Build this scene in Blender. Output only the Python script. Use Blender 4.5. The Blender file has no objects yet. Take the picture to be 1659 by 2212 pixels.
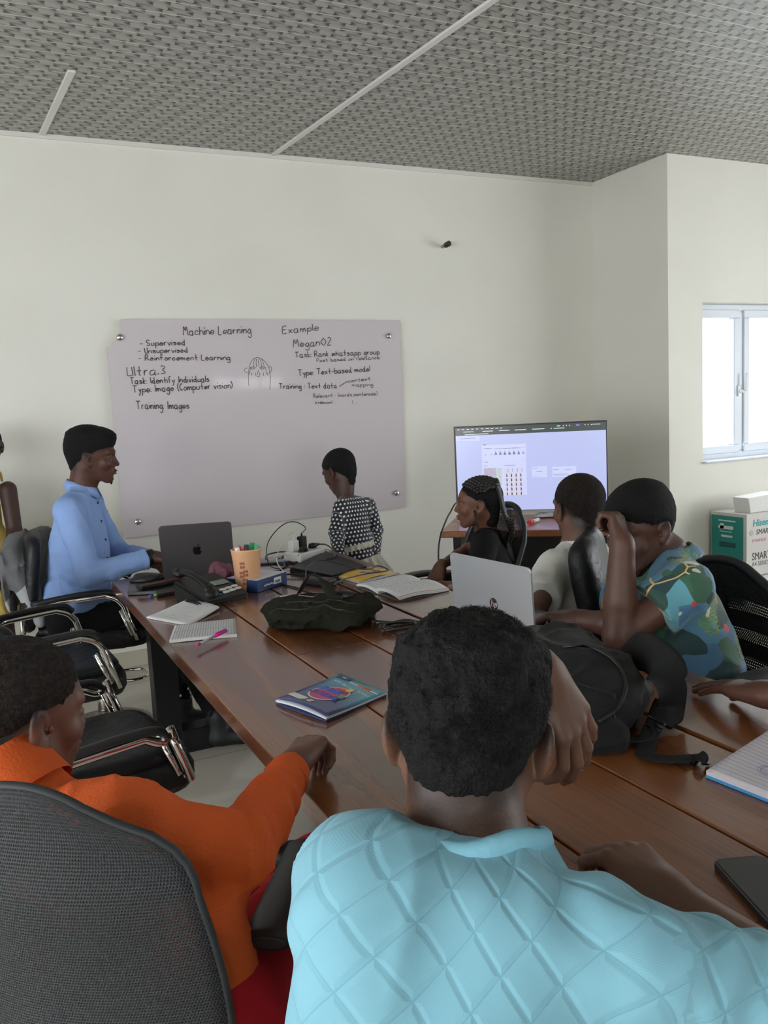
import bpy, bmesh, math, random
import numpy as np
from mathutils import Vector, Matrix
S = bpy.context.scene
COL = S.collection
random.seed(7)
PI = math.pi
# ---------------------------------------------------------------- camera
IW, IH, FP, CH = 1659.0, 2212.0, 1820.0, 1.40
PIT, ROL, YAW = 0.12309, -0.049792, 0.448142
FW = np.array([math.sin(YAW)*math.cos(PIT), math.cos(YAW)*math.cos(PIT), -math.sin(PIT)])
_r = np.array([math.cos(YAW), -math.sin(YAW), 0.0]); _u = np.cross(_r, FW)
RT = _r*math.cos(ROL) + _u*math.sin(ROL)
UP = -_r*math.sin(ROL) + _u*math.cos(ROL)
cam = bpy.data.objects.new('camera', bpy.data.cameras.new('camera'))
COL.objects.link(cam); S.camera = cam
cam.data.sensor_fit = 'HORIZONTAL'; cam.data.sensor_width = 36.0
cam.data.lens = FP/IW*36.0; cam.data.clip_start = 0.05; cam.data.clip_end = 200
cam.matrix_world = Matrix(((RT[0], UP[0], -FW[0], 0), (RT[1], UP[1], -FW[1], 0), (RT[2], UP[2], -FW[2], CH), (0, 0, 0, 1)))
def ray(x, y): return FW + (x-IW/2)/FP*RT - (y-IH/2)/FP*UP
def at(x, y, d): return np.array([0, 0, CH]) + d*ray(x, y)          # point of the room seen at a pixel, d metres deep
def atz(x, y, z): d = ray(x, y); return np.array([0, 0, CH]) + (z-CH)/d[2]*d
def aty(x, y, Y): d = ray(x, y); return np.array([0, 0, CH]) + Y/d[1]*d
# ---------------------------------------------------------------- world, light, exposure
S.view_settings.view_transform = 'Standard'; S.view_settings.look = 'None'
S.view_settings.gamma = 1; S.view_settings.use_curve_mapping = False
S.view_settings.exposure = 0.0
wd = bpy.data.worlds.new('world'); S.world = wd; wd.use_nodes = True
wn = wd.node_tree; bg = wn.nodes['Background']
bg.inputs[0].default_value = (0.92, 0.96, 1.0, 1); bg.inputs[1].default_value = 6.0
def area(name, loc, tgt, sx, sy, power, color=(1, 1, 1)):
    l = bpy.data.lights.new(name, 'AREA'); l.shape = 'RECTANGLE'; l.size = sx; l.size_y = sy
    l.energy = power; l.color = color
    o = bpy.data.objects.new(name, l); COL.objects.link(o); o.location = loc
    d = Vector(tgt)-Vector(loc); o.rotation_euler = d.to_track_quat('-Z', 'Y').to_euler()
    return o
# daylight coming in through the window openings
area('daylight_left', (-2.42, 0.6, 1.45), (2, 1.4, 1.15), 4.6, 1.7, 66, (1.0, 0.965, 0.90))
area('daylight_rear', (-.65, -5.9, 1.5), (.4, 2, 1.2), 3.4, 1.7, 88, (1.0, 0.965, 0.90))
area('daylight_right', (6.85, 0.9, 1.45), (2, 1.2, 1.0), 3.8, 1.7, 64, (1.0, 0.985, 0.95))
area('daylight_window', (4.86, 4.13, 1.46), (4.6, 1, 0.6), 0.85, 0.95, 8, (0.9, 0.96, 1.0))
# ---------------------------------------------------------------- materials
MATS = {}
def mat(name, col=(.5, .5, .5), rough=.5, metal=0.0, spec=.5, bump=None, var=None, coat=0, sss=0, emit=None, alpha=None, sheen=0, coords='Object'):
    """plain principled material; bump=(scale,strength,detail), var=(scale,amount,(r,g,b) second colour)"""
    if name in MATS: return MATS[name]
    m = bpy.data.materials.new(name); m.use_nodes = True; MATS[name] = m
    nt = m.node_tree; b = nt.nodes['Principled BSDF']
    b.inputs['Base Color'].default_value = (*col, 1); b.inputs['Roughness'].default_value = rough
    b.inputs['Metallic'].default_value = metal; b.inputs['Specular IOR Level'].default_value = spec
    if coat: b.inputs['Coat Weight'].default_value = coat; b.inputs['Coat Roughness'].default_value = .12
    if sheen: b.inputs['Sheen Weight'].default_value = sheen; b.inputs['Sheen Roughness'].default_value = .5
    if sss:
        b.inputs['Subsurface Weight'].default_value = sss; b.inputs['Subsurface Radius'].default_value = (.01, .004, .002)
        b.inputs['Subsurface Scale'].default_value = 1
    if emit: b.inputs['Emission Color'].default_value = (*emit[:3], 1); b.inputs['Emission Strength'].default_value = emit[3]
    if alpha is not None: b.inputs['Alpha'].default_value = alpha
    tc = None
    if bump or var: tc = nt.nodes.new('ShaderNodeTexCoord')
    if var:
        n = nt.nodes.new('ShaderNodeTexNoise'); n.inputs['Scale'].default_value = var[0]; n.inputs['Detail'].default_value = 4
        nt.links.new(tc.outputs[coords], n.inputs['Vector'])
        r = nt.nodes.new('ShaderNodeMapRange'); r.inputs[1].default_value = .4; r.inputs[2].default_value = .65; r.inputs[4].default_value = var[1]
        nt.links.new(n.outputs[0], r.inputs[0])
        mx = nt.nodes.new('ShaderNodeMix'); mx.data_type = 'RGBA'; mx.inputs[6].default_value = (*col, 1); mx.inputs[7].default_value = (*var[2], 1)
        nt.links.new(r.outputs[0], mx.inputs[0]); nt.links.new(mx.outputs[2], b.inputs['Base Color'])
    if bump:
        n = nt.nodes.new('ShaderNodeTexNoise'); n.inputs['Scale'].default_value = bump[0]; n.inputs['Detail'].default_value = bump[2] if len(bump) > 2 else 3
        nt.links.new(tc.outputs[coords], n.inputs['Vector'])
        bp = nt.nodes.new('ShaderNodeBump'); bp.inputs['Strength'].default_value = bump[1]; bp.inputs['Distance'].default_value = .01
        nt.links.new(n.outputs[0], bp.inputs['Height']); nt.links.new(bp.outputs[0], b.inputs['Normal'])
    return m
class NT:
    """tiny node helper"""
    def __init__(s, m): s.t = m.node_tree; s.b = s.t.nodes['Principled BSDF']
    def n(s, kind, **kw):
        o = s.t.nodes.new('ShaderNode'+kind)
        for k, v in kw.items():
            if k[0] == 'i' and k[1:].isdigit(): o.inputs[int(k[1:])].default_value = v
            else: setattr(o, k, v)
        return o
    def l(s, a, b): s.t.links.new(a, b)
    def m(s, op, a, b=None, c=None):
        o = s.n('Math', operation=op)
        for i, v in enumerate((a, b, c)):
            if v is None: continue
            if isinstance(v, (int, float)): o.inputs[i].default_value = v
            else: s.l(v, o.inputs[i])
        return o.outputs[0]
    def mix(s, f, a, b):
        o = s.n('Mix', data_type='RGBA')
        if isinstance(f, (int, float)): o.inputs[0].default_value = f
        else: s.l(f, o.inputs[0])
        for i, v in ((6, a), (7, b)):
            if isinstance(v, tuple): o.inputs[i].default_value = (*v, 1)
            else: s.l(v, o.inputs[i])
        return o.outputs[2]
    def bump(s, h, st=.5, d=.01):
        o = s.n('Bump'); o.inputs['Strength'].default_value = st; o.inputs['Distance'].default_value = d
        s.l(h, o.inputs['Height']); s.l(o.outputs[0], s.b.inputs['Normal']); return o
    def noise(s, v, scale, detail=3, dist=0):
        o = s.n('TexNoise'); o.inputs['Scale'].default_value = scale; o.inputs['Detail'].default_value = detail; o.inputs['Distortion'].default_value = dist
        s.l(v, o.inputs['Vector']); return o.outputs[0]
    def smooth(s, v, a, b, lo=0., hi=1.):
        o = s.n('MapRange', interpolation_type='SMOOTHSTEP'); s.l(v, o.inputs[0])
        for i, q in enumerate((a, b, lo, hi)): o.inputs[i+1].default_value = q
        return o.outputs[0]
    def sep(s, v): o = s.n('SeparateXYZ'); s.l(v, o.inputs[0]); return o.outputs
    def comb(s, x, y, z=0.):
        o = s.n('CombineXYZ')
        for i, v in enumerate((x, y, z)):
            if isinstance(v, (int, float)): o.inputs[i].default_value = v
            else: s.l(v, o.inputs[i])
        return o.outputs[0]
    def scale(s, v, x, y, z):
        o = s.n('VectorMath', operation='MULTIPLY'); s.l(v, o.inputs[0]); o.inputs[1].default_value = (x, y, z); return o.outputs[0]
    def tc(s, k='Object'): return s.n('TexCoord').outputs[k]
# ---------------------------------------------------------------- objects
def tag(o, label=None, cat=None, group=None, kind=None):
    if label: o['label'] = label
    if cat: o['category'] = cat
    if group: o['group'] = group
    if kind: o['kind'] = kind
    return o
def thing(name, label, cat, loc=(0, 0, 0), rz=0.0, group=None):
    o = bpy.data.objects.new(name, None); COL.objects.link(o); o.empty_display_size = .05
    o.location = loc; o.rotation_euler = (0, 0, rz)
    return tag(o, label, cat, group)
def obj(name, bm, m, parent=None, smooth=False, label=None, keepw=True):
    """link bm as one mesh; when the geometry is in world space and the parent is an Empty, keepw keeps it there"""
    if isinstance(bm, bmesh.types.BMesh):
        bmesh.ops.recalc_face_normals(bm, faces=bm.faces)
        me = bpy.data.meshes.new(name); bm.to_mesh(me); bm.free()
    else: me = bm
    if smooth: me.shade_smooth() if smooth is True else me.shade_smooth()
    ms = m if isinstance(m, (list, tuple)) else [m]
    for q in ms: me.materials.append(q)
    o = bpy.data.objects.new(name, me); COL.objects.link(o)
    if parent is not None:
        o.parent = parent
        if keepw:
            mw = Matrix.Identity(4); p = parent; chain = []
            while p is not None: chain.append(Matrix.LocRotScale(p.location, p.rotation_euler, p.scale) @ (p.matrix_parent_inverse if False else Matrix.Identity(4))); p = p.parent
            for c in chain: mw = c @ mw
            me.transform(mw.inverted())
    if smooth == 'auto':
        for p in me.polygons: p.use_smooth = True
        try: me.set_sharp_from_angle(angle=math.radians(38))
        except Exception: pass
    if label: o['label'] = label
    return o
def struct(name, bm, m, parent=None): return tag(obj(name, bm, m, parent), kind='structure')
def B(): return bmesh.new()
def box(bm, c, s, R=None, bev=0.0, seg=2, mi=0):
    """box centred at c with size s; R rotation matrix"""
    g = bmesh.ops.create_cube(bm, size=1.0)
    vs = g['verts']
    bmesh.ops.scale(bm, vec=Vector(s), verts=vs)
    if bev:
        es = list({e for v in vs for e in v.link_edges})
        r = bmesh.ops.bevel(bm, geom=es, offset=bev, segments=seg, affect='EDGES', profile=.5)
        vs = list({v for f in r['faces'] for v in f.verts} | {v for v in vs if v.is_valid})
    M = Matrix.Translation(Vector(c)) @ (R.to_4x4() if R is not None else Matrix.Identity(4))
    bmesh.ops.transform(bm, matrix=M, verts=vs)
    if mi:
        for v in vs:
            for f in v.link_faces: f.material_index = mi
    return vs
def frame_from(d, up=(0, 0, 1)):
    d = Vector(d).normalized(); up = Vector(up)
    if abs(d.dot(up)) > .98: up = Vector((1, 0, 0)) if abs(d.x) < .9 else Vector((0, 1, 0))
    s = d.cross(up).normalized(); u = s.cross(d).normalized(); return s, u
def spline(pts, n=8, closed=False):
    P = [Vector(p) for p in pts]; out = []; N = len(P)
    rng = range(N if closed else N-1)
    for i in rng:
        p0 = P[(i-1) % N] if (closed or i > 0) else P[0]*2-P[1]
        p1 = P[i]; p2 = P[(i+1) % N]; p3 = P[(i+2) % N] if (closed or i+2 < N) else p2*2-p1
        for k in range(n):
            t = k/n
            out.append(.5*((2*p1)+(-p0+p2)*t+(2*p0-5*p1+4*p2-p3)*t*t+(-p0+3*p1-3*p2+p3)*t**3))
    if not closed: out.append(P[-1].copy())
    return out
def tube(bm, pts, r, seg=8, closed=False, cap=True, up=(0, 0, 1), flat=1.0, mi=0):
    """swept tube; r scalar or list; flat = ratio of the second axis"""
    P = [Vector(p) for p in pts]; N = len(P); rings = []
    pu = Vector(up)
    for i, p in enumerate(P):
        a = P[(i-1) % N] if (closed or i) else p; b = P[(i+1) % N] if (closed or i < N-1) else p
        d = (b-a)
        if d.length < 1e-9: d = Vector((0, 0, 1))
        d.normalize(); s = d.cross(pu)
        if s.length < 1e-3: s = d.cross(Vector((1, .3, .2)))
        s.normalize(); u = s.cross(d).normalized()
        if flat == 1.0: pu = u
        rr = r[i] if isinstance(r, (list, tuple)) else r
        rings.append([bm.verts.new(p+s*math.cos(2*PI*k/seg)*rr+u*math.sin(2*PI*k/seg)*rr*flat) for k in range(seg)])
    M = N if closed else N-1
    for i in range(M):
        A, C = rings[i], rings[(i+1) % N]
        for k in range(seg):
            f = bm.faces.new((A[k], A[(k+1) % seg], C[(k+1) % seg], C[k])); f.smooth = True; f.material_index = mi
    if cap and not closed:
        for q in (rings[0][::-1], rings[-1]): bm.faces.new(q).material_index = mi
    return rings
def lathe(bm, prof, c=(0, 0, 0), seg=32, sx=1.0, sy=1.0, mi=0):
    rings = []
    for r, z in prof:
        rings.append([bm.verts.new((c[0]+math.cos(2*PI*k/seg)*r*sx, c[1]+math.sin(2*PI*k/seg)*r*sy, c[2]+z)) for k in range(seg)])
    for A, C in zip(rings, rings[1:]):
        for k in range(seg):
            f = bm.faces.new((A[k], A[(k+1) % seg], C[(k+1) % seg], C[k])); f.smooth = True; f.material_index = mi
    for q, rv in ((rings[0], True), (rings[-1], False)):
        f = bm.faces.new(q[::-1] if rv else q); f.material_index = mi
def prism(bm, poly, z0, z1, M=None, bev=0.0, mi=0):
    """polygon (2-D) extruded along z; M places it"""
    a = [bm.verts.new((x, y, z0)) for x, y in poly]; b = [bm.verts.new((x, y, z1)) for x, y in poly]
    fs = [bm.faces.new(a[::-1]), bm.faces.new(b)]
    n = len(poly)
    for i in range(n): fs.append(bm.faces.new((a[i], a[(i+1) % n], b[(i+1) % n], b[i])))
    vs = a+b
    if bev:
        es = [e for e in fs[1].edges]+[e for e in fs[0].edges]
        r = bmesh.ops.bevel(bm, geom=es, offset=bev, segments=2, affect='EDGES', profile=.5)
        vs = list({v for f in r['faces'] for v in f.verts} | {v for v in vs if v.is_valid})
    for v in vs:
        for f in v.link_faces: f.material_index = mi
    if M is not None: bmesh.ops.transform(bm, matrix=M, verts=vs)
    return vs
def rrect(w, h, r, n=5, cx=0, cy=0):
    out = []
    for sx, sy, a0 in ((1, 1, 0), (-1, 1, PI/2), (-1, -1, PI), (1, -1, 3*PI/2)):
        for k in range(n+1):
            a = a0+PI/2*k/n; out.append((cx+sx*(w/2-r)+r*math.cos(a), cy+sy*(h/2-r)+r*math.sin(a)))
    return out
def basis(o, x, y):
    """matrix with local x along x, local y near y, z = x cross y"""
    x = Vector(x).normalized(); z = x.cross(Vector(y)).normalized(); y = z.cross(x)
    return Matrix(((x[0], y[0], z[0], o[0]), (x[1], y[1], z[1], o[1]), (x[2], y[2], z[2], o[2]), (0, 0, 0, 1)))
def text_mesh(s, size, M, depth=.0004, align='CENTER', bold=0.0, shear=0.0, sx=1.0):
    c = bpy.data.curves.new('t', 'FONT'); c.body = s; c.size = size; c.align_x = align; c.align_y = 'CENTER'; c.extrude = depth; c.offset = bold; c.shear = shear
    c.resolution_u = 3
    o = bpy.data.objects.new('t', c); COL.objects.link(o)
    dg = bpy.context.evaluated_depsgraph_get(); me = bpy.data.meshes.new_from_object(o.evaluated_get(dg))
    bpy.data.objects.remove(o); bpy.data.curves.remove(c)
    me.transform(M @ Matrix.Diagonal((sx, 1, 1, 1))); return me
def join_me(meshes):
    bm = B()
    for m in meshes: bm.from_mesh(m); bpy.data.meshes.remove(m)
    return bm
# ---------------------------------------------------------------- the room
D = 4.881; JX = 4.10; RY = 4.163; CZ = 2.9; XL = -2.6; XR = 7.0; YR = -6.0
wall_m = mat('wall_paint', (.74, .725, .66), .6, bump=(60, .04), var=(2.2, .5, (.69, .675, .61)))
def wall_quad(name, pts, m=wall_m):
    bm = B(); bm.faces.new([bm.verts.new(p) for p in pts]); return struct(name, bm, m)
def wall_with_holes(name, o, ux, W, H, holes, thick, nrm, m=wall_m):
    """slab of size W x H starting at o, along ux, with rectangular holes (u0,u1,z0,z1), thickness towards nrm"""
    bm = B(); us = sorted({0, W, *[h[0] for h in holes], *[h[1] for h in holes]}); zs = sorted({0, H, *[h[2] for h in holes], *[h[3] for h in holes]})
    o = Vector(o); ux = Vector(ux); n = Vector(nrm)*thick
    for a, b in zip(us, us[1:]):
        for c, d in zip(zs, zs[1:]):
            if any(h[0]-1e-6 <= a and b <= h[1]+1e-6 and h[2]-1e-6 <= c and d <= h[3]+1e-6 for h in holes): continue
            q = [o+ux*a+Vector((0, 0, c)), o+ux*b+Vector((0, 0, c)), o+ux*b+Vector((0, 0, d)), o+ux*a+Vector((0, 0, d))]
            bm.faces.new([bm.verts.new(v) for v in q]); bm.faces.new([bm.verts.new(v+n) for v in q[::-1]])
    for h in holes:
        c4 = [(h[0], h[2]), (h[1], h[2]), (h[1], h[3]), (h[0], h[3])]
        for (a, c), (b, d) in zip(c4, c4[1:]+c4[:1]):
            q = [o+ux*a+Vector((0, 0, c)), o+ux*b+Vector((0, 0, d))]; q += [q[1]+n, q[0]+n]
            bm.faces.new([bm.verts.new(v) for v in q])
    bmesh.ops.remove_doubles(bm, verts=bm.verts, dist=1e-5)
    return struct(name, bm, m)
wall_with_holes('wall_back', (XL, D, 0), (1, 0, 0), JX-XL, CZ, [], .15, (0, 1, 0))
wall_with_holes('wall_jog', (JX, RY, 0), (0, 1, 0), D-RY, CZ, [], .15, (1, 0, 0))
wall_with_holes('wall_right_front', (JX, RY, 0), (1, 0, 0), XR-JX, CZ, [(.30, 1.22, .93, 1.985)], .2, (0, 1, 0))
wall_with_holes('wall_right', (XR, YR, 0), (0, 1, 0), RY-YR+.2, CZ, [(4.6, 8.8, .6, 2.3)], .2, (1, 0, 0))
wall_with_holes('wall_left', (XL, YR, 0), (0, 1, 0), D-YR, CZ, [(4.2, 9.0, .3, 2.3)], .2, (-1, 0, 0))
wall_with_holes('wall_rear', (XL, YR, 0), (1, 0, 0), XR-XL, CZ, [(.2, 3.7, .6, 2.3), (6.74, 8.16, 1.88, 2.12)], .2, (0, -1, 0))
# ceiling: pvc boards with a printed weave and bright joint lines
def ceiling_mat():
    m = mat('ceiling_board', (.5, .5, .48), .45); N = NT(m); c = N.sep(N.tc())
    x, y = c[0], c[1]
    # lattice coordinates of the weave
    a, b_, cc, d = .155, -.017, .033, .0625; det = a*d-b_*cc
    s = N.m('ADD', N.m('MULTIPLY', x, d/det), N.m('MULTIPLY', y, -b_/det))
    t = N.m('ADD', N.m('MULTIPLY', x, -cc/det), N.m('MULTIPLY', y, a/det))
    t2 = N.m('MULTIPLY', t, 2.0); row = N.m('FLOOR', t2); ft = N.m('FRACT', t2)
    wob = N.m('MULTIPLY', N.m('SINE', N.m('MULTIPLY', ft, 2*PI)), .03)
    fs = N.m('FRACT', N.m('ADD', N.m('SUBTRACT', s, N.m('DIVIDE', N.m('FLOORED_MODULO', row, 2.0), 3.0)), wob))
    rib = N.m('LESS_THAN', fs, .36)
    # dark crescents at both ends of each smooth strip, fading along it
    up = N.m('SUBTRACT', 1.0, ft)
    endA = N.m('MULTIPLY', N.smooth(fs, .38, .58, 1, 0), N.smooth(ft, .0, .55, 0, 1))
    endB = N.m('MULTIPLY', N.smooth(fs, .78, .98, 0, 1), N.smooth(up, .0, .55, 0, 1))
    dark = N.m('MULTIPLY', N.m('MAXIMUM', endA, endB), N.m('SUBTRACT', 1.0, rib))
    slit = N.m('MULTIPLY', N.smooth(ft, .0, .30, 1, 0), N.smooth(N.m('ABSOLUTE', N.m('SUBTRACT', fs, .52)), .0, .36, 1, 0))
    dark = N.m('MAXIMUM', dark, slit)
    rw = N.m('SINE', N.m('MULTIPLY', N.m('ADD', fs, N.m('MULTIPLY', wob, 1.0)), 2*PI*22))
    ribv = N.m('MULTIPLY', rib, N.m('MULTIPLY', N.m('ADD', rw, 1.0), .5))
    base = N.mix(ribv, (.315, .305, .28), (.42, .405, .37))
    colr = N.mix(dark, base, (.030, .029, .027))
    g = N.m('FRACT', N.m('DIVIDE', N.m('SUBTRACT', y, 2.95), .0975)); dist = N.m('MINIMUM', g, N.m('SUBTRACT', 1.0, g))
    line = N.m('LESS_THAN', dist, .028)
    colr = N.mix(line, colr, (.60, .58, .53)); N.l(colr, N.b.inputs['Base Color'])
    N.bump(N.m('SUBTRACT', 1.0, line), .3, .002)
    return m
bm = B(); pts = [(XL, YR), (XR, YR), (XR, RY+.1), (JX, RY+.1), (JX, D+.05), (XL, D+.05)]
prism(bm, pts, CZ, CZ+.06); struct('ceiling', bm, ceiling_mat())
trim_m = mat('white_trim', (.66, .65, .62), .4)
bm = B(); R0 = (1.74, D), (1.925, 2.72); dx = Vector((R0[1][0]-R0[0][0], R0[1][1]-R0[0][1], 0)); e = Vector((R0[0][0], R0[0][1], 0))-dx*0 ; f_ = e+dx*4.2
mid = (e+f_)/2; rot = Matrix.Rotation(math.atan2(dx.y, dx.x), 3, 'Z'); box(bm, (mid.x, mid.y, CZ-.004), ((f_-e).length, .034, .012), rot, .003, 1); struct('trim_1', bm, trim_m)
bm = B(); rot = Matrix.Rotation(math.atan2(D-3.98, .483-.54), 3, 'Z'); box(bm, (.508, (D+3.98)/2, CZ-.004), (D-3.98, .034, .012), rot, .003, 1); struct('trim_2', bm, trim_m)
# thin cove line where wall meets ceiling
bm = B(); box(bm, ((XL+JX)/2, D-.004, CZ-.012), (JX-XL, .012, .024)); struct('trim_3', bm, mat('cove_paint', (.66, .65, .6), .6))
# floor: polished tiles
def floor_mat():
    m = mat('floor_tile', (.47, .44, .38), .16, spec=.5); N = NT(m); v = N.tc(); c = N.sep(v)
    def g(k, off): q = N.m('FRACT', N.m('ADD', N.m('DIVIDE', c[k], .6), off)); return N.m('MINIMUM', q, N.m('SUBTRACT', 1.0, q))
    gr = N.m('LESS_THAN', N.m('MINIMUM', g(0, .18), g(1, .42)), .0042)
    n = N.noise(v, 2.3, 5, 1.2); base = N.mix(N.smooth(n, .4, .62), (.45, .415, .345), (.52, .485, .41))
    N.l(N.mix(gr, base, (.24, .225, .19)), N.b.inputs['Base Color'])
    N.l(N.smooth(n, .35, .7, .14, .22), N.b.inputs['Roughness']); N.bump(N.m('SUBTRACT', 1.0, gr), .25, .002)
    return m
bm = B(); prism(bm, [(XL, YR), (XR, YR), (XR, D+.2), (XL, D+.2)], -.06, 0); struct('floor', bm, floor_mat())
skirt = mat('skirting_tile', (.50, .46, .375), .2)
for nm, c, s in (('baseboard_back', ((XL+JX)/2, D-.006, .045), (JX-XL, .014, .09)), ('baseboard_jog', (JX-.006, (D+RY)/2, .045), (.014, D-RY, .09)), ('baseboard_right', ((XR+JX)/2, RY-.006, .045), (XR-JX, .014, .09)), ('baseboard_left', (XL+.006, (D+YR)/2, .045), (.014, D-YR, .09))):
    bm = B(); box(bm, c, s, bev=.002, seg=1); struct(nm, bm, skirt)
# window in the short right wall: two casements, middle mullion with handle
pvc = mat('white_upvc', (.56, .60, .66), .3)
def glass_mat(): 
    m = bpy.data.materials.new('window_glass'); m.use_nodes = True; nt = m.node_tree; nt.nodes.remove(nt.nodes['Principled BSDF'])
    o = nt.nodes['Material Output']; t = nt.nodes.new('ShaderNodeBsdfTransparent'); g = nt.nodes.new('ShaderNodeBsdfGlossy'); g.inputs['Roughness'].default_value = .02
    mx = nt.nodes.new('ShaderNodeMixShader'); mx.inputs[0].default_value = .06; t.inputs[0].default_value = (.95, .98, 1, 1)
    nt.links.new(t.outputs[0], mx.inputs[1]); nt.links.new(g.outputs[0], mx.inputs[2]); nt.links.new(mx.outputs[0], o.inputs[0]); return m
glass = glass_mat()
def window(name, o, ux, W, H, npan, nrm, handle=False, fw=.055, t=.05):
    """frame with npan casements; o lower left corner, ux along, nrm outwards (away from the room)"""
    M = basis(o, ux, (0, 0, 1)); M = M @ Matrix.Identity(4)
    s = 1 if Vector(nrm).dot(M.to_3x3().col[2]) > 0 else -1
    bm = B()
    def bar(x0, x1, y0, y1, z0, z1): box(bm, ((x0+x1)/2, (y0+y1)/2, s*(z0+z1)/2), (x1-x0, y1-y0, z1-z0), bev=.004, seg=1)
    for a in ((0, W, 0, t), (0, W, H-t, H), (0, t, t, H-t), (W-t, W, t, H-t)): bar(*a, 0, .06)
    pw = W/npan
    for k in range(1, npan): bar(k*pw-.025, k*pw+.025, t, H-t, 0, .06)
    bmesh.ops.transform(bm, matrix=M, verts=bm.verts); w = struct(name, bm, pvc)
    for k in range(npan):
        bm = B(); x0 = k*pw+(t if k == 0 else .02); x1 = (k+1)*pw-(t if k == npan-1 else .02); y0, y1 = t-.012, H-t+.012
        for a in ((x0, x1, y0, y0+fw), (x0, x1, y1-fw, y1), (x0, x0+fw, y0+fw, y1-fw), (x1-fw, x1, y0+fw, y1-fw)): bar(*a, -.012, .05)
        bmesh.ops.transform(bm, matrix=M, verts=bm.verts); c = obj('casement', bm, pvc, w)
        bm = B(); box(bm, ((x0+x1)/2, (y0+y1)/2, s*.02), (x1-x0-.08, y1-y0-.08, .005)); bmesh.ops.transform(bm, matrix=M, verts=bm.verts); obj('pane', bm, glass, c)
    if handle:
        bm = B(); x = W*.5-.02; yy = H*.44
        box(bm, (x-.01, yy, -s*.018), (.03, .075, .012), bev=.003); box(bm, (x-.01, yy, -s*.03), (.014, .014, .03), bev=.002)
        tube(bm, spline([(x-.01, yy, -s*.042), (x+.01, yy-.012, -s*.046), (x+.022, yy+.02, -s*.046), (x+.026, yy+.12, -s*.046)], 5), .008, 8)
        bmesh.ops.transform(bm, matrix=M, verts=bm.verts); obj('handle', bm, mat('handle_white', (.75, .77, .8), .3), w)
    return w
window('window_1', (JX+.27, RY+.09, .93), (1, 0, 0), .97, 1.055, 2, (0, 1, 0), True, .055, .05)
bm = B(); box(bm, (JX+.76, RY+.035, .928), (.92, .13, .012), bev=.003, seg=1); struct('trim_4', bm, pvc)
window('window_2', (XL-.1, YR+4.2, .3), (0, 1, 0), 4.8, 2.0, 4, (-1, 0, 0))
window('window_3', (XL+.2, YR-.1, .6), (1, 0, 0), 3.5, 1.7, 4, (0, -1, 0))
window('window_4', (XL+6.74, YR-.1, 1.88), (1, 0, 0), 1.42, .24, 3, (0, -1, 0), fw=.014, t=.02)
window('window_5', (XR+.1, YR+4.6, .6), (0, 1, 0), 4.2, 1.7, 4, (1, 0, 0))
# ---------------------------------------------------------------- handwriting (single-stroke letters on a 0-12 grid, baseline 4)
G = {'a': "48 18 06 05 14 34 46|48 44 54", 'b': "0c 04|07 28 47 45 24 04", 'c': "47 28 06 05 24 45", 'd': "47 28 06 05 24 46|4c 44 54",
 'e': "06 46 47 28 06 05 24 45", 'f': "4c 2c 1a 14|08 38", 'g': "47 28 06 05 24 46|48 41 20 01", 'h': "0c 04|06 28 47 44", 'i': "08 04|0a 0b",
 'j': "28 21 00|2a 2b", 'k': "0c 04|38 06 34", 'l': "0c 04", 'm': "08 04|06 28 34|36 58 64", 'n': "08 04|06 28 47 44", 'o': "28 06 05 24 45 47 28",
 'p': "08 00|07 28 47 45 24 05", 'q': "47 28 06 05 24 46|48 40", 'r': "08 04|06 18 38", 's': "47 28 07 36 45 24 05", 't': "2c 25 34|08 48",
 'u': "08 05 24 45|48 44", 'v': "08 24 48", 'w': "08 14 28 44 58", 'x': "08 44|48 04", 'y': "08 25|48 10",
 'M': "04 1c 38 5c 64", 'L': "0c 04 44", 'E': "4c 0c 04 44|08 38", 'S': "4b 2c 0a 28 46 24 05", 'U': "0c 05 24 45 4c", 'R': "04 0c 3c 4a 28 08|28 54",
 'T': "0c 6c|3c 34", 'I': "1c 14", 'P': "04 0c 3c 4a 28 08", 'O': "3c 08 34 68 3c", '0': "3c 08 34 68 3c", '2': "0b 2c 4a 04 44", '3': "0b 2c 4a 28 46 24 05",
 'C': "4b 2c 08 24 45", 'D': "0c 04 25 48 2b 0c", 'H': "0c 04|4c 44|08 48", 'N': "04 0c 44 4c", 'A': "04 2c 44|17 37", 'B': "04 0c 3b 28 08|28 46 24 04", 'G': "4b 2c 08 24 46 26", 'K': "0c 04|4c 07 44",
 '1': "0c 04", '(': "2d 08 23", ')': "0d 28 03", ':': "04 05|07 08", '.': "04 05", ',': "15 03", '-': "07 37", ' ': ""}
def strokes(s, jit=.35, rnd=None):
    rnd = rnd or random.Random(3); out = []; x = 0.0
    for ch in s:
        g = G.get(ch, ''); w = 0
        for part in g.split('|'):
            if not part: continue
            p = [(int(q[0])+rnd.uniform(-jit, jit), int(q[1], 16)-4+rnd.uniform(-jit, jit)) for q in part.split()]
            w = max(w, max(int(q[0]) for q in part.split())); out.append([(x+a, b) for a, b in p])
        x += (w+2.0) if g else 4.0
    return out, x-2
def write(bm, s, P0, P1, up, cap, nrm, r=.0022, lift=.0015, jit=.35, seed=3, fit=True):
    """write s so that it runs from P0 to P1; cap = height of capitals"""
    st, W = strokes(s, jit, random.Random(seed)); P0 = Vector(P0); P1 = Vector(P1); ux = (P1-P0)/W if fit else (P1-P0).normalized()*cap/8
    uy = Vector(up).normalized()*cap/8; n = Vector(nrm)*lift
    for p in st:
        q = [P0+ux*a+uy*b+n for a, b in p]
        if len(q) > 2: q = spline(q, 4)
        tube(bm, q, r, 4, flat=.4, up=Vector(nrm), cap=True)
def z2(x, y, Y=4.852): return aty(220+x/2.4397, 670+y/2.4397, Y)
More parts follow.
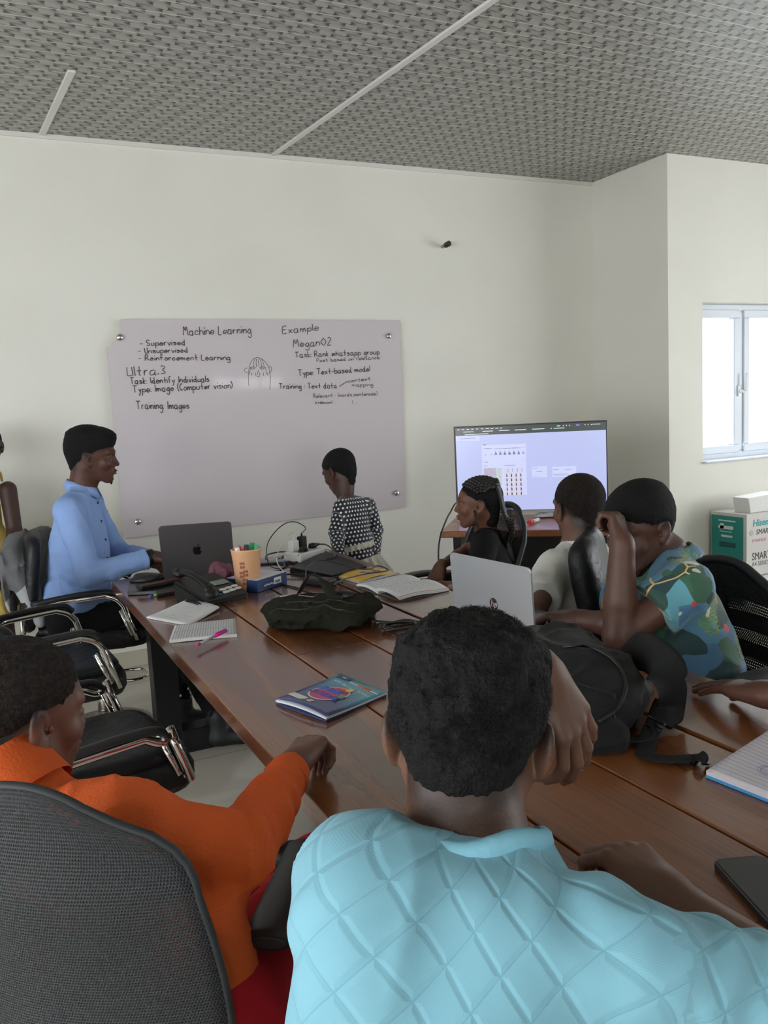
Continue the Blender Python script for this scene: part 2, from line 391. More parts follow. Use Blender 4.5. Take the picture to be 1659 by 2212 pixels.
# ---------------------------------------------------------------- glass writing board
def board():
    t = thing('whiteboard', 'large pinkish glass writing board with black handwriting, one corner broken off', 'whiteboard', (1.6, 4.856, .744))
    poly = [(.709, .744), (1.6, .748), (2.497, .75), (2.504, 1.35), (2.51, 1.944), (1.6, 1.95), (.797, 1.951), (.785, 1.925), (.788, 1.885), (.772, 1.862), (.766, 1.84), (.74, 1.83), (.727, 1.812), (.707, 1.802)]
    M = Matrix(((1, 0, 0, 0), (0, 0, -1, 4.862), (0, 1, 0, 0), (0, 0, 0, 1)))
    bm = B(); prism(bm, poly, 0, .007, M)
    gm = mat('board_glass', (.585, .53, .555), .055, spec=.42, var=(1.2, .3, (.60, .55, .57)))
    obj('glass_panel', bm, gm, t)
    ink = mat('black_marker_ink', (.02, .02, .022), .5)
    bm = B(); N = (0, -1, 0); U = (0, 0, 1); s = 1/2.4397/1820*5.05
    L = [("Machine Learning", 428, 133, 785, 122, 45), ("Example", 955, 124, 1140, 106, 40), ("- Supervised", 203, 188, 440, 183, 30), ("- Unsupervised", 195, 228, 453, 222, 28),
         ("- Reinforcement Learning", 195, 266, 675, 262, 30), ("Ultra.3", 135, 347, 335, 336, 46), ("Task: Identify Individuals", 150, 390, 565, 377, 34), ("Type: Image (Computer vision)", 165, 435, 690, 410, 36),
         ("Training: Images", 183, 520, 460, 519, 40), ("Megan02", 1010, 196, 1208, 182, 42), ("Task: Rank whatsapp group", 1018, 250, 1462, 232, 32), ("Post based on relevance", 1133, 274, 1462, 258, 24),
         ("Type: Text-based model", 1035, 346, 1412, 322, 34), ("Training : Text data", 935, 414, 1238, 410, 30), ("context", 1297, 382, 1415, 368, 24), ("mapping", 1318, 402, 1428, 400, 24),
         ("Relevant : (words,sentences)", 1115, 462, 1452, 448, 26), ("Irrelevant :", 1125, 494, 1228, 492, 20), ("1 ,", 1320, 492, 1342, 492, 20)]
    for i, (tx, x0, y0, x1, y1, c) in enumerate(L): bm = B(); write(bm, tx, z2(x0, y0), z2(x1, y1), U, c*s*(.92 if c > 26 else .8), N, .0019 if c > 26 else .0013, .0008, .38, i+5); obj('handwriting', bm, ink, t)
    bm = B(); tube(bm, [z2(1252, 402, 4.854), z2(1292, 376, 4.854)], .002, 4)
    obj('marker_stroke', bm, ink, t)
    bm = B()
    def zz(pts, n=5): tube(bm, spline([z2(x, y, 4.854) for x, y in pts], n), .0013, 4, flat=.4, up=(0, -1, 0))
    zz([(775, 400), (772, 340), (785, 275), (815, 250), (850, 262), (878, 300), (888, 350), (885, 420)]); zz([(880, 300), (892, 300), (893, 322), (880, 330)]); zz([(770, 305), (755, 308), (752, 322), (768, 330)])
    for ex in (795, 845): zz([(ex-14, 304), (ex, 298), (ex+14, 303), (ex, 311), (ex-14, 304)]); zz([(ex-8, 304), (ex+8, 304)])
    zz([(826, 315), (818, 348), (832, 350)])
    for k in range(5): zz([(800+k*14, 300), (800+k*13, 272+abs(k-2)*4), (806+k*9, 256)]); zz([(790+k*21, 330), (790+k*21, 345)])
    zz([(783, 300), (778, 340)]); zz([(862, 300), (868, 340)])
    obj('face_sketch', bm, mat('grey_marker_ink', (.1, .1, .1), .5), t)
    ch = mat('brushed_steel', (.62, .62, .62), .22, 1.0)
    for x, y in ((258, 729), (839, 726), (856, 1065), (297, 1127)):
        p = aty(x, y, 4.853); bm = B()
        R = Matrix.Translation(Vector((p[0], 0, p[2]))) @ Matrix.Rotation(PI/2, 4, 'X')
        b2 = B(); lathe(b2, [(.0175, 0), (.0175, .012), (.0145, .016), (.004, .0175)], seg=24); lathe(b2, [(.011, -.025), (.011, -.001)], seg=16)
        bmesh.ops.transform(b2, matrix=Matrix.Translation(Vector((p[0], 4.854, p[2]))) @ Matrix.Rotation(PI/2, 4, 'X'), verts=b2.verts)
        bm.free(); obj('standoff_screw', b2, ch, t)
board()
# small black hook in the wall
t = thing('wall_hook', 'small black hook fixed high on the plain back wall', 'hook', tuple(aty(955, 533, 4.88)))
p = Vector(aty(955, 533, 4.88)); bm = B(); tube(bm, [p, p+Vector((0, -.05, .0))], .011, 10); obj('hook_stem', bm, mat('hook_grey', (.35, .33, .3), .5), t)
bm = B(); tube(bm, [p+Vector((0, -.045, .0)), p+Vector((.004, -.085, .006))], .017, 12); obj('hook_cap', bm, mat('hook_black', (.015, .015, .015), .4), t)
# ---------------------------------------------------------------- conference table
def wood(name, c1, c2, c3, rough=.22, ax='Y', coat=.5, sc=1.0):
    m = mat(name, c1, rough, coat=coat); N = NT(m); v = N.tc()
    k = (22, 1.5, 22) if ax == 'Y' else (1.5, 22, 22)
    n1 = N.noise(N.scale(v, k[0]*sc, k[1]*sc, k[2]*sc), 1.0, 6, 1.1); n2 = N.noise(N.scale(v, k[0]*.17*sc, k[1]*.35*sc, 3), 1.0, 3, .8)
    a = N.mix(N.smooth(n1, .32, .68), c1, c2); b = N.mix(N.smooth(n2, .42, .66), a, c3)
    n3 = N.noise(N.scale(v, k[0]*7, k[1]*3, 60), 1.0, 2)
    dk = N.n('Mix', data_type='RGBA', blend_type='MULTIPLY'); dk.inputs[0].default_value = .45; N.l(b, dk.inputs[6])
    g = N.n('CombineColor'); q = N.smooth(n3, .3, .6, .45, 1.0)
    for i in range(3): N.l(q, g.inputs[i])
    N.l(g.outputs[0], dk.inputs[7]); N.l(dk.outputs[2], N.b.inputs['Base Color']); N.bump(n3, .06, .003)
    N.l(N.smooth(n2, .35, .7, rough*.8, rough*1.35), N.b.inputs['Roughness'])
    return m
TX0, TX1, TZ = .455, 1.46, .75
table_m = wood('table_wood', (.075, .024, .012), (.145, .048, .018), (.26, .088, .026), .25)
tb = thing('conference_table', 'long dark reddish-brown plank table on black steel frames', 'table', (.96, 1.8, 0))
bm = B(); cuts = [(.455, .722), (.728, .941), (.948, 1.180), (1.194, 1.46)]
def yend(x): return 3.555+(x-.455)*.135
for k, (a, b) in enumerate(cuts):
    for (y0, y1) in (((-.35, 2.101), (2.104, None)) if k in (1, 2) else ((-.35, None),)):
        e = [(a, y0), (b, y0), (b, yend(b) if y1 is None else y1), (a, yend(a) if y1 is None else y1)]
        prism(bm, e, TZ-.042, TZ, bev=.0025)
obj('tabletop', bm, table_m, tb)
blk = mat('black_steel', (.007, .0075, .009), .42, spec=.35, bump=(90, .08))
def frame(y, nm='leg_frame'):
    bm = B()
    for x in (.62, 1.30): box(bm, (x, y, .354), (.10, .10, .708), bev=.003, seg=1)
    box(bm, (.96, y, .05), (.58, .10, .10), bev=.003, seg=1); box(bm, (.96, y, .67), (.58, .08, .07), bev=.003, seg=1)
    obj(nm, bm, blk, tb)
frame(3.49); frame(.0)
bm = B(); box(bm, (.96, 1.745, .655), (.06, 3.6, .06), bev=.002, seg=1); obj('apron_beam', bm, blk, tb)
# ---------------------------------------------------------------- television desk (stands across the corner)
DA = Vector((2.126, 3.768, 0)); DU = Vector((.774, -.633, 0)); DV = Vector((.633, .774, 0)); DL = 1.08
def dm(u, v, z): return DA+DU*u+DV*v+Vector((0, 0, z))
DR = Matrix.Rotation(math.atan2(DU.y, DU.x), 3, 'Z')
def dbox(bm, u0, u1, v0, v1, z0, z1, bev=.002): box(bm, dm((u0+u1)/2, (v0+v1)/2, (z0+z1)/2), (u1-u0, v1-v0, z1-z0), DR, bev, 1)
dk = thing('television_desk', 'reddish wood-topped office desk with black underside carrying the television', 'desk', tuple(dm(DL/2, .3, 0)))
bm = B(); dbox(bm, 0, DL, 0, .6, .715, .75, .006); obj('desktop', bm, wood('desk_wood', (.33, .12, .055), (.42, .16, .075), (.38, .13, .06), .3, coat=.2), dk)
bm = B(); dbox(bm, .06, .10, .05, .55, .0, .715); obj('side_leg', bm, blk, dk); bm = B(); dbox(bm, DL-.10, DL-.06, .05, .55, 0, .715); obj('side_leg', bm, blk, dk)
bm = B(); dbox(bm, .135, DL-.10, .10, .12, .06, .715); obj('modesty_panel', bm, mat('black_laminate', (.008, .009, .011), .5), dk)
bm = B(); dbox(bm, .122, .132, .09, .12, .05, .7); obj('edge_strip', bm, mat('pale_edge', (.55, .56, .55), .5), dk)
bm = B(); M = basis(dm(.22, .098, .60), DU, (0, 0, 1)); lathe(bm, [(.0, -.003), (.012, -.002), (.012, .004), (.008, .005)], seg=16); bmesh.ops.transform(bm, matrix=M, verts=bm.verts); obj('lock', bm, mat('brushed_steel'), dk)
# television
A0 = Vector((2.44, 4.11, .79)); A1 = Vector((3.102, 3.609, .79)); TW = (A1-A0).length; TH = .478; tu = (A1-A0).normalized(); tn = tu.cross(Vector((0, 0, 1))).normalized()  # tn faces the room
if tn.y > 0: tn = -tn
tv = thing('television', 'flat television on the corner desk showing a computer screen', 'television', tuple((A0+A1)/2-Vector((0, 0, .04))))
TM = Matrix(((tu.x, 0, tn.x, A0.x), (tu.y, 0, tn.y, A0.y), (0, 1, 0, A0.z), (0, 0, 0, 1)))   # local x along screen, y up, z to the room
def tvb(bm, x0, x1, y0, y1, z0, z1, bev=0, mi=0):
    vs = box(bm, ((x0+x1)/2, (y0+y1)/2, (z0+z1)/2), (x1-x0, y1-y0, z1-z0), None, bev, 1, mi)
    bmesh.ops.transform(bm, matrix=TM, verts=list(vs))
def scr(name, c=(0, 0, 0), e=1.0, rough=.3): return mat(name, tuple(v*.15 for v in c), rough, emit=(*c, e))
bm = B(); tvb(bm, -.004, TW+.004, -.006, TH+.005, -.03, 0, .002); obj('casing', bm, mat('tv_black', (.01, .01, .012), .3), tv)
bm = B(); tvb(bm, .006, TW-.004, .003, TH-.004, 0, .0012); sc = obj('screen', bm, scr('screen_lilac', (.50, .55, .86), .95, .18), tv)
bm = B(); tvb(bm, .006, TW-.004, TH-.047, TH-.004, .0012, .0017); obj('browser_bar', bm, scr('screen_dark', (.055, .068, .066), 1, .18), sc)
def scrp(name, rects, m):
    bm = B()
    for r in rects: tvb(bm, r[0]*TW, r[1]*TW, TH*(1-r[3]), TH*(1-r[2]), .0014, .0021)
    obj(name, bm, m, sc)
rn = random.Random(4); tabs = []
for k in range(10): x = .02+k*.032; tabs.append((x, x+.012+rn.random()*.012, .022, .030))
for x in (.06, .19, .30, .41, .53, .66): tabs += [(x+.0, x+.07, .052, .060)]
tabs += [(.08, .23, .082, .090)]+[(x, x+.006, .026, .036) for x in (.72, .74, .76, .86, .88, .9)]+[(.9, .96, .026, .032)]
scrp('menu_text', tabs, scr('screen_white', (.7, .72, .75), 1))
scrp('tab_icons', [(.345, .353, .05, .062), (.405, .412, .05, .062), (.52, .528, .05, .062), (.64, .648, .05, .062), (.07, .079, .08, .094)], scr('screen_cyan', (.35, .6, .85), 1))
scrp('green_tag', [(.682, .703, .022, .040)], scr('screen_green', (.1, .55, .2), 1)); scrp('purple_tag', [(.805, .828, .022, .038)], scr('screen_purple', (.22, .18, .75), 1))
scrp('page_title', [(.035, .14, .125, .137)], scr('screen_blue', (.15, .2, .55), 1))
cards = [(.008, .17, .10, .165), (.18, .475, .22, .40), (.18, .475, .40, .82), (.51, .61, .49, .62), (.645, .80, .50, .62)]
scrp('cards', cards, scr('screen_card', (.58, .62, .90), 1))
scrp('card_edges', [(a, b, d, d+.003) for a, b, c, d in cards]+[(.612, .645, .556, .559)], scr('screen_line', (.36, .4, .62), 1))
txt = [(.19, .21, .21, .218), (.19, .25, .255, .262), (.195, .21, .33, .337), (.235, .25, .33, .337), (.19, .22, .415, .423), (.19, .215, .46, .466), (.33, .40, .462, .468), (.515, .55, .505, .513), (.54, .58, .545, .551), (.515, .55, .6, .605), (.65, .685, .53, .538), (.725, .77, .532, .538), (.65, .75, .585, .589), (.65, .75, .598, .602)]
scrp('small_text', txt, scr('screen_text', (.12, .14, .2), 1))
th = []; tg = []; tr = []
for k in range(7):
    x = .262+k*.0305; th += [(x, x+.027, .262, .268)]; tg += [(x+.004, x+.02, .315, .34), (x+.009, x+.014, .295, .315)]
scrp('photo_strip_lines', th, scr('screen_text')); scrp('photo_strip', tg, scr('screen_teal', (.03, .09, .11), 1))
ph = []; dkp = []
for j in range(6):
    for k in range(4):
        x = .327+k*.031; y = .50+j*.054; ph.append((x, x+.026, y, y+.046))
        if j: dkp += [(x+.013, x+.020, y+.018, y+.046), (x+.014, x+.018, y+.007, y+.018)]
        else: dkp += [(x+.024, x+.026, y, y+.046)]
scrp('photo_grid', ph, scr('screen_photo', (.62, .58, .62), 1))
bm = B()
for r in dkp: tvb(bm, r[0]*TW, r[1]*TW, TH*(1-r[3]), TH*(1-r[2]), .0022, .0028)
obj('photo_figures', bm, scr('screen_brown', (.10, .045, .035), 1), sc)
scrp('camera_view', [(.19, .275, .49, .70)], scr('screen_mauve', (.42, .35, .42), 1)); scrp('camera_view_edge', [(.28, .31, .49, .70)], scr('screen_sage', (.45, .55, .42), 1)); scrp('record_button', [(.284, .297, .725, .75)], scr('screen_purple'))
bm = B(); tvb(bm, .004, TW-.002, -.012, .0, -.006, .004); obj('chin_strip', bm, mat('chin_grey', (.45, .45, .44), .4), tv)
bm = B()
for x in (.12, TW-.12): tvb(bm, x-.015, x+.015, -.04, .0, -.06, .07, .002)
obj('stand_foot', bm, mat('tv_black'), tv)
# marker, plastic bag and cable on the desk
def cyl_between(bm, a, b, r0, r1=None, seg=14): tube(bm, [a, b], [r0, r1 if r1 else r0], seg)
MPA = Vector(atz(1142, 1129, .762)); MPB = Vector(atz(1166, 1121, .762)); dd = (MPB-MPA).normalized()
mk = thing('marker_pen', 'white marker with a red cap lying on the television desk', 'marker', tuple(MPA-Vector((0, 0, .012))))
bm = B(); cyl_between(bm, MPA, MPA+dd*.05, .0105); obj('cap', bm, mat('marker_red', (.75, .02, .03), .3), mk)
bm = B(); cyl_between(bm, MPA+dd*.05, MPA+dd*.125, .0095); obj('barrel', bm, mat('marker_white', (.8, .8, .8), .3), mk)
bm = B(); c0 = Vector(atz(1195, 1113, .756)); rn = random.Random(9)
for i in range(13):
    for j in range(9):
        u = (i/12-.5)*.20; v = (j/8-.5)*.16; e = max(0, 1-(abs(u)/.10)**3)*max(0, 1-(abs(v)/.08)**3)
        p = c0+DU*u+DV*v+Vector((0, 0, .003+.022*e*rn.random()+.008*e)); bm.verts.new(p)
bm.verts.ensure_lookup_table()
for i in range(12):
    for j in range(8): bm.faces.new([bm.verts[i*9+j], bm.verts[(i+1)*9+j], bm.verts[(i+1)*9+j+1], bm.verts[i*9+j+1]])
o = obj('plastic_bag', bm, mat('plastic_film', (.62, .62, .58), .25, alpha=.8), None, 'auto'); tag(o, 'crumpled clear plastic bag lying flat on the television desk', 'plastic bag')
m_ = o.modifiers.new('s', 'SOLIDIFY'); m_.thickness = .0015
blkcab = mat('black_cable', (.012, .012, .013), .4)
bm = B(); P = [atz(1020, 1103, .79), at(990, 1085, 4.30), at(972, 1108, 4.18), at(962, 1128, 4.08), at(951, 1160, 4.00), at(947, 1195, 3.98), at(950, 1235, 3.98), at(960, 1262, 4.0), at(966, 1320, 4.05), at(985, 1400, 4.2)]
tube(bm, spline(P, 8), .0042, 8); o = obj('television_cable', bm, blkcab); tag(o, 'black cable arching over the desk edge and down to the floor', 'cable')
# ---------------------------------------------------------------- television carton with foam block
BX, BY0, BY1, BZ = 4.435, 3.835, 4.13, .60
cb = thing('television_carton', 'tall white and teal television carton standing by the wall', 'carton', (BX+.45, (BY0+BY1)/2, 0))
bm = B(); box(bm, (BX+.50, (BY0+BY1)/2, BZ/2), (1.0, BY1-BY0, BZ), bev=.003, seg=1); cbx = obj('carton_body', bm, mat('carton_white', (.60, .58, .56), .6, bump=(8, .1)), cb)
bm = B(); box(bm, (BX-.001, (BY0+BY1)/2+.008, BZ/2-.008), (.004, BY1-BY0-.035, BZ-.03)); obj('teal_side', bm, mat('carton_teal', (.01, .25, .215), .5), cb)
bm = B(); box(bm, (BX-.005, 3.985, .385), (.006, .13, .03), bev=.002); obj('handle_slot', bm, mat('slot_dark', (.005, .10, .085), .6), cb)
bm = B()
for yy, zz, w, h in ((3.99, .545, .14, .008), (4.0, .50, .12, .022), (4.03, .505, .03, .04), (4.0, .472, .10, .005), (3.99, .442, .09, .014), (3.98, .30, .12, .01)): box(bm, (BX-.004, yy, zz), (.004, w, h))
obj('side_print', bm, mat('print_pale', (.6, .72, .70), .6), cb)
def ftxt(s, x, z, size, m, bold=0, shear=0, sx=1.0, nm='lettering'):
    M = Matrix(((1, 0, 0, x), (0, 0, -1, BY0-.0008), (0, 1, 0, z), (0, 0, 0, 1)))
    me = text_mesh(s, size, M, .0006, 'LEFT', bold, shear, sx); obj(nm, me, m, cb)
ftxt('Hisense', BX+.055, .535, .064, mat('print_teal', (.0, .32, .33), .5), .0012, .15)
ftxt('SMART TV', BX+.085, .475, .05, mat('print_black', (.03, .03, .03), .5), 0, .2, .9)
ftxt('POWERED', BX+.05, .42, .028, mat('print_pink', (.62, .22, .30), .5))
ftxt('SMART TV', BX+.05, .315, .07, mat('print_black'), 0, 0, .8); ftxt('A4 SERIES', BX+.05, .265, .042, mat('print_grey', (.2, .2, .2), .5), 0, 0, .9)
for i, (s, z) in enumerate((('VIRTUAL-ASSISTED', .185), ('OVERVIEW', .16), ('VIRTUAL:X', .135), ('HD RESOLUTION', .11))): ftxt(s, BX+.07, z, .016, mat('print_grey'))
ftxt('NETFLIX', BX+.035, .03, .026, mat('print_red', (.55, .06, .08), .5), .0004, 0, .8); ftxt('32', BX+.045, .07, .03, mat('print_grey'))
bm = B(); lathe(bm, [(.0, 0), (.019, 0), (.019, .001)], seg=24); bmesh.ops.transform(bm, matrix=Matrix(((1, 0, 0, BX+.045), (0, 0, -1, BY0-.001), (0, 1, 0, .475), (0, 0, 0, 1))), verts=bm.verts); obj('round_emblem', bm, mat('print_olive', (.42, .47, .38), .5), cb)
bm = B(); prism(bm, [(.0, .0), (.30, 0), (.33, .10), (.26, .115), (.16, .108), (-.02, .10)], 0, .13, Matrix(((1, 0, 0, 4.50), (0, 0, 1, 3.86), (0, 1, 0, BZ), (0, 0, 0, 1))), bev=.006)
o = obj('foam_block', bm, mat('foam_white', (.72, .72, .70), .8, bump=(120, .15))); tag(o, 'white foam packing block lying on top of the television carton', 'foam block')
# ---------------------------------------------------------------- chairs
leather = mat('black_leather', (.007, .0075, .009), .46, spec=.35, bump=(26, .5, 4))
chrome = mat('chrome', (.75, .74, .72), .09, 1.0)
def pad(bm, w, d, h, r=.05, n=10, puff=.5, M=None):
    """soft cushion: superellipse slab"""
    def sp(a, e): return math.copysign(abs(a)**e, a)
    rings = []; K = 28
    prof = [(-1, .80), (-.8, .95), (-.3, 1.0), (.3, 1.0), (.75, .96), (.95, .86), (1.0, .62)]
    for z, k in prof:
        rings.append([bm.verts.new((sp(math.cos(a), .35)*w/2*k, sp(math.sin(a), .35)*d/2*k, z*h/2)) for a in [2*PI*i/K for i in range(K)]])
    c1 = bm.verts.new((0, 0, h/2*(1+.12))); c0 = bm.verts.new((0, 0, -h/2))
    for A, C in zip(rings, rings[1:]):
        for k in range(K): bm.faces.new((A[k], A[(k+1) % K], C[(k+1) % K], C[k])).smooth = True
    for k in range(K):
        bm.faces.new((rings[-1][k], rings[-1][(k+1) % K], c1)).smooth = True; bm.faces.new((rings[0][(k+1) % K], rings[0][k], c0))
    vs = [v for rg in rings for v in rg]+[c0, c1]
    if M is not None: bmesh.ops.transform(bm, matrix=M, verts=vs)
    return vs
def stool_chair(loc, rz, label, armz=.66):
    t = thing('arm_stool', label, 'chair', (loc[0], loc[1], 0), rz, 'black leather stools with chrome arms')
    bm = B(); pad(bm, .50, .47, .10, M=Matrix.Translation((.0, 0, .455))); pad(bm, .46, .43, .05, M=Matrix.Translation((.0, 0, .51))); obj('seat', bm, leather, t, keepw=False)
    bm = B(); n = 9
    M = Matrix.Translation((-.26, 0, .72)) @ Matrix.Rotation(math.radians(-82), 4, 'Y'); pad(bm, .44, .44, .07, M=M); 
    for v in bm.verts: v.co.x += .9*v.co.y**2
    obj('backrest', bm, leather, t, keepw=False)
    for s in (-1, 1):
        y = s*.255
        pth = [(.20, y*.98, .455), (.165, y*1.01, .56)]+spline([(.15, y*1.02, .61), (.125, y*1.02, armz-.02), (.08, y*1.02, armz)], 5)+[(-.1, y*1.02, armz-.012), (-.22, y*.98, armz-.03)]+spline([(-.22, y*.98, armz-.03), (-.262, y*.94, armz-.05), (-.27, y*.9, armz-.14)], 5)
        bm = B(); tube(bm, pth, .0125, 12)
        tube(bm, [(.13, y*.90, .585), (.175, y*.92, .47)], .009, 8); tube(bm, [(.20, y*.98, .462), (.19, y*.5, .44)], .009, 8)
        a = obj('armrest', bm, chrome, t, keepw=False)
        bm = B(); tube(bm, spline([(.145, y*1.02, armz-.012), (.10, y*1.02, armz+.016), (-.05, y*1.02, armz+.012), (-.22, y*.98, armz-.012)], 6), .0185, 10, flat=.62); obj('arm_pad', bm, mat('black_pad', (.014, .014, .016), .45), a, keepw=False)
    bm = B(); tube(bm, [(0, 0, .02), (0, 0, .26)], .030, 16); tube(bm, [(0, 0, .25), (0, 0, .44)], .020, 16); tube(bm, [(0, 0, .245), (0, 0, .275)], .034, 16); obj('pedestal', bm, chrome, t, keepw=False)
    bm = B(); tube(bm, spline([(.02, .03, .225), (.10, .085, .225), (.18, .075, .225), (.215, 0, .225), (.18, -.075, .225), (.10, -.085, .225), (.02, -.03, .225)], 6), .0075, 8); obj('footrest', bm, chrome, t, keepw=False)
    bm = B(); lathe(bm, [(.205, 0), (.205, .008), (.19, .014), (.06, .034), (.042, .06), (.032, .07)], seg=40); obj('base_disc', bm, mat('tarnished_base', (.20, .16, .13), .3, .7, var=(14, .8, (.09, .055, .035))), t, keepw=False)
    bm = B(); box(bm, (0, 0, .395), (.26, .24, .02), bev=.004); obj('seat_plate', bm, blk, t, keepw=False)
    return t
stool_chair((.43, 3.99), math.radians(-14), 'black stool with a grey jacket over its back, under the man in blue')
stool_chair((.17, 3.29), math.radians(4), 'empty black stool with chrome arms behind the boy in orange, farther one')
stool_chair((.19, 2.36), math.radians(10), 'empty black stool with chrome arms beside the boy in orange, nearer one', .60)
# mesh fabrics -----------------------------------------------------------
def mesh_fabric(name, col, su, sv, hole, kind='dots', rough=.55, slots=None):
    m = mat(name, col, rough, spec=.25); N = NT(m); uv = N.tc('UV'); c = N.sep(uv)
    u = N.m('MULTIPLY', c[0], su); v = N.m('MULTIPLY', c[1], sv)
    row = N.m('FLOOR', v); u2 = N.m('FRACT', N.m('ADD', u, N.m('MULTIPLY', row, .5))); fv = N.m('FRACT', v)
    du = N.m('SUBTRACT', u2, .5); dv = N.m('SUBTRACT', fv, .5)
    r = N.m('SQRT', N.m('ADD', N.m('POWER', N.m('ABSOLUTE', du), 2.0), N.m('POWER', N.m('ABSOLUTE', dv), 2.0)))
    inh = N.m('LESS_THAN', r, hole)
    if slots:       # holes only inside a stack of slots
        k, w0, w1, u0, u1 = slots; fs = N.m('FRACT', N.m('MULTIPLY', c[1], k)); ins = N.m('MULTIPLY', N.m('GREATER_THAN', fs, w0), N.m('LESS_THAN', fs, w1))
        au = N.m('ABSOLUTE', N.m('SUBTRACT', c[0], .5)); ins = N.m('MULTIPLY', ins, N.m('MULTIPLY', N.m('GREATER_THAN', au, u0), N.m('LESS_THAN', N.m('ADD', au, N.m('MULTIPLY', fs, -.04)), u1)))
        ins = N.m('MULTIPLY', ins, N.m('LESS_THAN', c[1], .86)); inh = N.m('MULTIPLY', inh, ins)
    N.l(N.m('SUBTRACT', 1.0, inh), N.b.inputs['Alpha'])
    N.bump(N.smooth(r, hole*.8, .6, 1, 0), .5, .002)
    return m
def back_sheet(W0, W1, H, curve, lean, nu=24, nv=26, thick=.012, lumbar=.03, rad=.3, wmid=None):
    """chair back panel: local y across, z up, x forward; returns bm with uv"""
    bm = B(); uvl = bm.loops.layers.uv.new('UVMap'); g = []
    for side in (0, 1):
        gg = []
        for j in range(nv+1):
            t = j/nv; z = H*t
            w = W0+(W1-W0)*t
            if wmid is not None: w = W0*(1-t)**2+2*wmid*t*(1-t)+W1*t*t
            # rounded top and bottom
            e = 1.0
            for q in (t, 1-t):
                if q < rad: e = min(e, (1-((rad-q)/rad)**2.6)**.5 if q > 0 else .0)
            e = max(e, .45) if 0 < t < 1 else .45
            row = []
            for i in range(nu+1):
                s = i/nu*2-1; y = s*w/2*e; zz = z+(.0 if True else 0)
                top = .05*H*(1-abs(s)**2.2)*max(0, (t-.7)/.3); x = -lean*z+curve*abs(s*e)**2+lumbar*math.sin(PI*min(1, t*1.3))
                row.append(bm.verts.new((x-side*thick, y, zz+top)))
            gg.append(row)
        g.append(gg)
    def face(vs, uvs):
        f = bm.faces.new(vs); f.smooth = True
        for l, q in zip(f.loops, uvs): l[uvl].uv = q
    for side in (0, 1):
        for j in range(nv):
            for i in range(nu):
                idx = [(j, i), (j, i+1), (j+1, i+1), (j+1, i)]
                if side: idx = idx[::-1]
                face([g[side][a][b] for a, b in idx], [(b/nu, a/nv) for a, b in idx])
    bd = [(0, i) for i in range(nu)]+[(j, nu) for j in range(nv)]+[(nv, i) for i in range(nu, 0, -1)]+[(j, 0) for j in range(nv, 0, -1)]
    for k in range(len(bd)):
        a, b = bd[k], bd[(k+1) % len(bd)]
        face([g[0][a[0]][a[1]], g[1][a[0]][a[1]], g[1][b[0]][b[1]], g[0][b[0]][b[1]]], [(0, .99)]*4)
    rim = [g[0][a][b].co.copy()-Vector((thick/2, 0, 0)) for a, b in bd]
    return bm, rim
def office_chair(loc, rz, label, W0=.40, W1=.46, H=.58, zb=.56, lean=.18, curve=.07, pm=None, fm=None, rimr=.012, seat=True, arms=(1, 1), armz=.66, seatm=None, wmid=None, name='office_chair', xb=-.21, rad=.3, armlen=.13, sz=.46, army=.30, bracket=True):
    t = thing(name, label, 'chair', (loc[0], loc[1], 0), rz)
    bm, rim = back_sheet(W0, W1, H, curve, lean, wmid=wmid, rad=rad); bmesh.ops.translate(bm, vec=(xb, 0, zb), verts=bm.verts)
    p = obj('backrest', bm, pm, t, keepw=False)
    bm = B(); tube(bm, [v+Vector((xb, 0, zb)) for v in rim[::1]], rimr, 8, closed=True); obj('back_frame', bm, fm, t, keepw=False)
    if seat: bm = B(); pad(bm, .48, .48, .08, M=Matrix.Translation((.02, 0, sz))); obj('seat', bm, seatm or fm, t, keepw=False)
    if bracket: bm = B(); tube(bm, spline([(xb-.03, 0, zb+.25), (xb-.07, 0, zb+.05), (xb-.02, 0, sz-.06), (0, 0, sz-.05)], 6), .022, 10, flat=.6); obj('back_bracket', bm, fm, t, keepw=False)
    for s in (-1, 1):
        if not arms[0 if s < 0 else 1]: continue
        y = s*army
        bm = B(); tube(bm, spline([(xb+.02, y, armz-.01), (xb+.08, y, armz), (xb+.20, y*1.02, armz+.012), (xb+armlen+.18, y*1.0, armz+.005), (xb+armlen+.24, y*.98, armz-.02)], 6), [.026]*3+[.040]*19+[.03]*3, 14, flat=.36); ar = obj('armrest', bm, mat('arm_rubber', (.022, .023, .026), .42), t, keepw=False)
        bm = B(); tube(bm, spline([(xb+.16, y, armz-.01), (.0, y*.98, armz-.12), (.02, y*.9, sz-.03), (.0, y*.5, sz-.05)], 6), .014, 8, flat=.7); obj('arm_post', bm, fm, ar, keepw=False)
    bm = B(); tube(bm, [(0, 0, .10), (0, 0, sz-.04)], .025, 14); obj('gas_lift', bm, blk, t, keepw=False)
    bm = B()
    for k in range(5):
        a = 2*PI*k/5+.3; tube(bm, [(0, 0, .115), (math.cos(a)*.26, math.sin(a)*.26, .075)], [.026, .016], 8)
    b = obj('star_base', bm, blk, t, keepw=False)
    for k in range(5):
        a = 2*PI*k/5+.3; bm = B(); c = Vector((math.cos(a)*.26, math.sin(a)*.26, .03)); d = Vector((-math.sin(a), math.cos(a), 0))*.022; tube(bm, [c-d, c+d], .03, 14); obj('caster', bm, blk, b, keepw=False)
    return t
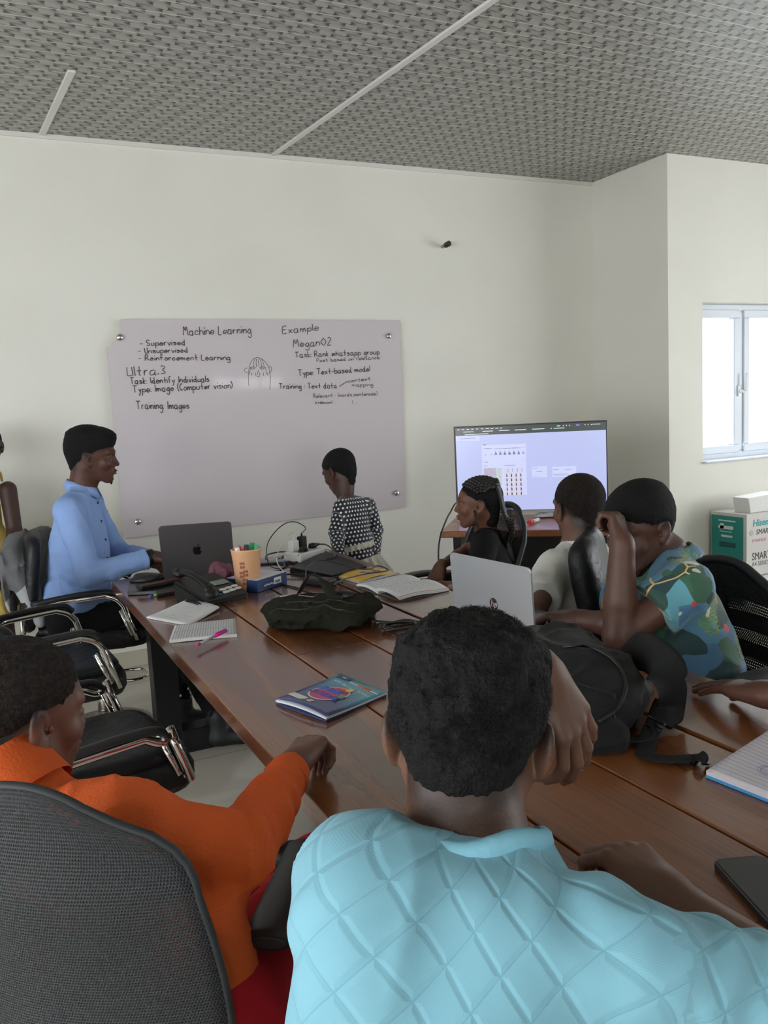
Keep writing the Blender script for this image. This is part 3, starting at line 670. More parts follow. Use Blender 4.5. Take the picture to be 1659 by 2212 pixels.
# ---------------------------------------------------------------- sculpting by distance fields
f4 = np.float32
def _v(a): return np.asarray(a, f4)
def hashn(ix, iy, iz, seed):
    h = (ix.astype(np.int64)*374761393+iy.astype(np.int64)*668265263+iz.astype(np.int64)*2147483647+seed*1274126177) & 0xffffffff
    h = ((h ^ (h >> 13))*1274126177) & 0xffffffff
    return ((h ^ (h >> 16)) & 0xffff).astype(f4)/65535.0
def vnoise(P, s, seed=0):
    """value noise -1..1, P (...,3)"""
    q = P*s; i = np.floor(q).astype(np.int64); f = (q-i).astype(f4); f = f*f*(3-2*f); r = 0
    for dx in (0, 1):
        for dy in (0, 1):
            for dz in (0, 1):
                w = (f[..., 0] if dx else 1-f[..., 0])*(f[..., 1] if dy else 1-f[..., 1])*(f[..., 2] if dz else 1-f[..., 2])
                r = r+w*hashn(i[..., 0]+dx, i[..., 1]+dy, i[..., 2]+dz, seed)
    return r*2-1
def rc(a, b, ra, rb):
    a = _v(a); b = _v(b); ba = b-a; L2 = float(ba@ba)+1e-12
    def f(P):
        t = np.clip(((P-a)@ba)/L2, 0, 1); q = P-a-t[..., None]*ba
        return np.sqrt((q*q).sum(-1))-(ra+(rb-ra)*t)
    f.bb = (np.minimum(a, b)-max(ra, rb), np.maximum(a, b)+max(ra, rb)); return f
def ell(c, r, R=None):
    """ellipsoid, R columns = local axes"""
    c = _v(c); r = _v(r); R = np.eye(3, dtype=f4) if R is None else _v(R)
    def f(P):
        q = (P-c)@R; k0 = np.sqrt(((q/r)**2).sum(-1)); k1 = np.sqrt(((q/(r*r))**2).sum(-1))+1e-9
        return k0*(k0-1)/k1
    m = float(r.max()); f.bb = (c-m, c+m); return f
def cut(f, p, n, k=0.004):
    """keep the side of the plane through p that n points away from"""
    p = _v(p); n = _v(n); n = n/np.linalg.norm(n)
    def g(P): d = (P-p)@n; a = f(P); h = np.maximum(k-np.abs(a-d), 0)/k; return np.maximum(a, d)+h*h*k/4
    g.bb = f.bb; return g
def field(ops, P):
    """ops: (kind, prim, k) with kind u = union, s = subtract, d = displace, c = intersect"""
    V = np.full(P.shape[:-1], 1.0, f4)
    lo = P.reshape(-1, 3).min(0); hi = P.reshape(-1, 3).max(0)
    for op in ops:
        kd, f, k = op
        bb = getattr(f, 'bb', None)
        if bb is not None and kd in 'us' and (np.any(bb[0] > hi+.05) or np.any(bb[1] < lo-.05)): continue
        a = f(P).astype(f4)
        if kd == 'u':
            h = np.maximum(k-np.abs(V-a), 0)/k; V = np.minimum(V, a)-h*h*k/4
        elif kd == 's':
            a = -a; h = np.maximum(k-np.abs(V-a), 0)/k; V = np.maximum(V, a)+h*h*k/4
        elif kd == 'c':
            h = np.maximum(k-np.abs(V-a), 0)/k; V = np.maximum(V, a)+h*h*k/4
        else: V = V+a
    return V
def nets(ops, lo, hi, res):
    """surface nets over a box; returns verts, quads"""
    lo = np.asarray(lo, float); hi = np.asarray(hi, float); n = np.maximum(((hi-lo)/res).astype(int)+1, 3)
    ax = [lo[i]+res*np.arange(n[i]) for i in range(3)]
    V = np.empty(n, f4); T = 20
    tl = [(i, j, k) for i in range(0, n[0], T) for j in range(0, n[1], T) for k in range(0, n[2], T)]
    cen = np.array([[ax[d][min(t[d]+T//2, n[d]-1)] for d in range(3)] for t in tl], f4); cv = field(ops, cen); rad = T*res*.9*1.35+.014
    for t, c in zip(tl, cv):
        s_ = tuple(slice(q, min(q+T, n[d])) for d, q in enumerate(t))
        if abs(c) > rad: V[s_] = c; continue
        X, Y, Z = np.meshgrid(ax[0][s_[0]], ax[1][s_[1]], ax[2][s_[2]], indexing='ij'); V[s_] = field(ops, np.stack([X, Y, Z], -1).astype(f4))
    ins = V < 0; nx, ny, nz = n-1
    cnt = np.zeros((nx, ny, nz), f4); acc = np.zeros((nx, ny, nz, 3), f4)
    cor = [(i, j, k) for i in (0, 1) for j in (0, 1) for k in (0, 1)]
    def sl(A, c): return A[c[0]:c[0]+nx, c[1]:c[1]+ny, c[2]:c[2]+nz]
    for a in cor:
        for d in range(3):
            if a[d]: continue
            b = list(a); b[d] = 1
            A, Bv = sl(V, a), sl(V, b); m = (A < 0) != (Bv < 0); den = A-Bv; den[den == 0] = 1
            t = np.where(m, A/den, 0); cnt += m
            for q in range(3): acc[..., q] += np.where(m, a[q]+(t if q == d else 0), 0)
    act = cnt > 0; ids = np.full(act.shape, -1, np.int64); ids[act] = np.arange(act.sum())
    I = np.argwhere(act); verts = lo+(I+acc[act]/cnt[act][:, None])*res; quads = []
    for d in range(3):
        e1, e2 = [(1, 2), (2, 0), (0, 1)][d]
        A = ins[tuple(slice(0, -1) if q == d else slice(None) for q in range(3))]; Bv = ins[tuple(slice(1, None) if q == d else slice(None) for q in range(3))]
        m = A != Bv; idx = np.argwhere(m)
        ok = (idx[:, e1] > 0) & (idx[:, e2] > 0) & (idx[:, e1] < n[e1]-1) & (idx[:, e2] < n[e2]-1); idx = idx[ok]
        if not len(idx): continue
        fl = A[tuple(idx.T)]
        def g(o1, o2): q = idx.copy(); q[:, e1] -= o1; q[:, e2] -= o2; return ids[tuple(q.T)]
        Q = np.stack([g(1, 1), g(0, 1), g(0, 0), g(1, 0)], 1); Q[~fl] = Q[~fl][:, ::-1]; quads.append(Q)
    return verts, (np.concatenate(quads) if quads else np.zeros((0, 4), np.int64))
def to_mesh(name, parts, uvf=None, colf=None):
    vs = []; qs = []; o = 0
    for v, q in parts: vs.append(v); qs.append(q+o); o += len(v)
    v = np.concatenate(vs).astype(f4); q = np.concatenate(qs)
    q = q[(q >= 0).all(1)]
    me = bpy.data.meshes.new(name); me.vertices.add(len(v)); me.vertices.foreach_set('co', v.ravel())
    me.loops.add(q.size); me.loops.foreach_set('vertex_index', q.ravel().astype(np.int32)); me.polygons.add(len(q))
    me.polygons.foreach_set('loop_start', np.arange(0, q.size, 4, dtype=np.int32)); me.polygons.foreach_set('use_smooth', np.ones(len(q), bool))
    me.update(calc_edges=True)
    if uvf is not None:
        u = uvf(v)[q.ravel()].reshape(-1, 4, 2).astype(f4); per = uvf.period
        d = u[:, :, 0]-u[:, :1, 0]; u[:, :, 0] -= np.round(d/per)*per
        l = me.uv_layers.new(name='UVMap'); l.data.foreach_set('uv', u.ravel())
    if colf is not None:
        a = me.color_attributes.new('tint', 'FLOAT_COLOR', 'POINT'); c = np.ones((len(v), 4), f4); c[:, :3] = colf(v); a.data.foreach_set('color', c.ravel())
    return me
BODY = {}; TOR = {}
def sculpt(name, ops, blocks, m, parent, uvf=None, colf=None, label=None, disp=None):
    if name in ('body', 'left_arm', 'right_arm', 'hand', 'right_hand', 'left_hand', 'legs_skin'):      # one continuous body per person, joined at the end
        BODY.setdefault(parent.name, [parent, m, []])[2].append((ops, blocks, colf)); return None
    parts = [nets(ops, lo, hi, r) for lo, hi, r in blocks]
    if disp is not None: parts = [(v+disp(v), q) for v, q in parts]
    return obj(name, to_mesh(name, parts, uvf, colf), m, parent, label=label)
def flush_bodies():
    for key, (parent, m, lst) in BODY.items():
        if key in TOR:
            to = TOR[key]+[('d', lambda P: np.full(P.shape[:-1], .016, f4), 0)]; lo, hi = bbox_of(to, .0); lst.append((to, [(lo, hi, .012)], None))
        parts = []; cols = []
        for ops, blocks, colf in lst:
            for lo, hi, r in blocks:
                v, q = nets(ops, lo, hi, r); parts.append((v, q)); cols.append(colf(v) if colf else np.zeros((len(v), 3), f4))
        allc = np.concatenate(cols); obj('body', to_mesh('body', parts, None, lambda v: allc), m, parent)
def bbox_of(ops, pad=.03, only='u'):
    lo = np.min([f.bb[0] for k, f, _ in ops if k in only and hasattr(f, 'bb')], 0); hi = np.max([f.bb[1] for k, f, _ in ops if k in only and hasattr(f, 'bb')], 0)
    return lo-pad, hi+pad
def nrm(v): v = np.asarray(v, float); return v/np.linalg.norm(v)
def frame3(fwd, up):
    """columns: right, forward, up"""
    f = nrm(fwd); u = np.asarray(up, float); r = nrm(np.cross(f, u)); u = np.cross(r, f); return np.stack([r, f, u], 1)
# ---- materials of people
def skin(name, col, hair=(.008, .007, .007)):
    """skin with a vertex tint: r = how much stubble / hair shadow, g = nail, b = lip"""
    m = mat(name, col, .5, spec=.35, sss=.08); N = NT(m); a = N.n('Attribute', attribute_name='tint'); s = N.n('SeparateColor'); N.l(a.outputs['Color'], s.inputs[0])
    P = N.tc(); n = N.noise(P, 9, 4); c0 = N.mix(N.smooth(n, .35, .7), col, tuple(min(1, c*1.22) for c in col))
    g = N.noise(P, 420, 2); h = N.m('MULTIPLY', s.outputs[0], N.smooth(N.m('ADD', g, N.m('MULTIPLY', s.outputs[0], .35)), .42, .66))
    c1 = N.mix(h, c0, hair); c2 = N.mix(s.outputs[1], c1, tuple(min(1, c*1.9+.07) for c in col)); c3 = N.mix(s.outputs[2], c2, tuple(c*k for c, k in zip(col, (1.25, .85, .85))))
    N.l(c3, N.b.inputs['Base Color']); N.bump(N.noise(P, 260, 3), .12, .002); return m
hair_m = mat('black_hair', (.006, .0055, .006), .8, spec=.2, bump=(300, .6, 3))
eye_w = mat('eye_white', (.30, .27, .24), .45); eye_d = mat('eye_dark', (.01, .006, .004), .1); nail_m = mat('fingernail', (.42, .25, .18), .3)
# ---- head --------------------------------------------------------------
class Head:
    """head in its own frame: x right, y forward, z up, origin between the ears; H = scale (1 = adult 23 cm)"""
    def __init__(s, pos, fwd, up=(0, 0, 1), H=1.0, child=0.0, long=1.0, wide=1.0, jaw=1.0):
        s.o = np.asarray(pos, float); s.R = frame3(fwd, up); s.H = H; s.child = child; s.long = long; s.wide = wide; s.jaw = jaw
    def w(s, p): return s.o+s.R@(np.asarray(p, float)*s.H)
    def loc(s, P): return ((P-s.o)@s.R)/s.H
    def el(s, c, r, rot=None):
        R = s.R if rot is None else s.R@rot
        return ell(s.w(c), np.asarray(r)*s.H, R)
    def rc(s, a, b, ra, rb): return rc(s.w(a), s.w(b), ra*s.H, rb*s.H)
    def ops(s, neck=None, neckr=.055):
        H = s.H; W = s.wide; L = s.long; o = []
        o.append(('u', s.el((0, -.018, .035), (.074*W, .096*L, .080)), .01))
        o.append(('u', s.el((0, .018, .018), (.066*W, .070, .066)), .02*H))
        o.append(('u', s.el((0, .030, -.035), (.055*W*s.jaw, .056, .062)), .025*H))
        for q in (-1, 1):
            o.append(('u', s.rc((q*.052*W, -.004, -.035), (q*.020, .062, -.088), .016, .013), .028*H))
            o.append(('u', s.el((q*.038*W, .060, -.022), (.022, .020, .020)), .02*H))
            o.append(('u', s.rc((q*.012, .080, .026), (q*.046, .068, .028), .009, .008), .014*H))
        o.append(('u', s.el((0, .070, -.088), (.022, .016, .015)), .018*H))
        o.append(('u', s.el((0, .074, -.055), (.030, .018, .022)), .02*H))
        for q in (-1, 1):
            o.append(('s', s.el((q*.031, .094, .006), (.020, .018, .012)), .012*H))
            o.append(('u', s.el((q*.031, .073, .005), (.0155, .0125, .0105)), .003*H))
            o.append(('s', s.el((q*.031, .091, .0015), (.017, .010, .0012)), .0025*H))
        o.append(('u', s.rc((0, .082, .012), (0, .100, -.022), .0065, .0105), .011*H))
        for q in (-1, 1):
            o.append(('u', s.el((q*.0125, .092, -.026), (.0095, .010, .0075)), .006*H))
            o.append(('s', s.el((q*.0075, .097, -.0345), (.004, .005, .004)), .003*H))
        o.append(('u', s.el((0, .0925, -.0515), (.021, .010, .0062)), .005*H)); o.append(('u', s.el((0, .0905, -.0630), (.018, .010, .0068)), .005*H))
        o.append(('s', s.el((0, .104, -.0570), (.024, .012, .0012)), .003*H)); o.append(('s', s.el((0, .092, -.075), (.016, .008, .006)), .008*H))
        for q in (-1, 1):
            a = .30; ca, sa = math.cos(a), math.sin(a); rot = np.array([[1, 0, 0], [0, ca, -sa], [0, sa, ca]]); b = q*.42; cb, sb = math.cos(b), math.sin(b); rz = np.array([[cb, -sb, 0], [sb, cb, 0], [0, 0, 1]]); rr = rz@rot
            ex = .0745*W
            o.append(('u', s.el((q*(ex+.004), -.012, -.004), (.0085, .0185, .0315), rr), .006*H)); o.append(('u', s.el((q*(ex+.001), -.002, -.028), (.007, .010, .011), rr), .006*H))
            o.append(('s', s.el((q*(ex+.0125), -.006, .002), (.0075, .0115, .021), rr), .004*H)); o.append(('s', s.el((q*(ex+.004), .004, -.006), (.008, .007, .010), rr), .004*H))
            o.append(('u', s.el((q*(ex+.003), .007, -.007), (.0045, .004, .007), rr), .003*H))
        if neck is not None:
            n = np.asarray(neck, float); o.append(('u', rc(s.w((0, -.036, -.045)), n, neckr*H*.98, neckr*H*1.08), .03*H))
            o.append(('u', rc(s.w((0, -.02, -.055)), n*.6+s.w((0, .0, -.09))*.4, neckr*H*.8, neckr*H*.85), .03*H))
        return o
    def block(s, res, pad=.012, zlo=-.125):
        c = np.array([s.w((x, y, z)) for x in (-.093, .093) for y in (-.125, .115) for z in (zlo, .12)]); return c.min(0)-pad, c.max(0)+pad, res
    def hairline(s, L, nape=-.075, temple=.0, front=.055):
        """signed amount inside the hair region (local coordinates)"""
        x, y, z = L[..., 0], L[..., 1], L[..., 2]
        # front line over the forehead, dropping behind the ears to the nape
        t = np.clip((y+.02)/.10, 0, 1); zf = front*(t**1.3)+(1-t)*0
        back = np.clip((-.01-y)/.05, 0, 1); zl = zf*(1-back)+(nape+.035*np.clip(np.abs(x)/.07, 0, 1)**2)*back+(.012*(1-back))
        d = z-zl
        corner = np.hypot(np.maximum(y-.045, 0)/.05, np.maximum(np.abs(x)-.0, 0)/.09)
        return np.minimum(d, .05)-np.maximum(corner-.9, 0)*.05
def stubble(hd, nape=-.075, front=.055, soft=.02, amt=1.0):
    def c(v):
        L = hd.loc(v); h = hd.hairline(L, nape, front=front); k = np.clip(h/soft+.5, 0, 1)*amt
        out = np.zeros((len(v), 3), f4); out[:, 0] = k
        lip = np.exp(-((L[:, 2]+.057)/.009)**2-(L[:, 0]/.018)**2)*(L[:, 1] > .085); out[:, 2] = np.clip(lip*1.3, 0, 1); return out
    return c
def cap_hair(hd, thick, nape=-.06, front=.06, bumps=.0015, freq=90, top=0.0, taper=.03, res=.0025, name='hair', parent=None, m=None, seed=1, fronty=0.0):
    """close-cropped hair as a shell over the skull, thinning towards its edge"""
    H = hd.H; base = [('u', hd.el((0, -.018, .035), (.074*hd.wide, .096*hd.long, .080)), .01), ('u', hd.el((0, .018, .018), (.066*hd.wide, .070, .066)), .02*H), ('u', rc(hd.w((0, -.05, -.03)), hd.w((0, -.045, -.075)), .045*H, .045*H), .03*H)]
    def grow(P):
        L = hd.loc(P); h = hd.hairline(L, nape, front=front)+.006*vnoise(P, 130, seed+7)+.004*vnoise(P, 320, seed+9); k = np.clip(h/taper, -1, 1); k = np.where(k > 0, k**.8, k*2.5)
        tp = np.clip((L[..., 2]-.03)/.07, 0, 1)
        fr = np.clip((L[..., 1]-.02)/.06, 0, 1)*np.clip((L[..., 2]-.04)/.04, 0, 1)
        n = vnoise(P, freq, seed)*.6+vnoise(P, freq*2.3, seed+1)*.4
        return -(thick*k+top*tp*tp+fronty*fr+bumps*n*np.clip(k, 0, 1))*H
    lo, hi, _ = hd.block(res, .02+top, -.10)
    return sculpt(name, base+[('d', grow, 0)], [(lo, hi, res)], m or hair_m, parent)
def eyes(hd, parent, look=(0, 0)):
    for q in (-1, 1):
        bm = B(); c = Vector(hd.w((q*.031, .0735, .0045))); bmesh.ops.create_uvsphere(bm, u_segments=16, v_segments=10, radius=.0118*hd.H, matrix=Matrix.Translation(c))
        e = obj('eye', bm, eye_w, parent, True); bm = B(); bmesh.ops.create_uvsphere(bm, u_segments=14, v_segments=8, radius=.0068*hd.H, matrix=Matrix.Translation(Vector(hd.w((q*.031, .0800, .0040))))); obj('iris', bm, eye_d, e, True)
def eyebrows(hd, parent):
    bm = B()
    for q in (-1, 1):
        P = [hd.w((q*x, y, z)) for x, y, z in ((.013, .0885, .027), (.026, .0875, .033), (.040, .080, .032), (.049, .070, .026))]
        tube(bm, spline(P, 4), [.0022*hd.H]*6+[.0026*hd.H]*4+[.0012*hd.H]*3, 6, flat=.6)
    obj('eyebrows', bm, hair_m, parent)
# ---- hand --------------------------------------------------------------
def hand_ops(wr, fdir, back, side=1, s=1.0, curl=(.35, .4, .45, .5), spread=.06, thumb=(.6, .25), base=None, k2=1.0):
    """wr wrist, fdir finger direction, back = back-of-hand normal, side = +1 when the thumb lies towards fdir x back; returns ops, nails"""
    f = nrm(fdir); b = np.asarray(back, float); x = nrm(np.cross(f, b)); b = np.cross(x, f); x = x*side
    wr = np.asarray(wr, float)
    def W(p): return wr+(x*p[0]+f*p[1]+b*p[2])*s
    R = np.stack([x, f, b], 1); o = []; nails = []
    xs = (.029, .0098, -.0098, -.028); ky = (.088, .092, .087, .078); ln = ((.041, .025, .021), (.045, .029, .022), (.041, .027, .021), (.033, .020, .018)); rr = (.0092, .0094, .0089, .0080)
    o.append(('u', rc(W((0, -.012, 0)), W((0, .02, 0)), .0235*s, .026*s), .02*s))
    for i in range(4):
        o.append(('u', rc(W((xs[i]*.55, .012, .001)), W((xs[i], ky[i]-.004, .002)), .0165*s, .0112*s), .014*s))
    o.append(('u', ell(W((0, .05, -.004)), (.034*s, .042*s, .013*s), R), .012*s))
    o.append(('u', rc(W((.020, .018, -.006)), W((.036, .052, -.010)), .019*s, .012*s), .014*s))
    for i in range(4):
        a = spread*(1.5-i); p = np.array([xs[i], ky[i], .002]); c = curl[i]; tot = 0.0; rad = rr[i]
        for j in range(3):
            tot += c*(1.0, 1.15*k2, .75*k2)[j]; d = np.array([math.sin(a)*math.cos(tot), math.cos(a)*math.cos(tot), -math.sin(tot)]); q = p+d*ln[i][j]
            r2 = rad*(.93, .92, .86)[j]; o.append(('u', rc(W(p), W(q), rad*s, r2*s), (.006 if j == 0 else .0025)*s))
            if j < 2: pass
            nb = np.array([0, math.sin(tot), math.cos(tot)]); p0 = p; p = q; rad = r2
        nb = np.array([-math.sin(a)*0, math.sin(tot), math.cos(tot)]); nails.append((W(p+nb*rad*.80-d*.004), R@nrm(d), R@nb, .0062*s*(rad/.0072)))
    # thumb leaves the side of the palm
    ta, tc = thumb; p = np.array([.036, .050, -.011]); d = np.array([math.sin(ta), math.cos(ta), -.25-tc*.5]); d /= np.linalg.norm(d)
    q = p+d*.034; o.append(('u', rc(W(p), W(q), .0115*s, .0102*s), .01*s)); d2 = np.array([math.sin(ta-tc), math.cos(ta-tc), -.25-tc*.8]); d2 /= np.linalg.norm(d2)
    e = q+d2*.028; o.append(('u', rc(W(q), W(e), .0104*s, .0082*s), .003*s)); nb = nrm(np.cross(np.cross(d2, np.array([.75, 0, .66])), d2)); nails.append((W(e+nb*.0070-d2*.004), R@d2, R@nb, .0075*s))
    return o, nails
def add_nails(nails, parent, m=None):
    bm = B()
    for c, d, n, r in nails:
        M = basis(c, d, np.cross(n, d)); b = bmesh.ops.create_uvsphere(bm, u_segments=12, v_segments=8, radius=1.0)
        bmesh.ops.transform(bm, matrix=M @ Matrix.Diagonal((r*1.15, r*.82, r*.26, 1)), verts=b['verts'])
    obj('fingernails', bm, m or nail_m, parent, True)
def handblock(wr, fdir, res=.0022, s=1.0, back=.02):
    f = nrm(fdir); wr = np.asarray(wr, float); a = wr-f*back; b = wr+f*.20*s; R = .062*s
    # the fingers may curl away: keep a generous box
    return np.minimum(wr, b)-R, np.maximum(wr, b)+R, res
def block_pts(pts, pad, res):
    p = np.array(pts, float); return p.min(0)-pad, p.max(0)+pad, res
# ---- cloth helpers -----------------------------------------------------
def folds(amp, freq, seed=0, stretch=(1, 1, 1), rid=True):
    st = _v(stretch)
    def f(P):
        w = P*st+(.35/freq)*np.stack([vnoise(P, freq*.7, seed+11), vnoise(P, freq*.7, seed+12), vnoise(P, freq*.7, seed+13)], -1)
        n = vnoise(w, freq*.8, seed); r = (1-np.abs(n))**4
        return -amp*(1.5*(r-.3)+.35*vnoise(P*st, freq*2.0, seed+3))
    return f
def wrinkle_at(c, ax, amp, freq, rad):
    """ring folds along axis ax, strongest near c (elbow bunching)"""
    c = _v(c); ax = _v(nrm(ax))
    def f(P):
        d = P-c; t = d@ax; r2 = (d*d).sum(-1); return -amp*np.sin(t*freq+3*vnoise(P, 18, 5))*np.exp(-r2/(rad*rad))
    return f
class TorsoUV:
    """cylindrical uv around an axis, limbs get their own"""
    def __init__(s, segs, period): s.segs = segs; s.period = period     # segs: (a, b, ref, radius)
    def __call__(s, v):
        best = None; out = np.zeros((len(v), 2), f4)
        for a, b, ref, R in s.segs:
            a = np.asarray(a, float); b = np.asarray(b, float); ax = nrm(b-a); L = np.linalg.norm(b-a); x = nrm(np.cross(np.cross(ax, ref), ax)); y = np.cross(ax, x)
            t = (v-a)@ax; tc = np.clip(t, 0, L); d = np.linalg.norm(v-a-tc[:, None]*ax, axis=1)/R
            ang = np.arctan2((v-a)@y, (v-a)@x); n = max(1, round(2*PI*R/s.period)); u = ang/(2*PI)*n*s.period
            if best is None: best = d; out[:, 0] = u; out[:, 1] = t
            else:
                k = d < best; best = np.where(k, d, best); out[k, 0] = u[k]; out[k, 1] = t[k]
        return out
# ---------------------------------------------------------------- people
NOTINT = lambda v: np.zeros((len(v), 3), f4)
def torso_ops(hip, neck, SL, SR, s=1.0, dep=.105, belly=1.0, wide=1.0, key=None):
    hip, neck, SL, SR = [np.asarray(q, float) for q in (hip, neck, SL, SR)]
    up = nrm(neck-hip); rt = nrm(SR-SL); rt = nrm(rt-up*(rt@up)); fw = np.cross(up, rt); R = np.stack([rt, fw, up], 1)
    L = np.linalg.norm(neck-hip); W = np.linalg.norm(SR-SL)/2*wide; mid = (SL+SR)/2
    o = [('u', rc(SL, SR, .054*s, .054*s), .01), ('u', ell(hip*.36+mid*.64, (W*1.0, dep*s, .40*L), R), .05*s), ('u', ell(hip*.72+mid*.28+fw*.01, (W*.90*belly, dep*.98*s*belly, .38*L), R), .06*s),
         ('u', ell(hip+up*.02, (W*.98*belly, dep*1.05*s, .13*s), R), .06*s), ('u', rc(neck-up*.02, (SL*.62+neck*.38)-up*.012, .046*s, .046*s), .05*s), ('u', rc(neck-up*.02, (SR*.62+neck*.38)-up*.012, .046*s, .046*s), .05*s)]
    k = [q.name for q in COL.objects if q.type == 'EMPTY' and q.name.startswith('person')][-1]; TOR[k] = list(o)
    return o, up, rt, fw
def arm_ops(sh, el, wr, r=(.040, .033, .022), s=1.0):
    el = np.asarray(el, float); wr = np.asarray(wr, float); m = el*.62+wr*.38
    return [('u', rc(sh, el, r[0]*s, r[1]*s), .02), ('u', rc(el, m, r[1]*s, r[1]*.98*s), .012), ('u', rc(m, wr, r[1]*.98*s, r[2]*s), .01)]
def sleeve_ops(sh, el, wr, r0, r1, r2, end, k=.03):
    """end < 1: stops on the upper arm; 1..2: stops on the forearm"""
    sh, el, wr = [np.asarray(q, float) for q in (sh, el, wr)]
    if end <= 1:
        p = sh+(el-sh)*end; return [('u', cut(rc(sh, sh+(el-sh)*(end+.15), r0, r1), p, el-sh), k)], p, nrm(el-sh)
    p = el+(wr-el)*(end-1)
    return [('u', rc(sh, el, r0, r1), k), ('u', cut(rc(el, el+(wr-el)*(end-1+.1), r1, r2), p, wr-el), .02)], p, nrm(wr-el)
def ring(name, c, n, r, rr, m, parent, flat=1.0, ref=(0, 0, 1)):
    s_, u_ = frame_from(n, ref); bm = B(); tube(bm, [Vector(c)+s_*math.cos(a)*r+u_*math.sin(a)*r*flat for a in [2*PI*k/28 for k in range(28)]], rr, 8, closed=True); return obj(name, bm, m, parent)
def legs(parent, hipL, kneeL, ankL, hipR, kneeR, ankR, m, r=(.085, .06, .045), hem=None, nm='trousers', res=.009):
    o = [('u', rc(hipL, hipR, r[0]*1.12, r[0]*1.12), .02)]
    for h, k, a in ((hipL, kneeL, ankL), (hipR, kneeR, ankR)): o += [('u', rc(h, k, r[0], r[1]), .03), ('u', rc(k, a, r[1], r[2]), .02)]
    o.append(('d', folds(.004, 14, 4), 0)); lo, hi = bbox_of(o, .02); return sculpt(nm, o, [(lo, hi, res)], m, parent)
def shoe(parent, ank, toe, m, s=1.0, nm='shoe', z0=0.0):
    a = np.array([ank[0], ank[1], z0]); d = nrm(np.array([toe[0]-ank[0], toe[1]-ank[1], 0])); n = np.cross((0, 0, 1), d); R = np.stack([n, d, np.array([0, 0, 1.])], 1)
    o = [('u', ell(a+d*.05*s+np.array([0, 0, .035*s]), (.042*s, .12*s, .04*s), R), .02), ('u', rc(a+np.array([0, 0, .04]), a+np.array([0, 0, .12*s]), .042*s, .045*s), .03), ('u', ell(a+d*.12*s+np.array([0, 0, .03*s]), (.044*s, .06*s, .03*s), R), .02), ('c', lambda P: z0+.002-P[..., 2], .004)]
    lo, hi = bbox_of(o, .01); lo[2] = z0-.004; return sculpt(nm, o, [(lo, hi, .006)], m, parent)
cloth = lambda n, c, **k: mat(n, c, k.pop('rough', .85), spec=.2, sheen=k.pop('sheen', 0)*.3, bump=k.pop('bump', (500, .15, 2)), **k)
trouser_black = cloth('black_trousers', (.007, .007, .009)); shoe_black = mat('black_shoe', (.010, .010, .011), .5)
DOWN = np.array([0, 0, -1.0])

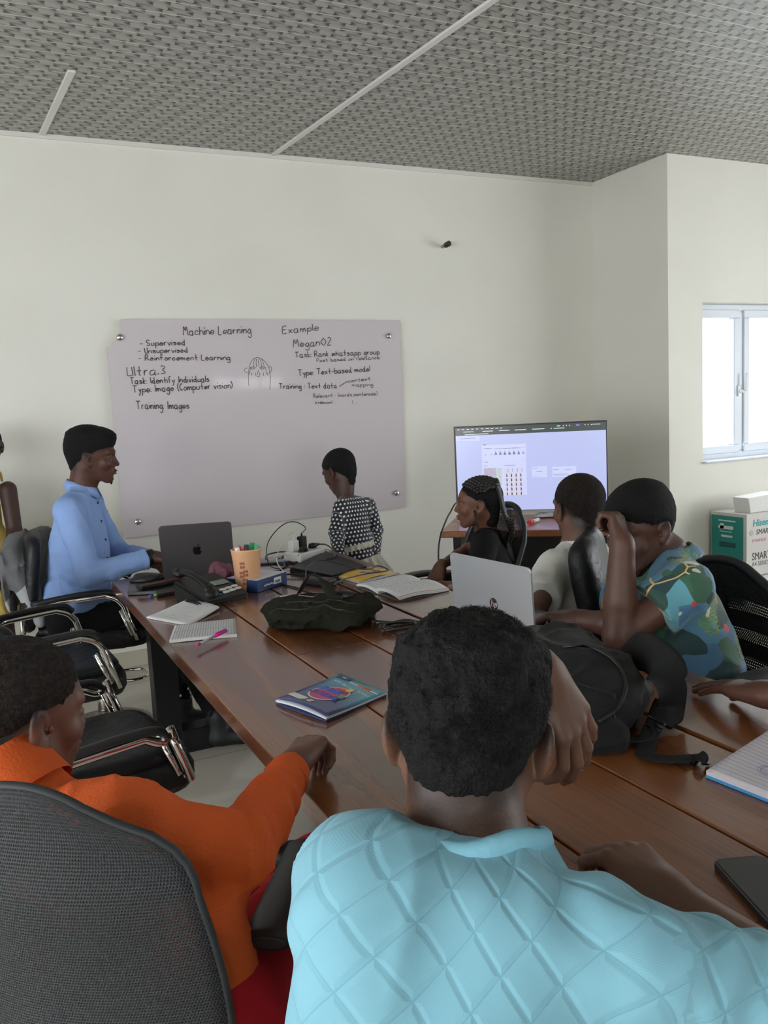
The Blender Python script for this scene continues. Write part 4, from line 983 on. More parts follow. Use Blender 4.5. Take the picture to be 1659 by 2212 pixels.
# ===== boy in the pale blue quilted shirt, nearest the camera ============
def boy_quilted():
    t = thing('person', 'boy in a pale blue quilted shirt, seen from behind, leaning on the table', 'person', (.30, .55, .47))
    sk = skin('skin_front_boy', (.135, .068, .044))
    hd = Head(at(1012, 1592, .95), FW*1.0+RT*.20+np.array([0, 0, -.10]), UP+RT*.05, 1.04, wide=1.03)
    neck = at(1008, 1800, .885); SL = at(785, 1915, .815); SR = at(1352, 2078, .765); mid = (SL+SR)/2
    hip = np.array([mid[0]-.07, mid[1]-.12, .56])
    o = hd.ops(neck+FW*.008, .055); o.append(('u', rc(hd.w((0, -.050, -.05)), neck+FW*.010, .052, .062), .015)); o.append(('u', rc(neck+FW*.012, (neck*.4+mid*.6)+FW*.02, .052, .05), .01))
    Lel = at(905, 1905, 1.00); Lwr = at(1168, 1450, 1.10); hf = RT*.52-UP*.88-FW*.05; hb = -FW*.78+RT*.5+UP*.28
    ho, na = hand_ops(Lwr, hf, hb, 1, .96, (.50, .44, .38, .34), .15, (.5, .3))
    Rwr = atz(1455, 1948, .812); kn = atz(1352, 1850, .836); Rel = atz(1850, 2240, .80); rf = kn-Rwr
    ho2, na2 = hand_ops(Rwr, rf, (0, .15, 1), -1, .95, (.85, .8, .75, .7), .05, (.3, .5))
    aL = arm_ops(SL, Lel, Lwr, (.044, .036, .024)); aR = arm_ops(SR, Rel, Rwr, (.046, .038, .026))
    st = stubble(hd, -.078, .055, .035, .8); 
    def col(v):
        c = st(v); L = hd.loc(v); 
        c[:, 0] *= (np.abs(L[:, 0]) < .12)*(L[:, 2] > -.2); c[:, 0] = np.where(np.hypot(v[:, 0]-hd.o[0], v[:, 1]-hd.o[1]) > .135, 0, c[:, 0])
        # the fingers beside the cheek carry no stubble
        d = np.min([np.linalg.norm(v-(Lwr+nrm(hf)*k), axis=1) for k in (0, .04, .08, .12, .16)], 0); c[:, 0] = np.where(d < .035, 0, c[:, 0]); return c
    full = o+[(a, b, c*1.0) for a, b, c in aL+aR]
    sculpt('body', o, [hd.block(.0022, .03, -.26)], sk, t, colf=col)
    b = t.children[-1] if t.children else None
    sculpt('left_arm', aL+ho, [block_pts([SL, Lel], .05, .005), block_pts([Lel, Lwr], .045, .004), (np.minimum(Lwr, Lwr+nrm(hf)*.19)-.055, np.maximum(Lwr, Lwr+nrm(hf)*.19)+.055, .0018)], sk, t, colf=NOTINT)
    sculpt('right_arm', aR+ho2, [block_pts([SR, Rel, Rwr], .05, .005), (np.minimum(Rwr, kn)-.06, np.maximum(Rwr, kn+(kn-Rwr)*.4)+.05, .0018)], sk, t, colf=NOTINT)
    add_nails(na+na2, t)
    # coily hair: lumpy shell plus thousands of short coils
    cap_hair(hd, .0130, -.066, .060, .0075, 80, .016, .080, .002, 'hair', t, hair_m, 3)
    rs = np.random.RandomState(5); N = 26000; d = rs.normal(size=(N, 3)); d /= np.linalg.norm(d, axis=1)[:, None]
    L = d*np.array([.0755, .0975, .0805])+np.array([0, -.018, .035]); L[:, 2] = np.where(L[:, 2] < .0, L[:, 2]*1.15, L[:, 2])
    h = hd.hairline(L.astype(f4), -.060, front=.060); keep = (h > .006) & (L[:, 1] < .075); L = L[keep]; d = d[keep]; h = h[keep]
    k = np.clip(h/.08, 0, 1)**.8; tp = np.clip((L[:, 2]-.03)/.07, 0, 1); nz = vnoise((hd.o+(L*hd.H)@hd.R.T).astype(f4), 80, 3); out = (.0120*k+.016*tp*tp)+.0045*nz*k; keep = rs.rand(len(k)) < np.clip(k*1.4, .15, 1)*np.clip(.55+nz, .2, 1); L, d, out, k = L[keep], d[keep], out[keep], k[keep]
    n = len(L); K = 10; a0 = rs.rand(n)*6.28; r = (.0012+.0010*rs.rand(n))*k; ln = .0055*k*(.6+rs.rand(n)); tl = rs.normal(size=(n, 3))*.5; nn = d+tl; nn /= np.linalg.norm(nn, axis=1)[:, None]
    s1 = np.cross(nn, [.3, .5, .8]); s1 /= np.linalg.norm(s1, axis=1)[:, None]; s2 = np.cross(nn, s1); V = []
    for j in range(K):
        u = j/(K-1); a = a0+u*9.5; c = L+d*(out-.0015)[:, None]+nn*(ln*u)[:, None]+(s1*np.cos(a)[:, None]+s2*np.sin(a)[:, None])*(r*(1-.3*u))[:, None]
        for q in range(3):
            b_ = 2*PI*q/3; V.append(c+(s1*math.cos(b_)+nn*math.sin(b_))*(.00032*(1-.55*u)))
    V = np.array(V).reshape(K, 3, n, 3); V = hd.o+(V*hd.H)@hd.R.T; V = V.transpose(2, 0, 1, 3).reshape(-1, 3)
    F = []; base = np.arange(n)*K*3
    for j in range(K-1):
        for q in range(3): F.append(np.stack([base+j*3+q, base+j*3+(q+1) % 3, base+(j+1)*3+(q+1) % 3, base+(j+1)*3+q], 1))
    tag(obj('hair_coils', to_mesh('hair_coils', [(V, np.concatenate(F))]), mat('coil_hair', (.008, .008, .009), .5, spec=.3), t), kind='stuff')
    # shirt
    so, up, rt, fw = torso_ops(hip, neck-np.array([0, 0, .012]), SL, SR, 1.0, .105, 1.0, .98)
    sl1, p1, n1 = sleeve_ops(SL, Lel, Lwr, .062, .058, .05, 1.15); sl2, p2, n2 = sleeve_ops(SR, Rel, Rwr, .062, .064, .05, .62)
    so += sl1+sl2+[('u', rc(at(790, 2040, .79), at(770, 2500, .76), .065, .085), .05)]
    so += [('u', cut(rc(neck-up*.06, neck+up*.05, .082, .078), neck-up*.016, up), .02)]
    so += [('d', folds(.0045, 9, 2, (1, 1, .6)), 0), ('d', wrinkle_at(neck-up*.05+rt*.12-fw*.05, rt+up*.4, .006, 90, .08), 0), ('d', wrinkle_at(neck-up*.06-rt*.10-fw*.05, up*1.0-rt*.5, .006, 85, .08), 0),
           ('d', wrinkle_at(p2*.75+SR*.25, n2, .005, 110, .09), 0)]
    so += [('s', rc(neck+up*.026, neck+up*.15+fw*.02, .066, .085), .006)]
    lo, hi = bbox_of(so, .03); lo[2] = max(lo[2], .45)
    m = mat('quilted_cloth', (.175, .37, .45), .9, spec=.2, sheen=.1); Nn = NT(m); uv = Nn.tc('UV'); c = Nn.sep(uv)
    wv = Nn.noise(Nn.tc(), 7, 2); w0 = Nn.m('MULTIPLY', Nn.m('SUBTRACT', wv, .5), .12)
    def fam(a, b_, p):
        q = Nn.m('FRACT', Nn.m('ADD', Nn.m('DIVIDE', Nn.m('ADD', Nn.m('MULTIPLY', c[0], a), Nn.m('MULTIPLY', c[1], b_)), p), w0)); return Nn.m('MINIMUM', q, Nn.m('SUBTRACT', 1.0, q))
    dmin = Nn.m('MINIMUM', fam(1.0, .80, .060), fam(1.0, -1.55, .082)); hgt = Nn.smooth(dmin, 0, .14); line = Nn.smooth(dmin, 0, .028, 1, 0)
    fine = Nn.m('MULTIPLY', Nn.m('SINE', Nn.m('ADD', Nn.m('MULTIPLY', c[0], 1400.), Nn.m('MULTIPLY', c[1], 2600.))), .018)
    Nn.l(Nn.mix(Nn.m('MULTIPLY', line, .55), (.175, .37, .45), (.10, .26, .34)), Nn.b.inputs['Base Color'])
    Nn.bump(Nn.m('ADD', hgt, fine), .42, .003)
    per = .30; uvf = TorsoUV([(hip, neck, -fw, .19), (SR, Rel, -fw, .065), (SL, Lel, -fw, .065)], 2*PI*.19/4); uvf.period = 1e9
    uvf.segs = [(hip, neck, -fw, .19), (SR, Rel, -fw, .065), (SL, Lel, -fw, .065)]
    class U:
        period = 1e9
        def __call__(s, v):
            best = None; out = np.zeros((len(v), 2), f4)
            for i, (a, b_, ref, R) in enumerate(uvf.segs):
                ax = nrm(b_-a); Lh = np.linalg.norm(b_-a); x = nrm(np.cross(np.cross(ax, ref), ax)); y = np.cross(ax, x); tt = (v-a)@ax; tc = np.clip(tt, 0, Lh)
                dd = np.linalg.norm(v-a-tc[:, None]*ax, axis=1)/R*(1.0 if i == 0 else 1.08); u = np.arctan2((v-a)@y, (v-a)@x)*R
                if best is None: best = dd; out[:, 0] = u; out[:, 1] = tt
                else: kk = dd < best; best = np.where(kk, dd, best); out[kk, 0] = u[kk]; out[kk, 1] = tt[kk]
            return out
    sh = sculpt('shirt', so, [(lo, hi, .0055)], m, t, uvf=U())
    # rolled neckband
    bm = B(); c0 = neck-up*.020; pts = []
    for k in range(36):
        a = 2*PI*k/36; pts.append(c0+rt*math.cos(a)*.079+fw*math.sin(a)*.082+up*(.006*math.cos(2*a)+.003*math.sin(5*a)+.004))
    tube(bm, pts, .0105, 10, closed=True, flat=1.25); obj('neckband', bm, mat('neckband_cloth', (.19, .42, .52), .9, spec=.2, bump=(60, .2)), t)
    legs(t, hip-rt*.08-up*.03, hip-rt*.10+fw*.34+np.array([0, 0, -.0]), hip*[1, 1, 0]-rt*.10+fw*[.33, .33, 0]+[0, 0, .10], hip+rt*.08-up*.03, hip+rt*.12+fw*.34, hip*[1, 1, 0]+rt*[.12, .12, 0]+fw*[.33, .33, 0]+[0, 0, .10], trouser_black)
    for q in (-1, 1): a = hip*[1, 1, 0]+rt*[q*.11, q*.11, 0]+fw*[.33, .33, 0]; shoe(t, a, a+fw, shoe_black)
boy_quilted()

# ===== boy in the orange sweater ========================================
fw_ = lambda v: nrm(v)
def boy_orange():
    t = thing('person', 'boy in an orange sweater and red trousers reaching onto the table', 'person', (.10, 1.15, .47))
    sk = skin('skin_orange_boy', (.135, .062, .042))
    a = math.radians(40); hf = FW*math.cos(a)+RT*math.sin(a)+np.array([0, 0, -.08])
    hd = Head(at(46, 1545, 1.30), hf, (0, 0, 1), 1.0)
    neck = at(28, 1705, 1.235); SR = at(262, 1775, 1.16); SL = at(-170, 1850, 1.28); hip = at(345, 2160, 1.17); hip[2] = .56
    el = at(522, 1838, 1.215); wr = atz(634, 1655, .805); kn = atz(694, 1578, .822); f = kn-wr
    o = hd.ops(neck, .056)
    ho, na = hand_ops(wr, f, np.array([-.1, .25, 1])+0*RT, -1, .92, (.75, .95, 1.0, 1.0), .04, (.35, .5))
    aR = arm_ops(SR, el, wr, (.04, .034, .024))
    sculpt('body', o, [hd.block(.0024, .02, -.22)], sk, t, colf=stubble(hd, -.07, .055, .04))
    sculpt('right_hand', aR+ho, [(np.minimum(wr, kn)-.065, np.maximum(wr, kn+f*.5)+.05, .002)], sk, t, colf=NOTINT); add_nails(na, t)
    eyes(hd, t); cap_hair(hd, .0055, -.062, .056, .0022, 150, .003, .03, .0022, 'hair', t, mat('short_hair', (.010, .0085, .008), .8, spec=.25, bump=(420, 1.0, 3), var=(130, .5, (.05, .028, .02))), 8)
    so, up, rt, fw = torso_ops(hip, neck-np.array([0, 0, .085]), SL, SR, .98, .108)
    s1, p1, n1 = sleeve_ops(SR, el, wr, .050, .048, .036, 1.93)
    Lel = SL+np.array([.02, .12, -.24]); Lw = Lel+fw*.2+rt*.12
    s2, p2, n2 = sleeve_ops(SL, Lel, Lw, .05, .046, .036, 1.9); ho3, _n = hand_ops(Lw, fw_(Lw-Lel), (0, 0, 1), 1, .92); sculpt('left_hand', ho3, [block_pts([Lw, Lw+nrm(Lw-Lel)*.18], .06, .005)], sk, t, colf=NOTINT)
    so += s1+s2+[('u', cut(rc(neck-up*.03, neck+up*.06, .068, .066), neck+up*.020, up), .02), ('u', ell(hip+up*.09+fw*.04, (.17, .13, .11), np.stack([rt, fw, up], 1)), .05)]
    so += [('d', folds(.005, 11, 7), 0), ('d', folds(.003, 24, 17), 0), ('d', wrinkle_at(el, n1+nrm(el-SR), .006, 120, .06), 0), ('d', wrinkle_at(el*.45+wr*.55, n1, .004, 100, .06), 0), ('d', wrinkle_at(hip+rt*.12+up*.12, up, .008, 70, .10), 0), ('s', rc(neck, neck+up*.12, .060, .062), .004)]
    lo, hi = bbox_of(so, .02); m = cloth('orange_knit', (.62, .105, .022), bump=(240, .25, 3)); sculpt('sweater', so, [(lo, hi, .006)], m, t)
    # ribbed collar
    bm = B(); K = 120; rows = []
    for z, r in ((-.030, .078), (.0, .0745), (.030, .0715), (.044, .0700), (.045, .0660), (.0, .065)):
        rows.append([bm.verts.new(Vector(neck+up*z+(rt*math.cos(2*PI*k/K)+fw*math.sin(2*PI*k/K))*(r+(.0011 if k % 2 else 0)))) for k in range(K)])
    for A, C in zip(rows, rows[1:]):
        for k in range(K): bm.faces.new((A[k], A[(k+1) % K], C[(k+1) % K], C[k])).smooth = True
    obj('collar', bm, m, t)
    bm = B(); tube(bm, [Vector(p1-n1*.028), Vector(p1-n1*.014), Vector(p1+n1*.003), Vector(p1+n1*.001)], [.0385, .0345, .0335, .026], 28); obj('cuff', bm, m, t)
    legs(t, hip-rt*.08-up*.05, atz(520, 1900, .50), atz(560, 1900, .1), hip+rt*.07-up*.05, atz(690, 1875, .52), atz(740, 1900, .1), cloth('red_trousers', (.42, .012, .022)), (.082, .062, .05))
    for q in ((560, 1900), (740, 1900)): p = atz(*q, 0); shoe(t, p, p+np.array([.8, .3, 0]), shoe_black)
    return hip
hipO = boy_orange()
mesh_grey = mesh_fabric('grey_mesh_fabric', (.028, .030, .032), 110, 130, .20)
mesh_black = mesh_fabric('black_mesh_fabric', (.010, .011, .013), 90, 110, .36)
mat('arm_rubber', (.014, .015, .018), .42)
frame_black = mat('chair_frame_black', (.015, .016, .019), .45)
P = at(40, 1705, .955); rz = math.radians(50); H_, lean_, xb_ = .52, .02, -.21
cx_ = xb_-lean_*H_; lc = np.array([P[0]-math.cos(rz)*cx_, P[1]-math.sin(rz)*cx_]); Qa = atz(612, 1950, .67)[:2]-lc; ay = abs(-math.sin(rz)*Qa[0]+math.cos(rz)*Qa[1]);
office_chair((P[0]-math.cos(rz)*cx_, P[1]-math.sin(rz)*cx_), rz, 'grey mesh-backed office chair holding the boy in orange', .385, .34, H_, P[2]-H_-.02, lean_, .05, mesh_grey, mesh_grey, .006, True, (0, 0), .655, wmid=.43, rad=.22, xb=xb_, armlen=.10, bracket=False)
chO = [q for q in COL.objects if q.name == 'office_chair'][0]; bm = B(); PA, PB = Vector(atz(585, 2030, .67)), Vector(atz(672, 1828, .665)); tube(bm, spline([PA-(PB-PA)*.04, PA, PA.lerp(PB, .35), PA.lerp(PB, .7), PB, PB+(PB-PA)*.05-Vector((0, 0, .015))], 8), [.022]+[.030]*7+[.042]*25+[.030]*8, 16, flat=.34); chA = obj('armrest', bm, mat('arm_rubber'), chO)
bm = B(); PM = PA.lerp(PB, .5); tube(bm, spline([PM-Vector((0, 0, .01)), PM+Vector((-.01, -.02, -.12)), Vector((lc[0]*.5+PM.x*.5, lc[1]*.5+PM.y*.5, .41))], 6), .015, 8); obj('arm_post', bm, frame_black, chA)
t = thing('red_stool', 'red-seated stool with black tube frame under the boy in pale blue', 'stool', (.28, .60, 0))
bm = B(); pad(bm, .46, .40, .05, M=Matrix.Translation((.30, .62, .43))); obj('seat', bm, mat('red_vinyl', (.50, .012, .02), .4), t)
for sx, sy in ((-1, -1), (-1, 1), (1, -1), (1, 1)): bm = B(); tube(bm, [(.30+sx*.2, .62+sy*.16, 0), (.30+sx*.17, .62+sy*.13, .41)], .0125, 10); obj('leg', bm, blk, t)

# ===== man in the light blue shirt ======================================
def man_blue():
    t = thing('person', 'man in a light blue shirt sitting in profile, typing on the dark laptop', 'person', (.36, 3.98, .5))
    sk = skin('skin_man', (.070, .028, .018))
    hd = Head(at(200, 988, 3.72), RT*.96+FW*.18+np.array([0, 0, -.04]), (0, 0, 1), 1.04)
    neck = at(177, 1052, 3.74); SR = at(148, 1106, 3.58); SL = at(196, 1092, 3.92); hip = at(165, 1310, 3.76); hip[2] = .58
    Rel = at(196, 1243, 3.50); Rwr = at(330, 1203, 3.64); Lel = at(250, 1190, 4.02); Lwr = at(330, 1212, 3.80)
    f = RT*.95+FW*.05-UP*.12; ho, na = hand_ops(Rwr, f, (0, -.1, 1), -1, 1.0, (.4, .45, .5, .5)); f2 = RT*.9-FW*.2-UP*.15; ho2, na2 = hand_ops(Lwr, f2, (0, 0, 1), 1, 1.0)
    o = hd.ops(neck, .050); sculpt('body', o, [hd.block(.003, .02, -.22)], sk, t, colf=stubble(hd, -.06, .045, .05))
    eyes(hd, t); eyebrows(hd, t)
    aR = arm_ops(SR, Rel, Rwr); aL = arm_ops(SL, Lel, Lwr)
    sculpt('right_arm', aR+ho, [(np.minimum(Rwr, Rwr+f*.18)-.055, np.maximum(Rwr, Rwr+f*.18)+.055, .003)], sk, t, colf=NOTINT)
    sculpt('left_arm', aL+ho2, [(np.minimum(Lwr, Lwr+f2*.18)-.055, np.maximum(Lwr, Lwr+f2*.18)+.055, .003)], sk, t, colf=NOTINT)
    cap_hair(hd, .006, -.045, .048, .0014, 120, .018, .05, .003, 'hair', t, hair_m, 2, fronty=.013)
    bm = B(); c = hd.w((0, .078, -.100)); tube(bm, [c, c+np.array([0, 0, -.012])], [.008, .002], 8); obj('goatee', bm, hair_m, t)
    so, up, rt, fw = torso_ops(hip, neck, SL, SR, 1.0, .115)
    s1, p1, n1 = sleeve_ops(SR, Rel, Rwr, .056, .052, .041, 1.88); s2, p2, n2 = sleeve_ops(SL, Lel, Lwr, .056, .050, .041, 1.9)
    so += s1+s2+[('u', ell(hip+up*.06-fw*.0, (.165, .13, .13), np.stack([rt, fw, up], 1)), .05), ('d', folds(.005, 9, 5, (1, 1, .6)), 0), ('d', folds(.0035, 21, 15, (1, 1, .5)), 0), ('d', wrinkle_at(Rel, n1+nrm(Rel-SR), .007, 85, .08), 0), ('d', wrinkle_at(hip+up*.12+rt*.1, up+fw*.4, .007, 70, .14), 0), ('s', rc(neck+up*.0, neck+up*.12+fw*.03, .054, .058), .006)]
    lo, hi = bbox_of(so, .02); m = cloth('light_blue_shirt', (.235, .355, .64), sheen=.0, bump=(700, .08, 2)); sculpt('shirt', so, [(lo, hi, .0065)], m, t)
    # folded collar: two leaves meeting under the chin
    for q in (-1, 1):
        bm = B(); A, C = [], []
        for k in range(12):
            a = -PI/2+q*PI*k/11*.93; c_ = rt*math.cos(a)*.060+fw*math.sin(a)*.066; dr = -up*(.012+.020*(k/11)**2); z = up*(.030-.030*(k/11))
            A.append(Vector(neck+c_+z+up*.004)); C.append(Vector(neck+c_*1.22+z+dr-up*.018+fw*(.016*(k/11)**2)))
        D_ = [p+Vector(up)*-.004+(p-Vector(neck))*.05 for p in C]
        va = [bm.verts.new(p) for p in A]; vc = [bm.verts.new(p) for p in C]; vb = [bm.verts.new(p-(p-Vector(neck))*.06) for p in C]; vd = [bm.verts.new(p-(p-Vector(neck))*.05) for p in A]
        for k in range(11):
            for X, Y in ((va, vc), (vc, vb), (vb, vd), (vd, va)): bm.faces.new((X[k], X[k+1], Y[k+1], Y[k])).smooth = True
        bm.faces.new((va[0], vc[0], vb[0], vd[0])); bm.faces.new((va[-1], vc[-1], vb[-1], vd[-1])); obj('collar', bm, m, t)
    bt = mat('dark_button', (.03, .04, .08), .4)
    for k in range(6):
        z = .88-.15*k; c = hip+(neck-hip)*z; P_ = c+fw*.2; bm = B()
        # find the cloth surface from the front
        ts = np.linspace(.25, .0, 126); pts = (c[None]+fw[None]*ts[:, None]+rt*.012).astype(f4); v = field(so, pts); i = int(np.argmax(v < 0)); bmesh.ops.create_uvsphere(bm, u_segments=10, v_segments=6, radius=.007, matrix=Matrix.Translation(Vector(pts[i]))); obj('button', bm, bt, t)
    bm = B(); n = nrm(Rwr-Rel); tube(bm, [p1-n*.02, p1-n*.004, p1+n*.004], [.0455, .0445, .030], 24); obj('cuff', bm, m, t)
    bm = B()
    for k in range(3): q = Vector(p1+n*(.012+k*.011)); s_, u_ = frame_from(n); tube(bm, [q+s_*math.cos(a)*.031+u_*math.sin(a)*.031 for a in [2*PI*i/20 for i in range(20)]], .0052, 8, closed=True)
    obj('bracelet', bm, mat('black_bead', (.01, .01, .01), .4), t)
    kR = np.array([.68, 3.80, .52]); kL = np.array([.72, 4.12, .52]); aR_ = atz(392, 1515, .13); aL_ = atz(470, 1545, .13)
    legs(t, hip+rt*-.08-up*.04, kL, aL_, hip+rt*.09-up*.04, kR, aR_, trouser_black, (.088, .062, .046))
    for a_ in (aR_, aL_): shoe(t, a_*[1, 1, 0], a_*[1, 1, 0]+np.array([.9, -.35, 0]), mat('black_boot', (.008, .008, .010), .55), 1.08)
    bm = B(); s0 = aR_
    for k in range(7):
        a = k*.9; bmesh.ops.create_uvsphere(bm, u_segments=8, v_segments=6, radius=.006, matrix=Matrix.Translation(Vector(s0)+Vector((math.cos(a+3.6)*.046, math.sin(a+3.6)*.046, .02+.022*(k % 3)))))
    obj('sock_dots', bm, mat('sock_white', (.6, .6, .62), .8), t)
man_blue()
def jacket():
    c = Vector((.43, 3.99, 0)); a = math.radians(-14); fx = np.array([math.cos(a), math.sin(a), 0]); fy = np.array([-math.sin(a), math.cos(a), 0]); R = np.stack([fx, fy, [0, 0, 1.]], 1)
    bc = np.array([.43, 3.99, 0])-fx*.29; o = []
    o += [('u', ell(bc+[0, 0, .86], (.050, .20, .07), R), .01), ('u', ell(bc-fx*.050+[0, 0, .74], (.020, .20, .16), R), .03), ('u', ell(bc+fx*.035+[0, 0, .72], (.018, .19, .17), R), .03),
          ('u', rc(bc-fy*.16-fx*.01+[0, 0, .85], bc-fy*.20+fx*.09+[0, 0, .56], .045, .03), .03)]
    o += [('d', folds(.010, 11, 9, (1, 1, .5)), 0)]
    lo, hi = bbox_of(o, .02); m = mat('grey_jacket', (.13, .13, .135), .9, spec=.2, bump=(200, .3)); N = NT(m); v = N.sep(N.tc())
    k = N.m('GREATER_THAN', N.m('ADD', N.m('MULTIPLY', v[2], -1.0), N.m('MULTIPLY', v[0], .9)), -.60); N.l(N.mix(k, (.13, .13, .135), (.36, .36, .37)), N.b.inputs['Base Color'])
    tag(sculpt('jacket', o, [(lo, hi, .008)], m, None), 'grey jacket with pale lining draped over the back of the stool under the man', 'jacket')
jacket()

# ===== girl in the polka-dot dress ======================================
def dots_mat(name, base, dot, p=.026, r=.27):
    m = mat(name, base, .8, sheen=.2); N = NT(m); c = N.sep(N.tc('UV')); u = N.m('DIVIDE', c[0], p); v = N.m('DIVIDE', c[1], p*.87); row = N.m('FLOOR', v)
    fu = N.m('SUBTRACT', N.m('FRACT', N.m('ADD', u, N.m('MULTIPLY', row, .5))), .5); fv = N.m('SUBTRACT', N.m('FRACT', v), .5)
    d = N.m('SQRT', N.m('ADD', N.m('MULTIPLY', fu, fu), N.m('MULTIPLY', fv, fv))); N.l(N.mix(N.m('LESS_THAN', d, r), base, dot), N.b.inputs['Base Color']); return m
lace_m = mat('cream_lace', (.52, .49, .40), .85, sheen=.3, bump=(130, .8, 3))
def ruffle(name, c, up, rt, fw, rx, ry, drop, parent, amp=.010, n=26, tilt=0.0, flare=.015, m=None):
    bm = B(); K = 260; rows = []
    for j, (t, w) in enumerate(((0, .2), (.35, .7), (.7, 1.0), (1.0, 1.25), (1.0, 1.1), (.4, .6))):
        row = []
        for k in range(K):
            a = 2*PI*k/K; q = amp*w*math.sin(n*a+.6*math.sin(3*a)); r = 1+0*q; dz = -drop*t*(1+.12*math.sin(n*1.7*a+1)); off = flare*t+q-(.0025 if j > 3 else 0)
            dirv = rt*math.cos(a)+fw*math.sin(a); row.append(bm.verts.new(Vector(c+rt*math.cos(a)*rx+fw*math.sin(a)*ry+dirv*off+up*(dz+tilt*math.cos(a)*rx))))
        rows.append(row)
    for A, C in zip(rows, rows[1:]):
        for k in range(K): bm.faces.new((A[k], A[(k+1) % K], C[(k+1) % K], C[k])).smooth = True
    return obj(name, bm, m or lace_m, parent)
def girl_dots():
    g = atz(760, 1195, .6); t = thing('person', 'small girl in a black and white polka-dot dress standing by the whiteboard', 'person', (at(765, 1200, 4.3)[0], at(765, 1200, 4.3)[1], 0))
    sk = skin('skin_dot_girl', (.055, .024, .017))
    hd = Head(at(733, 1019, 4.28), -RT*.72+FW*.55+np.array([0, 0, -.42]), (0, 0, 1), .93)
    neck = at(745, 1070, 4.27); SL = at(737, 1098, 4.21); SR = at(794, 1092, 4.32); hip = at(767, 1215, 4.27)
    o = hd.ops(neck, .042); sculpt('body', o, [hd.block(.003, .02, -.2)], sk, t, colf=stubble(hd, -.06, .055, .03)); eyes(hd, t)
    cap_hair(hd, .006, -.062, .050, .0008, 150, .002, .02, .003, 'hair', t, hair_m, 4)
    so, up, rt, fw = torso_ops(hip, neck, SL, SR, .68, .10, .95)
    Lel = at(727, 1150, 4.17); Lwr = at(735, 1212, 4.05); Rel = at(812, 1145, 4.36); Rwr = at(808, 1195, 4.25)
    ho, na = hand_ops(Lwr, DOWN*.8-RT*.1+FW*-.3, -RT, 1, .68); ho2, na2 = hand_ops(Rwr, DOWN-FW*.3, RT, -1, .68)
    sculpt('hand', arm_ops(SL, Lel, Lwr, s=.7)+ho, [block_pts([Lwr+[0, 0, .02], Lwr+[0, 0, -.13]], .06, .0035)], sk, t, colf=NOTINT)
    sculpt('hand', arm_ops(SR, Rel, Rwr, s=.7)+ho2, [block_pts([Rwr+[0, 0, .02], Rwr+[0, 0, -.13]], .06, .0035)], sk, t, colf=NOTINT)
    for a, b, c_ in ((SL, Lel, Lwr), (SR, Rel, Rwr)): so += sleeve_ops(a, b, c_, .042, .036, .030, 1.96, .015)[0]
    so += [('u', cut(rc(hip+up*.10, hip-up*.10, .098, .125), hip-up*.02, -up), .03), ('d', folds(.0025, 12, 2), 0), ('s', rc(neck-up*.005, neck+up*.1, .040, .05), .005)]
    lo, hi = bbox_of(so, .02); uvf = TorsoUV([(hip, neck, fw, .115), (SL, Lel, fw, .040), (Lel, Lwr, fw, .036), (SR, Rel, fw, .040), (Rel, Rwr, fw, .036)], .0238)
    sculpt('dress', so, [(lo, hi, .006)], dots_mat('polka_dots', (.010, .011, .020), (.70, .70, .68), .0238, .245), t, uvf=uvf)
    ruffle('waist_ruffle', hip+up*.095, up, rt, fw, .118, .100, .028, t, .004, 22, .10, .012)
    ruffle('hem_ruffle', hip+up*.02, up, rt, fw, .130, .120, .11, t, .010, 20, .12, .05)
    bm = B(); 
    for q in (-1, 1): tube(bm, [hip+rt*q*.05-up*.05, hip*[1, 1, 0]+rt*[q*.055, q*.055, 0]+[0, 0, .30], hip*[1, 1, 0]+rt*[q*.055, q*.055, 0]+[0, 0, .07]], [.055, .042, .030], 14)
    sculpt('legs_skin', sum([[('u', rc(hip+rt*q*.05-up*.05, hip*[1, 1, 0]+rt*[q*.055, q*.055, 0]+[0, 0, .30], .055, .042), .01), ('u', rc(hip*[1, 1, 0]+rt*[q*.055, q*.055, 0]+[0, 0, .30], hip*[1, 1, 0]+rt*[q*.055, q*.055, 0]+[0, 0, .07], .042, .030), .01)] for q in (-1, 1)], []), [block_pts([hip, hip*[1, 1, 0]], .12, .010)], sk, t)
    for q in (-1, 1): a = hip*[1, 1, 0]+rt*[q*.055, q*.055, 0]; shoe(t, a, a+fw, shoe_black, .75)
girl_dots()

